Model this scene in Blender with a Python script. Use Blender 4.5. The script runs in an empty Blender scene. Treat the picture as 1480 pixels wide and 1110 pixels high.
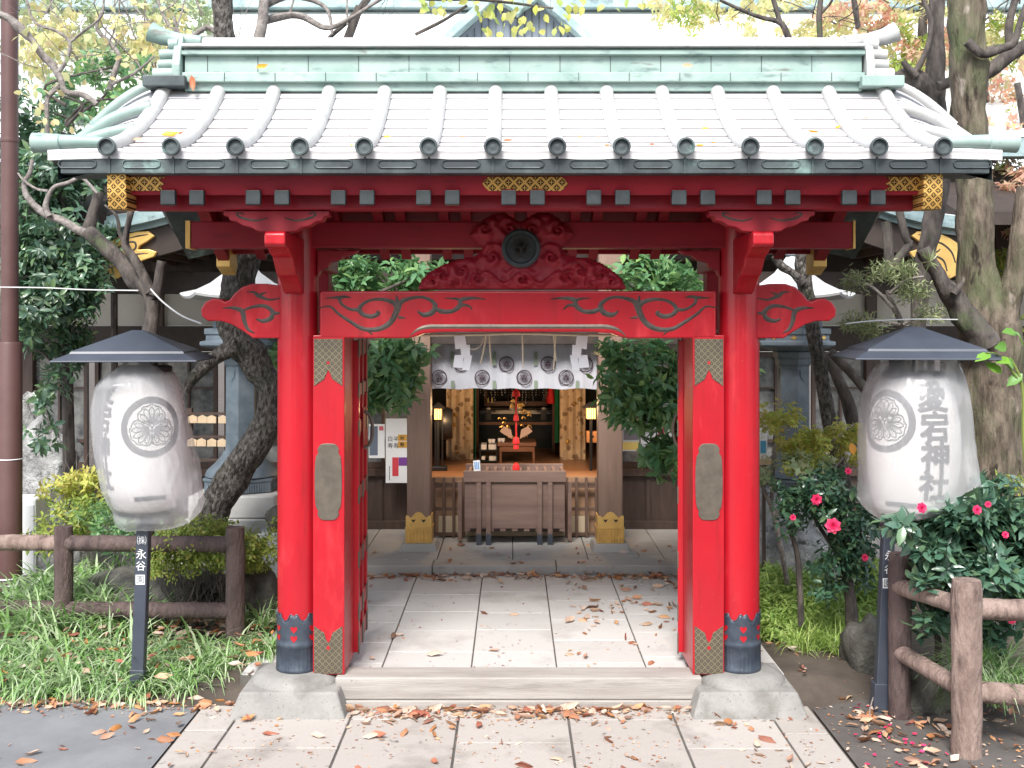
import bpy, math, random
import numpy as np
from mathutils import Vector, Matrix, noise as mno
random.seed(7); rng = np.random.default_rng(7)
R = math.radians; PI = math.pi
scn = bpy.context.scene
COL = scn.collection
F = 1570.0; VX = 741.0; VY = 471.0; H = 2.3          # photo focal length (px), vanishing point, eye height
def P(px, py, Y): return Vector(((px-VX)*Y/F, Y, H-(py-VY)*Y/F))
def PX(px, Y): return (px-VX)*Y/F
def PZ(py, Y): return H-(py-VY)*Y/F
def rd(a, b): return random.uniform(a, b)

# ------------------------------------------------------------------ mesh builder
class MB:
    def __init__(s): s.v = []; s.f = []
    def add(s, vs, fs):
        o = len(s.v); s.v.extend([tuple(v) for v in vs]); s.f.extend([tuple(i+o for i in f) for f in fs]); return s
    def box(s, x0, x1, y0, y1, z0, z1):
        v = [(x0,y0,z0),(x1,y0,z0),(x1,y1,z0),(x0,y1,z0),(x0,y0,z1),(x1,y0,z1),(x1,y1,z1),(x0,y1,z1)]
        return s.add(v, [(0,3,2,1),(4,5,6,7),(0,1,5,4),(1,2,6,5),(2,3,7,6),(3,0,4,7)])
    def obox(s, c, ax, ay, az):          # oriented box from centre and three half-axis vectors
        c = Vector(c); ax = Vector(ax); ay = Vector(ay); az = Vector(az)
        v = [c+ax*i+ay*j+az*k for k in (-1,1) for (i,j) in ((-1,-1),(1,-1),(1,1),(-1,1))]
        return s.add(v, [(0,3,2,1),(4,5,6,7),(0,1,5,4),(1,2,6,5),(2,3,7,6),(3,0,4,7)])
    def bar(s, a, b, w, h):
        a = Vector(a); b = Vector(b); d = b-a; L = d.length; d.normalize()
        up = Vector((0,0,1)) if abs(d.z) < .95 else Vector((0,1,0))
        x = d.cross(up).normalized(); y = x.cross(d)
        return s.obox((a+b)/2, x*w/2, d*L/2, y*h/2)
    def pbox(s, px0, px1, py0, py1, y0, y1):
        return s.box(PX(px0,y0), PX(px1,y0), y0, y1, PZ(py1,y0), PZ(py0,y0))
    def prism(s, poly, fn, a, b):        # poly of (u,v); fn(u,v,w) -> point ; extruded from w=a to w=b
        n = len(poly)
        v = [fn(u,w,a) for (u,w) in poly]+[fn(u,w,b) for (u,w) in poly]
        f = [tuple(range(n)), tuple(range(2*n-1,n-1,-1))]+[(i,i+n,(i+1)%n+n,(i+1)%n) for i in range(n)]
        return s.add(v, f)
    def pxz(s, poly, y0, y1): return s.prism(poly, lambda u,w,t: (u,t,w), y0, y1)
    def pyz(s, poly, x0, x1): return s.prism(poly, lambda u,w,t: (t,u,w), x0, x1)
    def tube(s, pts, rad, n=8, jit=0., fr=3., cap=True, lump=0):
        pts = [Vector(p) for p in pts]
        if not hasattr(rad, '__len__'): rad = [rad]*len(pts)
        m = len(pts); T = []
        for i in range(m):
            t = pts[min(i+1,m-1)]-pts[max(i-1,0)]; T.append(t.normalized() if t.length > 1e-9 else Vector((0,0,1)))
        u = T[0].orthogonal().normalized(); vs = []
        for i in range(m):
            u = u-T[i]*u.dot(T[i])
            if u.length < 1e-6: u = T[i].orthogonal()
            u.normalize(); w = T[i].cross(u)
            for k in range(n):
                a = 2*PI*k/n; d = u*math.cos(a)+w*math.sin(a); r = rad[i]
                if jit:
                    q = pts[i]+d*r
                    r *= 1+jit*mno.noise(q*fr)+lump*mno.noise(q*fr*3.1+Vector((9,3,1)))
                vs.append(pts[i]+d*r)
        fs = [(i*n+k, i*n+(k+1)%n, (i+1)*n+(k+1)%n, (i+1)*n+k) for i in range(m-1) for k in range(n)]
        if cap: fs += [tuple(range(n-1,-1,-1)), tuple(range((m-1)*n, m*n))]
        return s.add(vs, fs)
    def lathe(s, prof, c=(0,0,0), n=32, axis='z', rot=0, cap=True):   # prof of (r, h)
        vs = []
        for (r, h) in prof:
            for k in range(n):
                a = rot+2*PI*k/n; x, y = r*math.cos(a), r*math.sin(a)
                p = (x,y,h) if axis == 'z' else ((x,h,y) if axis == 'y' else (h,x,y))
                vs.append((p[0]+c[0], p[1]+c[1], p[2]+c[2]))
        m = len(prof)
        fs = [(i*n+k, i*n+(k+1)%n, (i+1)*n+(k+1)%n, (i+1)*n+k) for i in range(m-1) for k in range(n)]
        if cap: fs += [tuple(range(n-1,-1,-1)), tuple(range((m-1)*n, m*n))]
        return s.add(vs, fs)
    def grid(s, rows):                   # rows: list of equal-length lists of points
        n = len(rows[0]); vs = [p for r in rows for p in r]
        return s.add(vs, [(i*n+k, i*n+k+1, (i+1)*n+k+1, (i+1)*n+k) for i in range(len(rows)-1) for k in range(n-1)])
    def ribbon(s, pts, wid, fn, h0=0., h1=.004, sub=6):
        """a carved or printed stroke: pts of (u,v), wid = width at each point, fn(u,v,h) maps to space"""
        pts, wid = spline(pts, wid, sub)
        vs = []; m = len(pts)
        for i in range(m):
            a = pts[max(i-1,0)]; b = pts[min(i+1,m-1)]
            dx, dy = b[0]-a[0], b[1]-a[1]; l = math.hypot(dx,dy) or 1; nx, ny = -dy/l, dx/l; w = wid[i]/2
            x, y = pts[i]
            vs += [fn(x+nx*w,y+ny*w,h0), fn(x,y,h1), fn(x-nx*w,y-ny*w,h0)]
        fs = []
        for i in range(m-1):
            o = i*3; fs += [(o,o+1,o+4,o+3),(o+1,o+2,o+5,o+4)]
        return s.add(vs, fs)
    def rock(s, c, r, seed=0, amp=.35, n=3):
        import bmesh
        bm = bmesh.new(); bmesh.ops.create_icosphere(bm, subdivisions=n, radius=1)
        vs = []
        for v in bm.verts:
            q = v.co.copy(); o = Vector((seed*3.7, seed*1.3, seed*7.1))
            d = 1+amp*mno.noise(q*1.3+o)+amp*.55*mno.noise(q*3+o)+amp*.3*abs(mno.noise(q*6.5+o))
            q = q*d
            vs.append((c[0]+q.x*r[0], c[1]+q.y*r[1], c[2]+q.z*r[2]))
        fs = [tuple(v.index for v in f.verts) for f in bm.faces]; bm.free()
        return s.add(vs, fs)

def spline(pts, wid, sub):
    m = len(pts)
    if not hasattr(wid, '__len__'): wid = [wid]*m
    if m < 3 or sub < 2: return list(pts), list(wid)
    op, ow = [], []
    for i in range(m-1):
        p0 = pts[max(i-1,0)]; p1 = pts[i]; p2 = pts[i+1]; p3 = pts[min(i+2,m-1)]
        for k in range(sub):
            t = k/sub
            op.append(tuple(.5*((2*b)+(c-a)*t+(2*a-5*b+4*c-d)*t*t+(3*b-a-3*c+d)*t**3) for a,b,c,d in zip(p0,p1,p2,p3)))
            ow.append(wid[i]*(1-t)+wid[i+1]*t)
    op.append(tuple(pts[-1])); ow.append(wid[-1]); return op, ow
def smooth3(pts, rad, sub=5):
    p, r = spline([tuple(q) for q in pts], rad, sub); return [Vector(q) for q in p], r

ORG = {}                                  # world origin of every empty / mesh that may parent something
def finish(name, me, mat, parent, loc):
    o = bpy.data.objects.new(name, me); COL.objects.link(o)
    if mat: me.materials.append(mat)
    if parent is not None:
        o.parent = parent; ORG[o.name] = ORG[parent.name]
    else:
        o.location = loc; ORG[o.name] = Vector(loc)
    return o
def obj(name, mb, mat, parent=None, loc=(0,0,0), smooth=None, bevel=0, kind=None, label=None, cat=None, group=None, seg=2):
    L = ORG[parent.name] if parent is not None else Vector(loc)
    me = bpy.data.meshes.new(name)
    me.from_pydata([(v[0]-L[0], v[1]-L[1], v[2]-L[2]) for v in mb.v], [], mb.f); me.update()
    import bmesh
    bm = bmesh.new(); bm.from_mesh(me); bmesh.ops.recalc_face_normals(bm, faces=bm.faces); bm.to_mesh(me); bm.free()
    o = finish(name, me, mat, parent, loc)
    if smooth is not None:
        me.polygons.foreach_set('use_smooth', [True]*len(me.polygons)); me.set_sharp_from_angle(angle=R(smooth))
    if bevel:
        b = o.modifiers.new('bevel', 'BEVEL'); b.width = bevel; b.segments = seg; b.limit_method = 'ANGLE'; b.angle_limit = R(40)
        b.harden_normals = False
    return tag(o, label, cat, group, kind)
def tag(o, label=None, cat=None, group=None, kind=None):
    for k, v in (('label',label),('category',cat),('group',group),('kind',kind)):
        if v: o[k] = v
    return o
def thing(name, label, cat, loc, group=None, kind=None):
    o = bpy.data.objects.new(name, None); COL.objects.link(o); o.location = loc; o.empty_display_size = .1
    ORG[o.name] = Vector(loc); return tag(o, label, cat, group, kind)
def copy_tree(o, parent=None, shift=(0,0,0)):
    c = o.copy(); COL.objects.link(c); c.parent = parent
    if parent is None: c.location = Vector(o.location)+Vector(shift)
    ORG[c.name] = ORG[parent.name] if parent is not None else Vector(c.location)
    for ch in [q for q in bpy.data.objects if q.parent == o]: copy_tree(ch, c)
    return c

# ------------------------------------------------------------------ materials
def ramp(nt, cols, fac):
    r = nt.nodes.new('ShaderNodeValToRGB'); e = r.color_ramp.elements
    while len(e) < len(cols): e.new(.5)
    for i, (p, c) in enumerate(cols): e[i].position = p; e[i].color = (*c, 1)
    nt.links.new(fac, r.inputs[0]); return r.outputs[0]
def M(name, c, c2=None, rough=.6, scale=5, detail=4, stretch=(1,1,1), bump=0, bscale=40, bstretch=None, metal=0,
      island=None, spec=.5, coat=0, trans=0, spots=None, lo=.35, hi=.65, vor=0, pat=None, alpha=None, emit=None, roughvar=0, bdist=.01):
    m = bpy.data.materials.new(name); m.use_nodes = True; nt = m.node_tree; N = nt.nodes; K = nt.links
    b = N['Principled BSDF']; b.inputs['Roughness'].default_value = rough; b.inputs['Metallic'].default_value = metal
    b.inputs['Specular IOR Level'].default_value = spec; b.inputs['Coat Weight'].default_value = coat; b.inputs['Coat Roughness'].default_value = .12
    tc = N.new('ShaderNodeTexCoord')
    def mapped(st):
        mp = N.new('ShaderNodeMapping'); mp.inputs['Scale'].default_value = st; K.new(tc.outputs['Object'], mp.inputs[0]); return mp.outputs[0]
    def nz(vec, sc, det):
        n = N.new('ShaderNodeTexNoise'); n.inputs['Scale'].default_value = sc; n.inputs['Detail'].default_value = det
        n.inputs['Roughness'].default_value = .62; K.new(vec, n.inputs['Vector']); return n.outputs['Fac']
    col = None
    if island:
        g = N.new('ShaderNodeNewGeometry'); n = len(island)
        col = ramp(nt, [(i/max(n-1,1), q) for i, q in enumerate(island)], g.outputs['Random Per Island'])
    elif c2:
        col = ramp(nt, [(lo, c), (hi, c2)], nz(mapped(stretch), scale, detail))
    for spots in ([] if not spots else spots if isinstance(spots, list) else [spots]):     # (colour, scale, lo, hi, stretch)
        mx = N.new('ShaderNodeMix'); mx.data_type = 'RGBA'
        if col is not None: K.new(col, mx.inputs[6])
        else: mx.inputs[6].default_value = (*c, 1)
        mx.inputs[7].default_value = (*spots[0], 1)
        f = ramp(nt, [(spots[2],(0,0,0)),(spots[3],(1,1,1))], nz(mapped(spots[4] if len(spots) > 4 else (1,1,1)), spots[1], 5)); K.new(f, mx.inputs[0]); col = mx.outputs[2]
    if pat:                                    # pat(nt, object coord) -> mask ; second colour
        mask = pat[0](nt, tc.outputs['Object']); mx = N.new('ShaderNodeMix'); mx.data_type = 'RGBA'
        if col is not None: K.new(col, mx.inputs[6])
        else: mx.inputs[6].default_value = (*c, 1)
        mx.inputs[7].default_value = (*pat[1], 1); K.new(mask, mx.inputs[0]); col = mx.outputs[2]
    if col is not None: K.new(col, b.inputs['Base Color'])
    else: b.inputs['Base Color'].default_value = (*c, 1)
    if roughvar:
        mr = N.new('ShaderNodeMapRange'); K.new(nz(mapped((1,1,1)), 9, 4), mr.inputs[0]); mr.inputs[3].default_value = rough-roughvar; mr.inputs[4].default_value = rough+roughvar
        K.new(mr.outputs[0], b.inputs['Roughness'])
    if bump:
        bp = N.new('ShaderNodeBump'); bp.inputs['Strength'].default_value = bump; bp.inputs['Distance'].default_value = bdist
        if vor:
            vt = N.new('ShaderNodeTexVoronoi'); vt.feature = 'DISTANCE_TO_EDGE'; vt.inputs['Scale'].default_value = vor; K.new(mapped(bstretch or stretch), vt.inputs['Vector'])
            ad = N.new('ShaderNodeMath'); ad.operation = 'MULTIPLY_ADD'; K.new(vt.outputs['Distance'], ad.inputs[0]); ad.inputs[1].default_value = 1.2
            K.new(nz(mapped(bstretch or stretch), bscale, 6), ad.inputs[2]); K.new(ad.outputs[0], bp.inputs['Height'])
        else: K.new(nz(mapped(bstretch or stretch), bscale, 6), bp.inputs['Height'])
        K.new(bp.outputs[0], b.inputs['Normal'])
    if emit:
        b.inputs['Emission Color'].default_value = (*emit[0], 1); b.inputs['Emission Strength'].default_value = emit[1]
    out = N['Material Output']
    if trans:
        t = N.new('ShaderNodeBsdfTranslucent'); 
        if col is not None: K.new(col, t.inputs[0])
        else: t.inputs[0].default_value = (*c, 1)
        ms = N.new('ShaderNodeMixShader'); ms.inputs[0].default_value = trans; K.new(b.outputs[0], ms.inputs[1]); K.new(t.outputs[0], ms.inputs[2]); K.new(ms.outputs[0], out.inputs[0])
    if alpha is not None:
        t = N.new('ShaderNodeBsdfTransparent'); ms = N.new('ShaderNodeMixShader'); 
        if isinstance(alpha, tuple):
            f = ramp(nt, [(.55,(alpha[0],)*3),(.80,(alpha[1],)*3)], nz(mapped((1,1,.30)), 4.5, 5)); K.new(f, ms.inputs[0])
        else: ms.inputs[0].default_value = alpha
        src = out.inputs[0].links[0].from_socket; K.new(t.outputs[0], ms.inputs[1]); K.new(src, ms.inputs[2]); K.new(ms.outputs[0], out.inputs[0])
    return m
def math_(nt, op, a, b=None, c=None):
    n = nt.nodes.new('ShaderNodeMath'); n.operation = op
    for i, q in enumerate((a,b,c)):
        if q is None: continue
        if isinstance(q, (int,float)): n.inputs[i].default_value = q
        else: nt.links.new(q, n.inputs[i])
    return n.outputs[0]
def lattice(cell, w=.12, axes=(0,2), flower=True):
    """diagonal lattice with a four-petal flower in every cell (gilt openwork, bronze plates)"""
    def f(nt, co):
        s = nt.nodes.new('ShaderNodeSeparateXYZ'); nt.links.new(co, s.inputs[0]); u = s.outputs[axes[0]]; v = s.outputs[axes[1]]
        a = math_(nt,'FRACT',math_(nt,'ADD',math_(nt,'DIVIDE',math_(nt,'ADD',u,v),cell),100.)); b = math_(nt,'FRACT',math_(nt,'ADD',math_(nt,'DIVIDE',math_(nt,'SUBTRACT',u,v),cell),100.))
        da = math_(nt,'ABSOLUTE',math_(nt,'SUBTRACT',a,.5)); db = math_(nt,'ABSOLUTE',math_(nt,'SUBTRACT',b,.5))
        hole = math_(nt,'LESS_THAN',math_(nt,'MAXIMUM',da,db),.5-w)
        if flower:
            p = math_(nt,'MULTIPLY',math_(nt,'GREATER_THAN',math_(nt,'ABSOLUTE',math_(nt,'SUBTRACT',da,db)),.07), 1.)
            r = math_(nt,'LESS_THAN',math_(nt,'MAXIMUM',da,db),.24)
            petal = math_(nt,'MULTIPLY',math_(nt,'SUBTRACT',1.,p), r)
            hole = math_(nt,'SUBTRACT',hole,petal)
        return hole
    return f

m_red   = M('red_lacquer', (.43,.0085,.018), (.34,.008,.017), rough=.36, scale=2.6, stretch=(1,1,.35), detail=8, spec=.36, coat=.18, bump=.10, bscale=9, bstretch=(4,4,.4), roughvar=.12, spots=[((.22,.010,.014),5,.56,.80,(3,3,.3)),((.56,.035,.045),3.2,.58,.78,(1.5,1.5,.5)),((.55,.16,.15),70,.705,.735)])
m_redshade  = M('shaded_worn_red', (.29,.010,.020), (.22,.010,.020), rough=.5, scale=3, stretch=(.5,1,2), detail=8, bump=.12, bscale=22, bstretch=(.5,2,3), spec=.35, spots=[((.13,.010,.014),7,.58,.78,(.6,1,2)),((.42,.10,.10),60,.72,.75)])  # base red darkened to stand in for eave shade; streaks and flecks are wear
m_groove= M('dark_carved_line', (.040,.030,.026), (.075,.058,.048), rough=.6, scale=18)
m_roof  = M('pale_weathered_copper', (.50,.48,.485), (.58,.565,.57), rough=.45, scale=1.6, spec=.4, bump=.03, bscale=22, spots=((.40,.385,.385),5,.60,.85,(1,1,1)))
m_roll  = M('pale_copper_roll', (.42,.42,.41), (.50,.505,.50), rough=.42, scale=2.5, spec=.4, spots=[((.30,.37,.34),3.5,.60,.82),((.33,.33,.32),12,.60,.72)])
m_verd  = M('verdigris_copper', (.20,.30,.27), (.33,.42,.385), rough=.5, scale=2.6, detail=8, spots=[((.10,.16,.15),4,.56,.72,(1,1,3)),((.16,.17,.15),9,.62,.72,(.4,1,2))], bump=.05, bscale=25)
m_eave  = M('dark_patinated_copper', (.030,.038,.043), (.095,.125,.125), rough=.5, scale=3.3, lo=.42, hi=.72, detail=8, spots=((.20,.31,.28),3.3,.60,.72), bump=.05, bscale=30)
m_cap   = M('dark_rafter_cap', (.012,.016,.019), (.026,.034,.036), rough=.5, scale=12)
m_shoe  = M('blue_grey_bronze', (.035,.045,.065), (.065,.08,.105), rough=.42, metal=.3, scale=10, bump=.06, bscale=60)
m_plate = M('engraved_bronze_plate', (.20,.165,.105), (.15,.125,.085), rough=.5, metal=.4, scale=6, pat=(lattice(.042,.15), (.055,.052,.046)))
m_oval  = M('brown_bronze_plate', (.105,.088,.070), (.15,.125,.10), rough=.42, metal=.35, scale=14, detail=8, bump=.15, bscale=40)
m_gold  = M('gilt_metal', (.85,.55,.17), (.70,.43,.13), rough=.4, metal=.35, scale=6, spots=((.50,.30,.09),7,.6,.75))
m_goldp = M('gilt_openwork', (.80,.48,.14), (.68,.40,.11), rough=.38, metal=.6, scale=6, pat=(lattice(.062,.15), (.035,.02,.01)))
m_goldq = M('gilt_openwork_end', (.80,.48,.14), (.68,.40,.11), rough=.38, metal=.6, scale=6, pat=(lattice(.05,.15), (.035,.02,.01)))
m_stone = M('grey_base_stone', (.19,.185,.175), (.28,.27,.255), rough=.85, scale=4, detail=8, spots=[((.12,.115,.10),3.5,.54,.76),((.10,.10,.095),70,.60,.70)], bump=.4, bscale=50)
m_slab  = M('pale_paving_stone', (.44,.415,.39), (.56,.535,.51), rough=.85, scale=1.1, island=None, spots=((.27,.25,.23),2.1,.60,.82), bump=.12, bscale=70)
m_slab2 = M('front_paving_stone', (.42,.38,.34), (.52,.475,.43), rough=.85, scale=1.3, spots=((.25,.215,.19),2.6,.60,.80), bump=.14, bscale=70)
m_joint = M('paving_joint', (.075,.068,.06), (.12,.11,.10), rough=.95, scale=8, bump=.3, bscale=60)
m_plat  = M('hall_platform_stone', (.23,.215,.20), (.32,.30,.28), rough=.85, scale=1.6, spots=((.15,.14,.13),2.5,.58,.78), bump=.15, bscale=60)
m_sill  = M('weathered_sill_wood', (.27,.245,.225), (.38,.355,.33), rough=.8, scale=2.2, stretch=(.6,4,9), detail=8, spots=[((.15,.13,.115),2,.56,.76,(.5,1,5)),((.12,.10,.09),9,.68,.74)], bump=.35, bscale=14, bstretch=(.7,6,16))
m_asph  = M('grey_asphalt', (.15,.155,.165), (.20,.205,.215), rough=.9, scale=2.2, spots=((.27,.265,.26),90,.60,.72), bump=.4, bscale=220)
m_soil  = M('dark_soil', (.055,.043,.034), (.095,.075,.06), rough=.95, scale=3, bump=.5, bscale=40)
m_dirt  = M('dark_asphalt_path', (.075,.066,.062), (.11,.098,.09), rough=.9, scale=2, spots=((.05,.04,.035),3,.58,.75), bump=.3, bscale=150)
m_wood  = M('hall_pillar_wood', (.20,.125,.092), (.255,.165,.125), rough=.6, scale=3, stretch=(7,7,.5), detail=7, bump=.10, bscale=10, bstretch=(14,14,.5))
m_dark  = M('dark_stained_wood', (.045,.027,.020), (.075,.045,.034), rough=.55, scale=4, stretch=(5,5,.6), bump=.08, bscale=12, bstretch=(10,10,1))
m_boxw  = M('offertory_box_wood', (.17,.105,.085), (.235,.155,.125), rough=.6, scale=2.2, stretch=(.7,4,6), detail=8, bump=.12, bscale=8, bstretch=(.8,6,14))
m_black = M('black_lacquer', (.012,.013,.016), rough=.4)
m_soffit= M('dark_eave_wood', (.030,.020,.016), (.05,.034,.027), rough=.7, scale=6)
m_plast = M('cream_plaster', (.50,.46,.40), (.58,.54,.48), rough=.9, scale=1.5)
m_log   = M('dark_log_fence', (.060,.038,.036), (.125,.085,.078), rough=.75, scale=9, stretch=(1,1,.35), detail=8, spots=((.03,.02,.02),9,.55,.70,(1,1,.3)), bump=1., bscale=30, bstretch=(1,1,.3), bdist=.03)
m_log2  = M('pale_log_fence', (.17,.115,.095), (.34,.25,.215), rough=.8, scale=10, stretch=(1,1,.3), detail=8, spots=((.09,.058,.05),12,.54,.70,(1,1,.3)), bump=1., bscale=30, bstretch=(1,1,.28), bdist=.03)
m_pole  = M('maroon_pole_paint', (.085,.040,.037), (.11,.055,.05), rough=.5, scale=2.5, spots=((.055,.027,.025),6,.60,.8,(1,1,.3)))
m_navy  = M('blue_black_metal', (.035,.042,.060), (.05,.06,.08), rough=.42, scale=3, spec=.6)
m_ink   = M('black_ink', (.02,.02,.023), rough=.6)
m_white = M('white_paint', (.80,.80,.80), rough=.6)
m_paper = M('lantern_paper', (.56,.53,.51), (.64,.61,.59), rough=.7, scale=3, bump=.35, bscale=1.2, bstretch=(.001,.001,55), trans=.2)
m_bag   = M('translucent_plastic', (.86,.86,.88), rough=.16, spec=.7, bump=.45, bscale=8, bstretch=(1,1,.35), trans=.35, alpha=(.33,.56))
m_fold  = M('plastic_fold', (.92,.92,.93), rough=.2, spec=.6, trans=.3, alpha=.45)
m_bark  = M('grey_rough_bark', (.040,.033,.028), (.21,.19,.17), rough=.9, scale=34, stretch=(1,1,.5), detail=8, lo=.40, hi=.66, bump=1., bscale=40, bstretch=(1,1,.5), vor=26, bdist=.05, spots=((.045,.06,.025),3,.54,.72))
m_barkd = M('dark_bark', (.032,.026,.024), (.125,.105,.093), rough=.9, scale=14, stretch=(1,1,.35), detail=8, bump=1., bscale=24, bstretch=(1,1,.3), spots=((.07,.095,.04),4,.60,.74), bdist=.025)
m_barkb = M('brown_mossy_bark', (.060,.046,.036), (.215,.175,.135), rough=.95, scale=16, stretch=(1,1,.25), detail=9, lo=.36, hi=.66, spots=[((.11,.13,.065),2.6,.48,.68,(1,1,.5)),((.34,.29,.25),7,.64,.72,(1,1,.4)),((.035,.028,.022),11,.60,.68,(1,1,.3))], bump=1., bscale=26, bstretch=(1,1,.2), spec=.2, bdist=.04)
m_twig  = M('grey_twig', (.13,.11,.10), (.30,.27,.25), rough=.9, scale=22, detail=8, bump=.8, bscale=40, bdist=.015)
m_rock  = M('grey_rock', (.15,.15,.15), (.46,.46,.455), rough=.85, scale=5, detail=10, lo=.36, hi=.64, spots=((.07,.07,.065),7,.58,.66), bump=1., bscale=16, bdist=.04)
m_rockm = M('mossy_rock', (.045,.042,.037), (.13,.125,.108), rough=.9, scale=5, detail=9, spots=((.06,.085,.04),4,.52,.68), bump=1., bscale=18, bdist=.03)
m_plinth= M('pale_plinth_stone', (.46,.45,.43), (.56,.55,.53), rough=.85, scale=4, detail=8, spots=((.30,.29,.27),4,.56,.76), bump=.3, bscale=50)
m_gran  = M('granite', (.26,.28,.30), (.36,.38,.40), rough=.7, scale=40, spots=((.16,.17,.18),90,.55,.65))
m_bronzeb=M('blue_green_bronze', (.10,.13,.16), (.16,.195,.225), rough=.5, scale=7, spots=((.25,.29,.31),5,.62,.8), metal=.05)
m_lroof = M('pale_lantern_roof', (.52,.53,.53), (.62,.62,.62), rough=.45, scale=5)
m_curt  = M('shrine_curtain_cloth', (.40,.40,.44), (.46,.46,.50), rough=.8, scale=3)
m_purp  = M('curtain_crest_ink', (.045,.022,.035), rough=.7)
m_tab   = M('green_curtain_tab', (.19,.23,.17), rough=.8)
m_rope  = M('straw_rope', (.60,.52,.36), (.70,.62,.46), rough=.9, scale=20)
m_wrope = M('dull_white_cord', (.50,.50,.50), rough=.8)
m_shide = M('white_folded_paper', (.86,.87,.90), rough=.7)
m_green = M('green_drape', (.012,.16,.07), (.02,.20,.09), rough=.7, scale=3, stretch=(12,1,1))
m_brass = M('brass', (.72,.45,.13), rough=.3, metal=.8)
m_redc  = M('red_cloth', (.62,.012,.015), rough=.7)
m_lamp  = M('lit_lamp_shade', (1,.7,.3), emit=((1,.42,.10),1.1))
m_glass = M('dark_window_glass', (.07,.075,.08), (.26,.26,.25), rough=.12, scale=2.6, stretch=(2.2,1,2.2), spec=.6)
m_hroof = M('hall_roof_copper', (.62,.63,.63), (.74,.74,.74), rough=.55, scale=2)
m_hroofe= M('hall_roof_edge_copper', (.20,.29,.30), (.33,.42,.42), rough=.5, scale=5, spots=((.12,.17,.18),7,.55,.7))
m_blueb = M('blue_grey_boards', (.13,.155,.19), (.19,.22,.26), rough=.6, scale=4, stretch=(1,1,1))
m_ema   = M('bare_wood_plaque', (.50,.37,.24), (.60,.46,.31), rough=.7, scale=4)
def leafmat(name, cols, rough=.42, trans=.22, spec=.5): return M(name, cols[0], island=cols, rough=rough, trans=trans, spec=spec)
m_lfd = leafmat('glossy_dark_leaf', [(.075,.165,.095),(.12,.22,.12),(.09,.18,.125),(.17,.27,.12),(.08,.17,.095)], .30, .22, .8)
m_lfg = leafmat('glossy_green_leaf', [(.10,.245,.11),(.16,.33,.14),(.12,.27,.135),(.25,.42,.15),(.11,.24,.105),(.31,.46,.15)], .34, .34, .6)
m_lfc = leafmat('camellia_leaf', [(.040,.105,.060),(.06,.14,.08),(.05,.12,.08),(.10,.18,.075),(.05,.12,.075)], .30, .18, .75)
m_lfa = leafmat('yellow_green_leaf', [(.25,.36,.07),(.36,.44,.09),(.18,.28,.06),(.42,.40,.10),(.30,.40,.08)], .6, .38)
m_lfm = leafmat('maple_leaf', [(.50,.54,.10),(.60,.56,.14),(.42,.52,.10),(.62,.48,.16),(.36,.46,.09)], .6, .45)
m_lfy = leafmat('pale_yellow_leaf', [(.62,.58,.26),(.68,.63,.34),(.52,.56,.26),(.66,.52,.28),(.48,.56,.30)], .6, .5)
m_lfr = leafmat('red_autumn_leaf', [(.66,.36,.28),(.68,.46,.34),(.62,.28,.20),(.66,.55,.36),(.50,.50,.24)], .6, .5)
m_lfp = leafmat('pale_hill_leaf', [(.32,.42,.24),(.44,.52,.30),(.26,.38,.20),(.55,.56,.34),(.38,.47,.26)], .6, .4)
m_ndl = leafmat('podocarpus_leaf', [(.20,.27,.12),(.28,.34,.16),(.42,.43,.24),(.24,.31,.14)], .45, .3)
m_grs = leafmat('lilyturf_blade', [(.15,.30,.08),(.24,.42,.12),(.44,.58,.32),(.10,.23,.05),(.60,.66,.48),(.28,.46,.15)], .42, .32)
m_sasa= leafmat('bamboo_grass_leaf', [(.36,.54,.14),(.46,.62,.17),(.28,.46,.11),(.54,.64,.24),(.42,.57,.16)], .5, .42)
m_fall= leafmat('fallen_leaf', [(.45,.28,.19),(.60,.47,.38),(.38,.15,.07),(.64,.54,.45),(.50,.22,.07),(.24,.11,.07),(.62,.50,.42),(.52,.30,.15),(.34,.11,.07),(.18,.10,.07),(.58,.40,.26)], .65, .15)
m_for = leafmat('orange_leaf', [(.80,.30,.02),(.78,.36,.04)], .5, .2)
m_frd = leafmat('brown_red_leaf', [(.38,.10,.05),(.50,.18,.08)], .55, .15)
m_fpk = leafmat('peach_leaf', [(.72,.36,.20),(.75,.45,.28)], .55, .2)
m_pink= leafmat('pink_petal', [(.75,.02,.12),(.80,.05,.18),(.70,.015,.09)], .5, .2)
# ------------------------------------------------------------------ foliage builders
def np_mesh(name, V, loops, starts, totals, mat, parent=None, loc=(0,0,0)):
    L = np.array(ORG[parent.name] if parent is not None else loc, dtype=np.float32)
    me = bpy.data.meshes.new(name); V = (V-L).astype(np.float32)
    me.vertices.add(len(V)); me.vertices.foreach_set('co', V.ravel())
    me.loops.add(len(loops)); me.loops.foreach_set('vertex_index', loops.astype(np.int32))
    me.polygons.add(len(starts)); me.polygons.foreach_set('loop_start', starts.astype(np.int32)); me.polygons.foreach_set('loop_total', totals.astype(np.int32))
    me.update(calc_edges=True); me.validate()
    return finish(name, me, mat, parent, loc)
T_BIG = (np.array([(0,0,0),(.26,.40,.06),(.62,.40,.05),(1,0,-.10),(.62,-.40,.05),(.26,-.40,.06),(.3,0,0),(.66,0,-.02)]),
         [(0,6,1),(1,6,7,2),(2,7,3),(0,5,6),(6,5,4,7),(7,4,3)])
T_SML = (np.array([(0,0,0),(.45,.5,.08),(1,0,-.06),(.45,-.5,.08)]), [(0,2,1),(0,3,2)])
T_NDL = (np.array([(0,0,0),(.4,.5,.04),(1,0,-.08),(.4,-.5,.04)]), [(0,3,2,1)])
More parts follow.
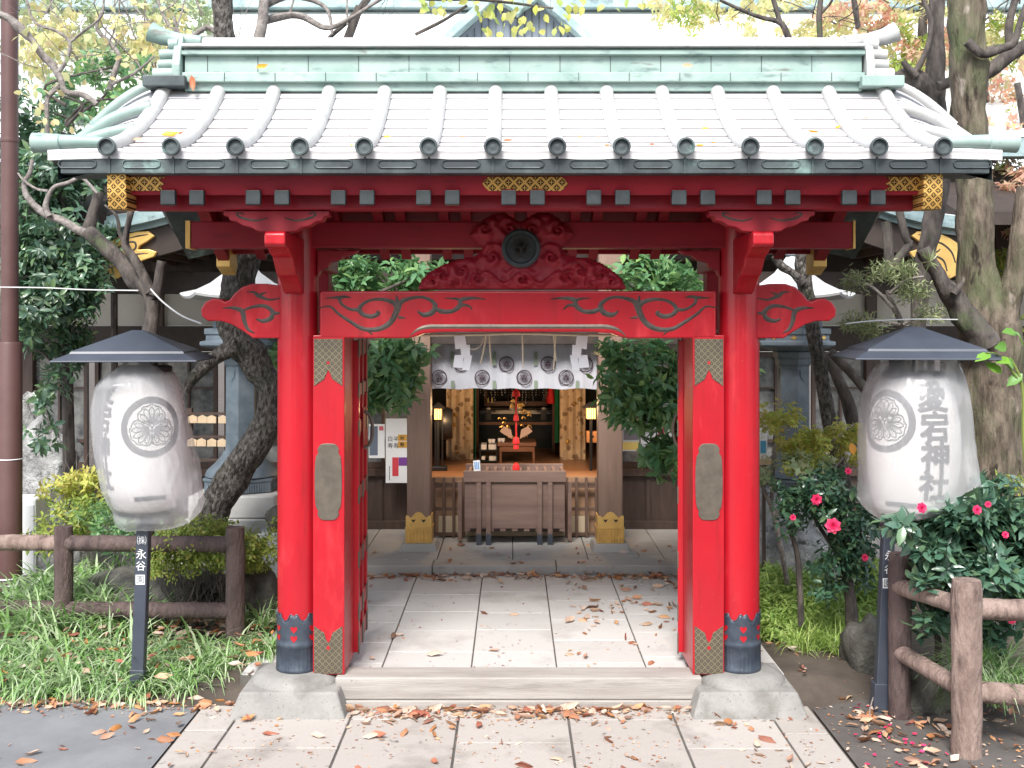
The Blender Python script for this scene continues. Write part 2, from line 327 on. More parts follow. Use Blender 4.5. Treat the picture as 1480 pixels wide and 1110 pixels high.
T_MAP = (np.array([(0,0,0),(.30,.18,0),(.35,.62,-.04),(.52,.24,.02),(1,0,-.08),(.52,-.24,.02),(.35,-.62,-.04),(.30,-.18,0)]), [(0,7,6,5,4,3,2,1)])
T_CURL = (np.array([(0,0,.10),(.28,.30,.26),(.66,.28,.24),(1,0,.22),(.62,-.30,.06),(.26,-.30,.10),(.3,0,.03),(.66,0,.0)]), T_BIG[1])
def unit(a): return a/np.maximum(np.linalg.norm(a, axis=-1, keepdims=True), 1e-9)
def leaves(name, Pp, D, Nn, Ln, Wd, mat, parent=None, loc=(0,0,0), tmpl=T_BIG):
    D = unit(D); S = unit(np.cross(Nn, D)); Nn = np.cross(D, S); t, fs = tmpl; n = len(Pp); k = len(t)
    Ln = np.broadcast_to(np.asarray(Ln, dtype=float), (n,)); Wd = np.broadcast_to(np.asarray(Wd, dtype=float), (n,))
    V = (Pp[:,None,:]+D[:,None,:]*(t[None,:,0:1]*Ln[:,None,None])+S[:,None,:]*(t[None,:,1:2]*Wd[:,None,None])+Nn[:,None,:]*(t[None,:,2:3]*Ln[:,None,None])).reshape(-1,3)
    fl = np.array([i for f in fs for i in f]); tot = np.array([len(f) for f in fs]); st = np.concatenate([[0], np.cumsum(tot)[:-1]])
    loops = (fl[None,:]+np.arange(n)[:,None]*k).ravel(); starts = (st[None,:]+np.arange(n)[:,None]*len(fl)).ravel()
    return np_mesh(name, V, loops, starts, np.tile(tot, n), mat, parent, loc)
def blob_points(blobs, shell=.45, gap=0., fr=1.5):
    """cluster centres spread through ellipsoids (cx,cy,cz,rx,ry,rz,n) with holes where a 3-D noise is low"""
    C, O = [], []
    for (cx,cy,cz,rx,ry,rz,n) in blobs:
        k = 0; tries = 0
        while k < n and tries < n*6:
            tries += 1
            d = rng.normal(size=3); d /= np.linalg.norm(d); r = (shell**3+(1-shell**3)*rng.random())**(1/3)
            q = np.array((cx+d[0]*rx*r, cy+d[1]*ry*r, cz+d[2]*rz*r))
            if gap and mno.noise(Vector(q*fr)) < -gap: continue
            C.append(q); O.append(d); k += 1
    return np.array(C), np.array(O)
def sprays(C, O, k, spread=(40,95), droop=.25, up=.45, step=.012, jit=.5):
    n = len(C); A = unit(O*.7+np.array((0,0,up))+rng.normal(size=(n,3))*jit)
    U = unit(np.cross(A, rng.normal(size=(n,3)))); W = np.cross(A, U)
    Pp, D, Nn = [], [], []
    for j in range(k):
        a = 2.4*j+rng.random(n)*.7; e = np.radians(rng.uniform(spread[0], spread[1], n))
        rad = U*np.cos(a)[:,None]+W*np.sin(a)[:,None]
        d = A*np.cos(e)[:,None]+rad*np.sin(e)[:,None]; d[:,2] -= droop*rng.random(n); d = unit(d)
        nn = A*np.sin(e)[:,None]-rad*np.cos(e)[:,None]; nn[:,2] += .35
        Pp.append(C-A*step*j+rad*.004); D.append(d); Nn.append(nn)
    return np.concatenate(Pp), np.concatenate(D), np.concatenate(Nn)
def crown(name, blobs, k, L, W, mat, parent, tmpl=T_BIG, shell=.45, gap=.15, fr=1.5, **kw):
    C, O = blob_points(blobs, shell, gap, fr); Pp, D, Nn = sprays(C, O, k, **kw); n = len(Pp); s = rng.uniform(.65, 1.15, n)
    return leaves(name, Pp, D, Nn, L*s, W*s*rng.uniform(.85,1.1,n), mat, parent, tmpl=tmpl), C
def blades(name, Pp, L, W, mat, parent=None, loc=(0,0,0), lean=.7, seg=4, droop=1.0, dirs=None):
    n = len(Pp); a = rng.uniform(0, 2*PI, n) if dirs is None else dirs
    d = np.stack([np.cos(a), np.sin(a), 0*a], 1); s = np.stack([-np.sin(a), np.cos(a), 0*a], 1)
    Ln = L*rng.uniform(.55, 1.15, n); th0 = np.radians(rng.uniform(60, 88, n)); cur = rng.uniform(.4, 1.0, n)*droop
    V = np.zeros((n, (seg+1)*2, 3)); p = np.array(Pp, dtype=float); th = th0.copy()
    for i in range(seg+1):
        w = W*(1-(i/seg)**1.6)*.5+.0004
        V[:,2*i] = p+s*w; V[:,2*i+1] = p-s*w
        th = th-cur*(.35+.75*i/seg)*lean
        p = p+(d*np.cos(th)[:,None]+np.array((0,0,1))*np.sin(th)[:,None])*(Ln/seg)[:,None]
    fs = [(2*i,2*i+1,2*i+3,2*i+2) for i in range(seg)]; fl = np.array(fs).ravel(); k = (seg+1)*2
    loops = (fl[None,:]+np.arange(n)[:,None]*k).ravel(); starts = np.arange(n*seg)*4
    return np_mesh(name, V.reshape(-1,3), loops, starts, np.full(n*seg, 4), mat, parent, loc)
def twig(mb, p, d, L, r, depth, tips=None, bend=.35, up=.15, kids=3):
    pts = [Vector(p)]; d = Vector(d).normalized(); n = 4; rad = [r]
    for i in range(n):
        d = (d+Vector((rd(-bend,bend), rd(-bend,bend), rd(-bend,bend)+up*.5))).normalized(); pts.append(pts[-1]+d*L/n); rad.append(r*(1-.14*(i+1)))
    mb.tube(pts, rad, 5 if r > .008 else 4)
    if depth <= 0:
        if tips is not None: tips.append((pts[-1], d))
        return
    for i in range(kids):
        q = pts[random.choice((2,3,4)) if i else 4]; s = Vector((rd(-1,1), rd(-1,1), rd(-.5,.9)))
        twig(mb, q, d*.75+s*.75, L*rd(.5,.8), rad[-1]*.8, depth-1, tips, bend, up, kids)

# ------------------------------------------------------------------ camera, light
cam = bpy.data.cameras.new('camera'); co = bpy.data.objects.new('camera', cam); COL.objects.link(co); scn.camera = co
co.location = (0,0,H); co.rotation_euler = (R(90),0,0); cam.sensor_width = 36; cam.lens = 36*F/1480
cam.shift_x = -(VX-740)/1480; cam.shift_y = -(555-VY)/1480; cam.clip_end = 500; cam.clip_start = .05
w = bpy.data.worlds.new('World'); scn.world = w; w.use_nodes = True; nt = w.node_tree
sky = nt.nodes.new('ShaderNodeTexSky'); sky.sky_type = 'NISHITA'; sky.sun_disc = False
SUN_EL, SUN_AZ = 48, 192                                # azimuth from +Y clockwise: behind the camera, a little to the right
sky.sun_elevation = R(SUN_EL); sky.sun_rotation = R(SUN_AZ); sky.air_density = 1.0; sky.dust_density = 1.2; sky.ozone_density = .6
hs = nt.nodes.new('ShaderNodeHueSaturation'); hs.inputs['Saturation'].default_value = .45
nt.links.new(sky.outputs[0], hs.inputs['Color']); bg = nt.nodes['Background']; nt.links.new(hs.outputs[0], bg.inputs[0]); bg.inputs[1].default_value = .15; sky.altitude = 0
sl = bpy.data.lights.new('sun', 'SUN'); sl.energy = 2.4; sl.angle = R(22); sl.color = (1,.965,.91)
so = bpy.data.objects.new('sun', sl); COL.objects.link(so)
az = R(SUN_AZ); el = R(SUN_EL); sd = Vector((math.sin(az)*math.cos(el), math.cos(az)*math.cos(el), math.sin(el)))
so.rotation_euler = sd.to_track_quat('Z', 'Y').to_euler(); so.location = (3,-5,12)
vs = scn.view_settings; scn.display_settings.display_device = 'sRGB'; vs.view_transform = 'Standard'; vs.look = 'None'; vs.exposure = 1.33; vs.gamma = 1; vs.use_curve_mapping = False
scn.cycles.use_denoising = True
scn.cycles.max_bounces = 8; scn.cycles.transparent_max_bounces = 16; scn.cycles.sample_clamp_indirect = 6

# ------------------------------------------------------------------ ground
G = -.14                                                # level in front of the gate; the courtyard behind is z = 0
gb = MB(); xs = [-60,-14,-6,-4.2,-3.3,-2.4,-1.9,1.95,2.6,3.4,4.6,6.5,14,60]; ys = [-20,2,5,6.2,6.9,7.3,7.8,8.4,9.2,10.2,14,30,80]
def gz(x, y):
    if -1.95 < x < 1.98: return -.165 if y < 7.05 else -.03
    if y < 7.0: return -.165
    return -.165+min(1,(y-7.0)/1.3)*.16
gb.grid([[(x,y,gz(x,y)-(.0 if abs(x) > 2 else .0)) for x in xs] for y in ys])
obj('ground', gb, m_soil, kind='structure', label='dark bare soil under the plants around the gate', cat='ground')
EXISL = [(.46,.435,.41),(.53,.505,.48),(.49,.465,.44),(.555,.53,.505)]
def slabmat(name, isl, spot, sc): return M(name, isl[0], island=isl, rough=.85, spots=[(spot, sc, .54, .82),(tuple(q*.62 for q in spot), sc*5.3, .64, .76),(tuple(q*.8 for q in isl[0]), 85, .60, .70)], bump=.3, bscale=60)
m_slab = slabmat('pale_paving_stone', [(.46,.445,.43),(.51,.495,.48),(.48,.465,.45),(.53,.515,.50)], (.30,.28,.265), 1.7)
m_slab2 = slabmat('front_paving_stone', [(.335,.308,.283),(.38,.352,.325),(.355,.328,.303),(.40,.373,.347)], (.15,.132,.115), 2.2)
m_plat = slabmat('hall_platform_stone', [(.33,.315,.30),(.38,.365,.345),(.355,.34,.32)], (.20,.19,.18), 2.0)
def paving(name, xe, y0, y1, rows, z, mat, label, gap=.009, fixed=None):
    mb = MB()
    for i in range(len(xe)-1):
        ye = [y0]
        if fixed and i in fixed: ye = [y0]+[q for q in fixed[i] if y0 < q < y1]+[y1]
        else:
            q = y0+rd(.2,1)*rows[0]
            while q < y1-.15: ye.append(q); q += rd(*rows)
            ye.append(y1)
        for j in range(len(ye)-1):
            t = rd(-.002,.002)
            mb.box(xe[i]+gap/2, xe[i+1]-gap/2, ye[j]+gap/2, ye[j+1]-gap/2, z-.04, z+t)
    o = obj(name, mb, mat, bevel=.005, kind='structure', label=label, cat='paving'); return o
yf = lambda py, z=0: (H-z)*F/(py-VY)
paving('approach_paving', [-1.99,-1.72,-1.01,-.337,.346,1.005,1.62,1.90], 3.4, 8.1, (.55,.95), G, m_slab2, 'pale beige stone slabs of the approach in front of the red gate',
       fixed={1:[4.3,5.2,6.28], 2:[4.5,5.4,6.74], 3:[4.4,5.4,6.36], 4:[4.8,6.72], 5:[4.6,5.5,6.27], 0:[5,6.55], 6:[5.2,6.5]}, gap=.014)
obj('approach_joint_bed', MB().box(-1.995,1.905,3.3,8.11,G-.06,G-.012), m_joint, kind='structure', label='dark mortar bed between the slabs of the approach', cat='paving')
paving('courtyard_paving', [-1.80,-1.47,-.881,-.278,.297,.899,1.5,1.80], 7.18, 10.02, (.42,.62), 0, m_slab, 'light grey stone slabs of the courtyard behind the gate',
       fixed={2:[7.66,8.2,8.75,9.3,9.75], 3:[7.667,8.226,8.70,9.4], 4:[7.42,7.95,8.5,9.1,9.6]})
obj('courtyard_joint_bed', MB().box(-1.80,1.80,7.17,10.03,-.08,-.010), m_joint, kind='structure', label='dark mortar bed between the courtyard slabs', cat='paving')
obj('asphalt_road', MB().grid([[(x,y,G+(-.004)) for x in (-14,-8,-4.5,-3.2,-2.0)] for y in (-8,2,5,6.5,7.06)]), m_asph, kind='structure', label='grey asphalt beside the approach at lower left', cat='road')
sp = [(1.915,3),(6,3),(6,6.2),(3.1,6.3),(2.75,7.1),(2.5,8.0),(1.915,8.05)]
obj('soil_path', MB().add([(x,y,G-.006) for x,y in sp],[tuple(range(7))]), m_dirt, kind='structure', label='dark trodden path strewn with leaves right of the approach', cat='path')
pz = .08
paving('hall_platform_paving', [-4.8,-3.9,-3.0,-2.1,-1.45,-.72,0,.72,1.45,2.1,3.0,3.9,4.8], 10.32, 12.0, (.55,.85), pz, m_plat, 'grey stone slabs of the platform in front of the hall')
kb = MB()
for a,b in ((-4.8,-2.9),(-2.89,-.75),(-.74,.40),(.41,1.62),(1.63,3.2),(3.21,4.8)): kb.box(a,b,10.05,10.31,-.02,pz+rd(-.003,.003))
obj('platform_kerb', kb, m_plat, bevel=.008, kind='structure', label='long grey kerb stones edging the hall platform', cat='kerb')
obj('platform_bed', MB().box(-4.8,4.8,10.06,16,-.05,pz-.012), m_joint, kind='structure', label='dark bed under the hall platform slabs', cat='paving')

# ------------------------------------------------------------------ THE GATE
GX, GY = .038, 7.1
gate = thing('shrine_gate', 'red lacquered shrine gate with a pale green copper roof over the stone approach', 'gate', (GX,GY,0))
HS = 1.441
for s in (-1,1):
    cx = GX+s*HS
    p = obj('pillar', MB().lathe([(.130,.07),(.132,1.2),(.131,3.05)], (cx,GY,0), 48), m_red, gate, smooth=40)
    # cast shoe: fluted drum below, cusped sleeve above
    sb = MB(); n = 96; rows = []
    prof = [(.139,.065),(.1415,.075),(.1415,.088),(.137,.094),(.137,.225),(.1405,.230),(.1405,.252),(.1365,.258)]
    for (r,z) in prof:
        rows.append([(cx+(r+(.003*math.cos(32*2*PI*k/n) if .09 < z < .23 else 0))*math.cos(2*PI*k/n), GY+(r+(.003*math.cos(32*2*PI*k/n) if .09 < z < .23 else 0))*math.sin(2*PI*k/n), z) for k in range(n+1)])
    def top(a):
        q = (a*7/(2*PI)+.25) % 1; return .445-.055*abs(2*q-1)**2.2+.018*math.cos(2*PI*q*3)*.5
    for t in (.15,.5,.85,1):
        rows.append([(cx+.1365*math.cos(2*PI*k/n), GY+.1365*math.sin(2*PI*k/n), .258+(top(2*PI*k/n)-.258)*t) for k in range(n+1)])
    sb.grid(rows); rim = [(cx+.1375*math.cos(2*PI*k/n), GY+.1375*math.sin(2*PI*k/n), top(2*PI*k/n)) for k in range(n+1)]
    sh = obj('pillar_shoe', sb, m_shoe, p, smooth=45); so_ = sh.modifiers.new('thick','SOLIDIFY'); so_.thickness = .004
    obj('shoe_rim', MB().tube(rim, .0035, 5, cap=False), m_shoe, p, smooth=60)
    for k in range(7):
        a0 = 2*PI*(k+.25)/7
        for (zc, sgn) in ((.352,1),(.292,1)):
            pts = [(0,-.024),(.020,-.002),(.022,.012),(.012,.020),(0,.012),(-.012,.020),(-.022,.012),(-.020,-.002)]
            obj('heart_opening', MB().add([(cx+.1385*math.cos(a0+u/.137), GY+.1385*math.sin(a0+u/.137), zc+v*sgn) for u,v in pts], [tuple(range(8))]), m_red, p)
    st = MB().lathe([(.30,-.05),(.292,.012),(.27,.040),(.235,.058),(.20,.066),(.165,.068),(.02,.068)], (cx,GY,0), 48)
    f_ = obj('foundation_stone', st, m_stone, gate, smooth=50)
    q = MB(); z0, z1 = G-.02, .008; a, b = .368, .305
    q.add([(cx+i*a,GY+j*a,z0) for i,j in ((-1,-1),(1,-1),(1,1),(-1,1))]+[(cx+i*b,GY+j*b,z1) for i,j in ((-1,-1),(1,-1),(1,1),(-1,1))], [(0,3,2,1),(4,5,6,7),(0,1,5,4),(1,2,6,5),(2,3,7,6),(3,0,4,7)])
    obj('base_slab', q, m_stone, f_, bevel=.014, seg=3)
    # door jamb with three bronze plates
    xo, xi = cx-s*.118, GX+s*1.120
    x0, x1 = min(xo,xi), max(xo,xi)
    j = obj('door_jamb', MB().box(x0,x1,6.985,7.40,.056,2.24), m_red, gate, bevel=.006)
    yp = 6.980; pxa, pxb = x0+.008 if s < 0 else x0+.012, x1-.012 if s < 0 else x1-.008
    mid = (pxa+pxb)/2; hw = (pxb-pxa)/2
    zt, zb = PZ(490,yp), PZ(558,yp)
    obj('upper_plate', MB().pxz([(pxa,zt),(pxb,zt),(pxb,zb),(mid+hw*.55,zb+.028),(mid+hw*.28,zb+.045),(mid+hw*.16,zb+.075),(mid,zb+.105),(mid-hw*.16,zb+.075),(mid-hw*.28,zb+.045),(mid-hw*.55,zb+.028),(pxa,zb)], yp, 6.989), m_plate, j, bevel=.0015)
    zt, zb = PZ(905,yp), PZ(974,yp)
    zz = [(pxa,zb),(pxb,zb),(pxb,zt),(mid+hw*.55,zt-.028),(mid+hw*.28,zt-.045),(mid+hw*.16,zt-.085),(mid,zt-.11),(mid-hw*.16,zt-.085),(mid-hw*.28,zt-.045),(mid-hw*.55,zt-.028),(pxa,zt)]
    obj('lower_plate', MB().pxz(zz, yp, 6.989), m_plate, j, bevel=.0015)
    obj('plate_eye', MB().lathe([(.012,yp-.001),(.012,yp+.002)], (mid,0,zt-.14), 12, 'y'), m_red, j)
    obj('plate_eye', MB().lathe([(.010,yp-.001),(.010,yp+.002)], (mid,0,PZ(558,yp)+.15), 12, 'y'), m_red, j)
    zt, zb = PZ(641,yp), PZ(752,yp); ov = []
    for k in range(40):
        a = 2*PI*k/40; c_, s_ = math.cos(a), math.sin(a)
        u = hw*.96*math.copysign(abs(c_)**.45, c_); v = (zt-zb)/2*math.copysign(abs(s_)**.8, s_)
        if abs(abs(v)-(zt-zb)*.36) < .012: u *= .86
        ov.append((mid+u, (zt+zb)/2+v))
    obj('oval_plate', MB().pxz(ov, yp-.002, 6.989), m_oval, j, bevel=.0025)
    # rear post, side tie, forward arm, boat-shaped bracket
    rx = GX+s*1.50
    obj('rear_post', MB().box(rx-.085,rx+.085,8.12,8.29,0,2.88), m_redshade, gate, bevel=.006)
    obj('side_tie_beam', MB().box(cx-.055,cx+.055,7.22,8.40,2.70,2.86), m_redshade, gate, bevel=.006)
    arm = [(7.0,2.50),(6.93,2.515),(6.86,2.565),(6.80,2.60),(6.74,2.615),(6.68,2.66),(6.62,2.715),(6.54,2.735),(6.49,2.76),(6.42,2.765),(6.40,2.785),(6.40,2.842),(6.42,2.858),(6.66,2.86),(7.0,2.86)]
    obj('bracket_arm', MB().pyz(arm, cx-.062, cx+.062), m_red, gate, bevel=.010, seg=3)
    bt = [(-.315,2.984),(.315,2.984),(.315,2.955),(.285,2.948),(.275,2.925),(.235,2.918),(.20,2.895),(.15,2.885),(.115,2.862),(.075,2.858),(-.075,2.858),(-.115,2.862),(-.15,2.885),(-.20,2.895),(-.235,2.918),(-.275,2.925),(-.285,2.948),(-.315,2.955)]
    k_ = obj('boat_bracket', MB().pxz([(cx+u,v) for u,v in bt], 6.445, 6.545), m_redshade, gate, bevel=.006)
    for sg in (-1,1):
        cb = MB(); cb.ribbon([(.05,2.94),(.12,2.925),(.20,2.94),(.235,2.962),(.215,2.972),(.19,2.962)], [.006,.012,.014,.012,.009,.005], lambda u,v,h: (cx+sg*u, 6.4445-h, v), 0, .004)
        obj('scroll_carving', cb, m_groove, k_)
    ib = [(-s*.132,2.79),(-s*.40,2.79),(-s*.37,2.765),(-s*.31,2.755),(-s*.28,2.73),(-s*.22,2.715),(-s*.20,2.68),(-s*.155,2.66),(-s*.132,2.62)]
    obj('inner_bracket', MB().pxz([(cx+u,v) for u,v in ib], 7.05, 7.14), m_redshade, gate, bevel=.006)
    # beam nose: the carved end of the lintel outside the pillar
    npx = [(405,413),(385,410),(362,410),(348,415),(337,425),(331,433),(325,436),(317,432),(306,431),(295,437),(289,447),(290,457),(299,464),(318,464),(334,469),(352,480),(365,489),(405,489)]
    off = lambda px: GX-s*0+s*((748.5-px)/221.) if True else 0
    yn = 7.02
    nose = obj('beam_nose', MB().pxz([(GX+s*(748.5-a)*yn/F, PZ(b,yn)) for a,b in npx], yn, 7.18), m_red, gate, bevel=.010, seg=3)
    fn = lambda u,v,h: (GX+s*(748.5-u)*yn/F, yn-h, PZ(v,yn))
    z2 = lambda L: [(130+a/4.11, 230+b/4.11) for a,b in L]
    cv = MB()
    cv.ribbon(z2([(785,885),(850,884),(900,905),(913,960),(935,1010),(975,1035)]), [1.5,6,9,8,6,1.5], fn, -.001, .005)
    cv.ribbon(z2([(905,900),(955,880),(1030,872),(1080,905),(1070,945),(1025,962),(985,950)]), [4,5,7,8,9,7,3], fn, -.001, .005)
    cv.ribbon(z2([(1070,905),(1100,915),(1135,912)]), [7,6,2], fn, -.001, .005)
    cv.ribbon(z2([(925,790),(965,790),(1000,812),(1060,835),(1125,826)]), [1,4,8,4,2], fn, -.001, .005)
    cv.ribbon(z2([(985,815),(1020,800),(1045,792)]), [5,4,1], fn, -.001, .005)
    obj('scroll_carving', cv, m_groove, nose)
# threshold
th = obj('threshold', MB().box(GX-1.17,GX+1.17,6.93,7.15,-.085,.055), m_sill, gate, bevel=.008)
obj('threshold_foot', MB().box(GX-1.12,GX+1.12,6.915,7.16,G-.01,-.088), m_sill, th, bevel=.006)
# rainbow lintel
yl = 6.985; half = [(470,424),(470,489),(586,490),(600,484),(614,478),(640,475)]
poly = half+[(1497-a,b) for a,b in reversed(half)]
poly = [(462,427),(462,489),(590,489),(602,486),(612,482),(640,480)]; poly = poly+[(1497-a,b) for a,b in reversed(poly)]
lin = obj('lintel', MB().pxz([(PX(a,yl),PZ(b,yl)) for a,b in [(462,420.5)]+poly[1:-1]+[(1035,420.5)]], yl, 7.185), m_red, gate, bevel=.012, seg=3)
fnl = lambda u,v,h: (PX(u,yl), yl-h, PZ(v,yl))
z3 = lambda L: [(440+a/4.933, 400+b/4.933) for a,b in L]
cv = MB(); cw = MB()
strokes = [([(95,225),(180,212),(240,262),(330,322),(420,372),(520,375),(600,338),(650,270),(668,215)], [1,3,4,5,6,7,8,8,7]),
 ([(662,210),(640,250),(620,300),(605,335)],[7,3,3,3]),
 ([(665,225),(635,185),(560,162),(480,165),(420,192),(392,232),(420,270),(480,283),(528,262),(515,245)], [9,7,5,4,5,7,6,7,6,3]),
 ([(150,152),(200,150),(245,152),(262,192),(320,230),(385,236)], [1,3,5,4,4,6]), ([(240,150),(290,142),(330,150)],[5,4,1]),
 ([(660,235),(690,180),(750,155),(830,145),(895,165),(932,205),(910,255),(850,272),(805,245)], [10,7,5,4,5,7,8,7,2]),
 ([(655,135),(662,180),(668,230)],[2,6,9]),
 ([(930,225),(985,248),(1055,245),(1105,210),(1110,175),(1085,158),(1000,152)], [6,7,6,7,6,4,1]),
 ([(1095,205),(1150,202),(1180,215),(1195,238)], [6,4,3,1]), ([(1105,175),(1140,158),(1210,152),(1290,160)], [7,6,4,1]), ([(670,290),(700,292),(722,296)],[5,3,1]), ([(440,372),(465,395),(485,415)],[5,3,1])]
for pts, wd in strokes:
    q = z3(pts); wd = [z*1.2 for z in wd]; cv.ribbon(q, wd, fnl, -.001, .006); cw.ribbon([(1497-a,b) for a,b in q], wd, fnl, -.001, .006)
obj('scroll_carving', cv, m_groove, lin); obj('scroll_carving', cw, m_groove, lin)
mo = MB(); mo.ribbon([(592,486),(603,477),(618,472.5),(645,472),(748,472),(850,472),(878,472.5),(894,477),(905,486)], [1,5,8,8,8,8,8,5,1], fnl, -.001, .004); obj('arch_moulding', mo, m_oval, lin)
# frog-leg strut with rolled leaf carving
ky = 6.995; out = [(605,418),(610,406),(622,394),(640,384),(660,376),(684,372),(696,366),(698,356),(688,348),(680,340),(686,330),(700,318),(714,310),(728,308),(738,314),(747,320),(757,320),(766,314),(776,308),(792,308),(806,316),(820,328),(828,338),(820,347),(811,355),(813,366),(826,372),(850,374),(870,382),(886,393),(898,404),(904,418)]
def inside(x, y):
    c = False; n = len(out)
    for i in range(n):
        (x1,y1),(x2,y2) = out[i], out[i-1]
        if (y1 > y) != (y2 > y) and x < (x2-x1)*(y-y1)/(y2-y1)+x1: c = not c
    return c
def edist(x, y):
    m = 1e9; n = len(out)
    for i in range(n):
        (x1,y1),(x2,y2) = out[i], out[i-1]; dx, dy = x2-x1, y2-y1; t = max(0,min(1,((x-x1)*dx+(y-y1)*dy)/(dx*dx+dy*dy+1e-9))); m = min(m, math.hypot(x-x1-t*dx, y-y1-t*dy))
    return m
scr = [(640,398,16,1),(668,392,15,-1),(700,330,15,1),(735,332,13,-1),(770,332,13,1),(808,332,15,-1),(838,392,15,1),(868,398,16,-1),(690,402,18,1),(820,402,18,-1),(712,372,14,-1),(796,372,14,1),(625,408,12,-1),(884,408,12,1),(754,404,16,1),(655,412,10,1),(853,412,10,-1)]
def kh(x, y):
    d = edist(x,y); e = min(1, d/7)**.5; h = .020*e
    for (cx_,cy_,r,sg) in scr:
        q = math.hypot(x-cx_,y-cy_)
        if q < r*1.5:
            a = math.atan2(y-cy_, (x-cx_)*sg); h += .034*(1-q/(r*1.5))**.5*(.5+.5*math.cos(2.1*math.log(q+1.5)*2.2+a))*e
    xx = abs(x-754.5)
    wv = 403-8*math.cos(xx/26*PI)*(xx < 78); 
    h += .026*math.exp(-((y-wv)/3.2)**2)*(xx < 78)
    return h+.014*mno.noise(Vector((x*.11,y*.11,3)))*e
cell = 1.7; kb_ = MB(); idx = {}; xr = np.arange(600,910,cell); yr = np.arange(306,420,cell)
ins = {(i,k): inside(x,y) for i,x in enumerate(xr) for k,y in enumerate(yr)}
def vid(i, k):
    if (i,k) not in idx:
        x, y = xr[i], yr[k]; idx[(i,k)] = len(kb_.v); kb_.v.append((PX(x,ky), ky-(kh(x,y) if ins[(i,k)] else -.004), PZ(y,ky)))
    return idx[(i,k)]
for i in range(len(xr)-1):
    for k in range(len(yr)-1):
        if ins[(i,k)] or ins[(i+1,k)] or ins[(i,k+1)] or ins[(i+1,k+1)]: kb_.f.append((vid(i,k),vid(i+1,k),vid(i+1,k+1),vid(i,k+1)))
frog = obj('frog_leg_strut', MB().pxz([(PX(a,ky),PZ(b,ky)) for a,b in out], ky+.002, ky+.14), m_redshade, gate)
obj('leaf_carving', kb_, m_redshade, frog, smooth=70)
cc = P(753,359,ky-.05)
dk = obj('crest_disc', MB().lathe([(.124,.05),(.124,-.012),(.112,-.020),(.100,-.018),(.092,-.004),(.02,-.002)], (cc.x,cc.y,cc.z), 48, 'y'), m_cap, frog, smooth=40)
def crest_strokes(r):
    """ring of three hollyhock leaves: list of (points, widths, is_outline) in crest coordinates"""
    S = []
    for t in (90,210,330):
        a = R(t); ca, sa = math.cos(a), math.sin(a)
        T = lambda u,v: ((u*ca-v*sa)*r, (u*sa+v*ca)*r)        # u points outward along the leaf
        pol = lambda rad,deg: T(.05+rad*math.cos(R(deg)), rad*math.sin(R(deg)))
        tipr = {-44:.62,-22:.71,0:.73,22:.71,44:.62}
        for dg,tr_ in tipr.items():                        # five pointed lobes with a midrib
            for sg in (-1,1): S.append(([pol(.07,dg),pol(tr_*.45,dg+sg*8),pol(tr_*.8,dg+sg*9),pol(tr_,dg)], .034*r))
            S.append(([pol(.2,dg),pol(tr_*.8,dg)], .016*r))
        o_ = [pol(.30,-78),pol(.45,-66),pol(.60,-58),pol(.68,-50),pol(.70,-40),pol(.70,-35),pol(.78,-24),pol(.765,-12),pol(.81,0)]
        S.append((o_+[pol(.765,12),pol(.78,24),pol(.70,35),pol(.70,40),pol(.68,50),pol(.60,58),pol(.45,66),pol(.30,78)], .040*r))
    for t in (30,150,270): S.append(([(0,0),(math.cos(R(t))*.62*r, math.sin(R(t))*.62*r)], .05*r))
    return S
def crest(mb, r, fn, ring=(.80,1.), h0=.0005, h1=.002):
    n = 48; rm = (ring[0]+ring[1])/2*r; w_ = (ring[1]-ring[0])*r
    mb.ribbon([(rm*math.cos(2*PI*k/n), rm*math.sin(2*PI*k/n)) for k in range(n+1)], w_, fn, h0, h1, 1)
    for pts, wd in crest_strokes(r*ring[0]*1.12): mb.ribbon(pts, wd, fn, h0, h1, 4)
cm = MB(); crest(cm, .088, lambda u,v,h: (cc.x+u, cc.y-.003-h, cc.z+v), (.97,.99), 0, .006); obj('crest_relief', cm, m_groove, dk)
# transverse beam, purlin, boards
obj('main_beam', MB().box(GX-2.12,GX+2.16,7.02,7.18,2.805,2.975), m_redshade, gate, bevel=.008)
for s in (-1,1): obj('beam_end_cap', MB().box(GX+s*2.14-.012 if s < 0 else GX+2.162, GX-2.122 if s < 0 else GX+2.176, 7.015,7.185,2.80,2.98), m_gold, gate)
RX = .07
obj('front_purlin', MB().box(RX-2.33,RX+2.33,6.42,6.55,2.988,3.10), m_redshade, gate, bevel=.008)
obj('rear_purlin', MB().box(RX-2.33,RX+2.33,8.13,8.27,2.885,2.99), m_redshade, gate, bevel=.008)
fb = obj('front_fascia_board', MB().pyz([(6.275,3.190),(6.315,3.062),(6.345,3.062),(6.345,3.190)], RX-2.30, RX+2.30), m_redshade, gate, bevel=.004)
obj('rear_fascia_board', MB().box(RX-2.30,RX+2.30,8.60,8.66,2.87,2.98), m_redshade, gate, bevel=.004)
gp = MB(); y_ = 6.268
def gz_(x, z): return None
def fit(x0, x1, z0, z1, cusp0, cusp1):
    m = (z0+z1)/2; h = (z1-z0)/2; c = h*.9
    a = [(x0,z0),(x0-c*.6,z0+h*.5),(x0-c,m),(x0-c*.6,z1-h*.5),(x0,z1)] if cusp0 else [(x0,z0),(x0,z1)]
    b = [(x1,z1),(x1+c*.6,z1-h*.5),(x1+c,m),(x1+c*.6,z0+h*.5),(x1,z0)] if cusp1 else [(x1,z1),(x1,z0)]
    return a+b
tilt = lambda u,w,t: (u, y_+t+(3.190-w)*.3125*1.0, w)
obj('centre_fitting', MB().prism(fit(PX(706,y_),PX(812,y_),3.084,3.162,True,True), tilt, 0, .008), m_goldp, fb, bevel=.002)
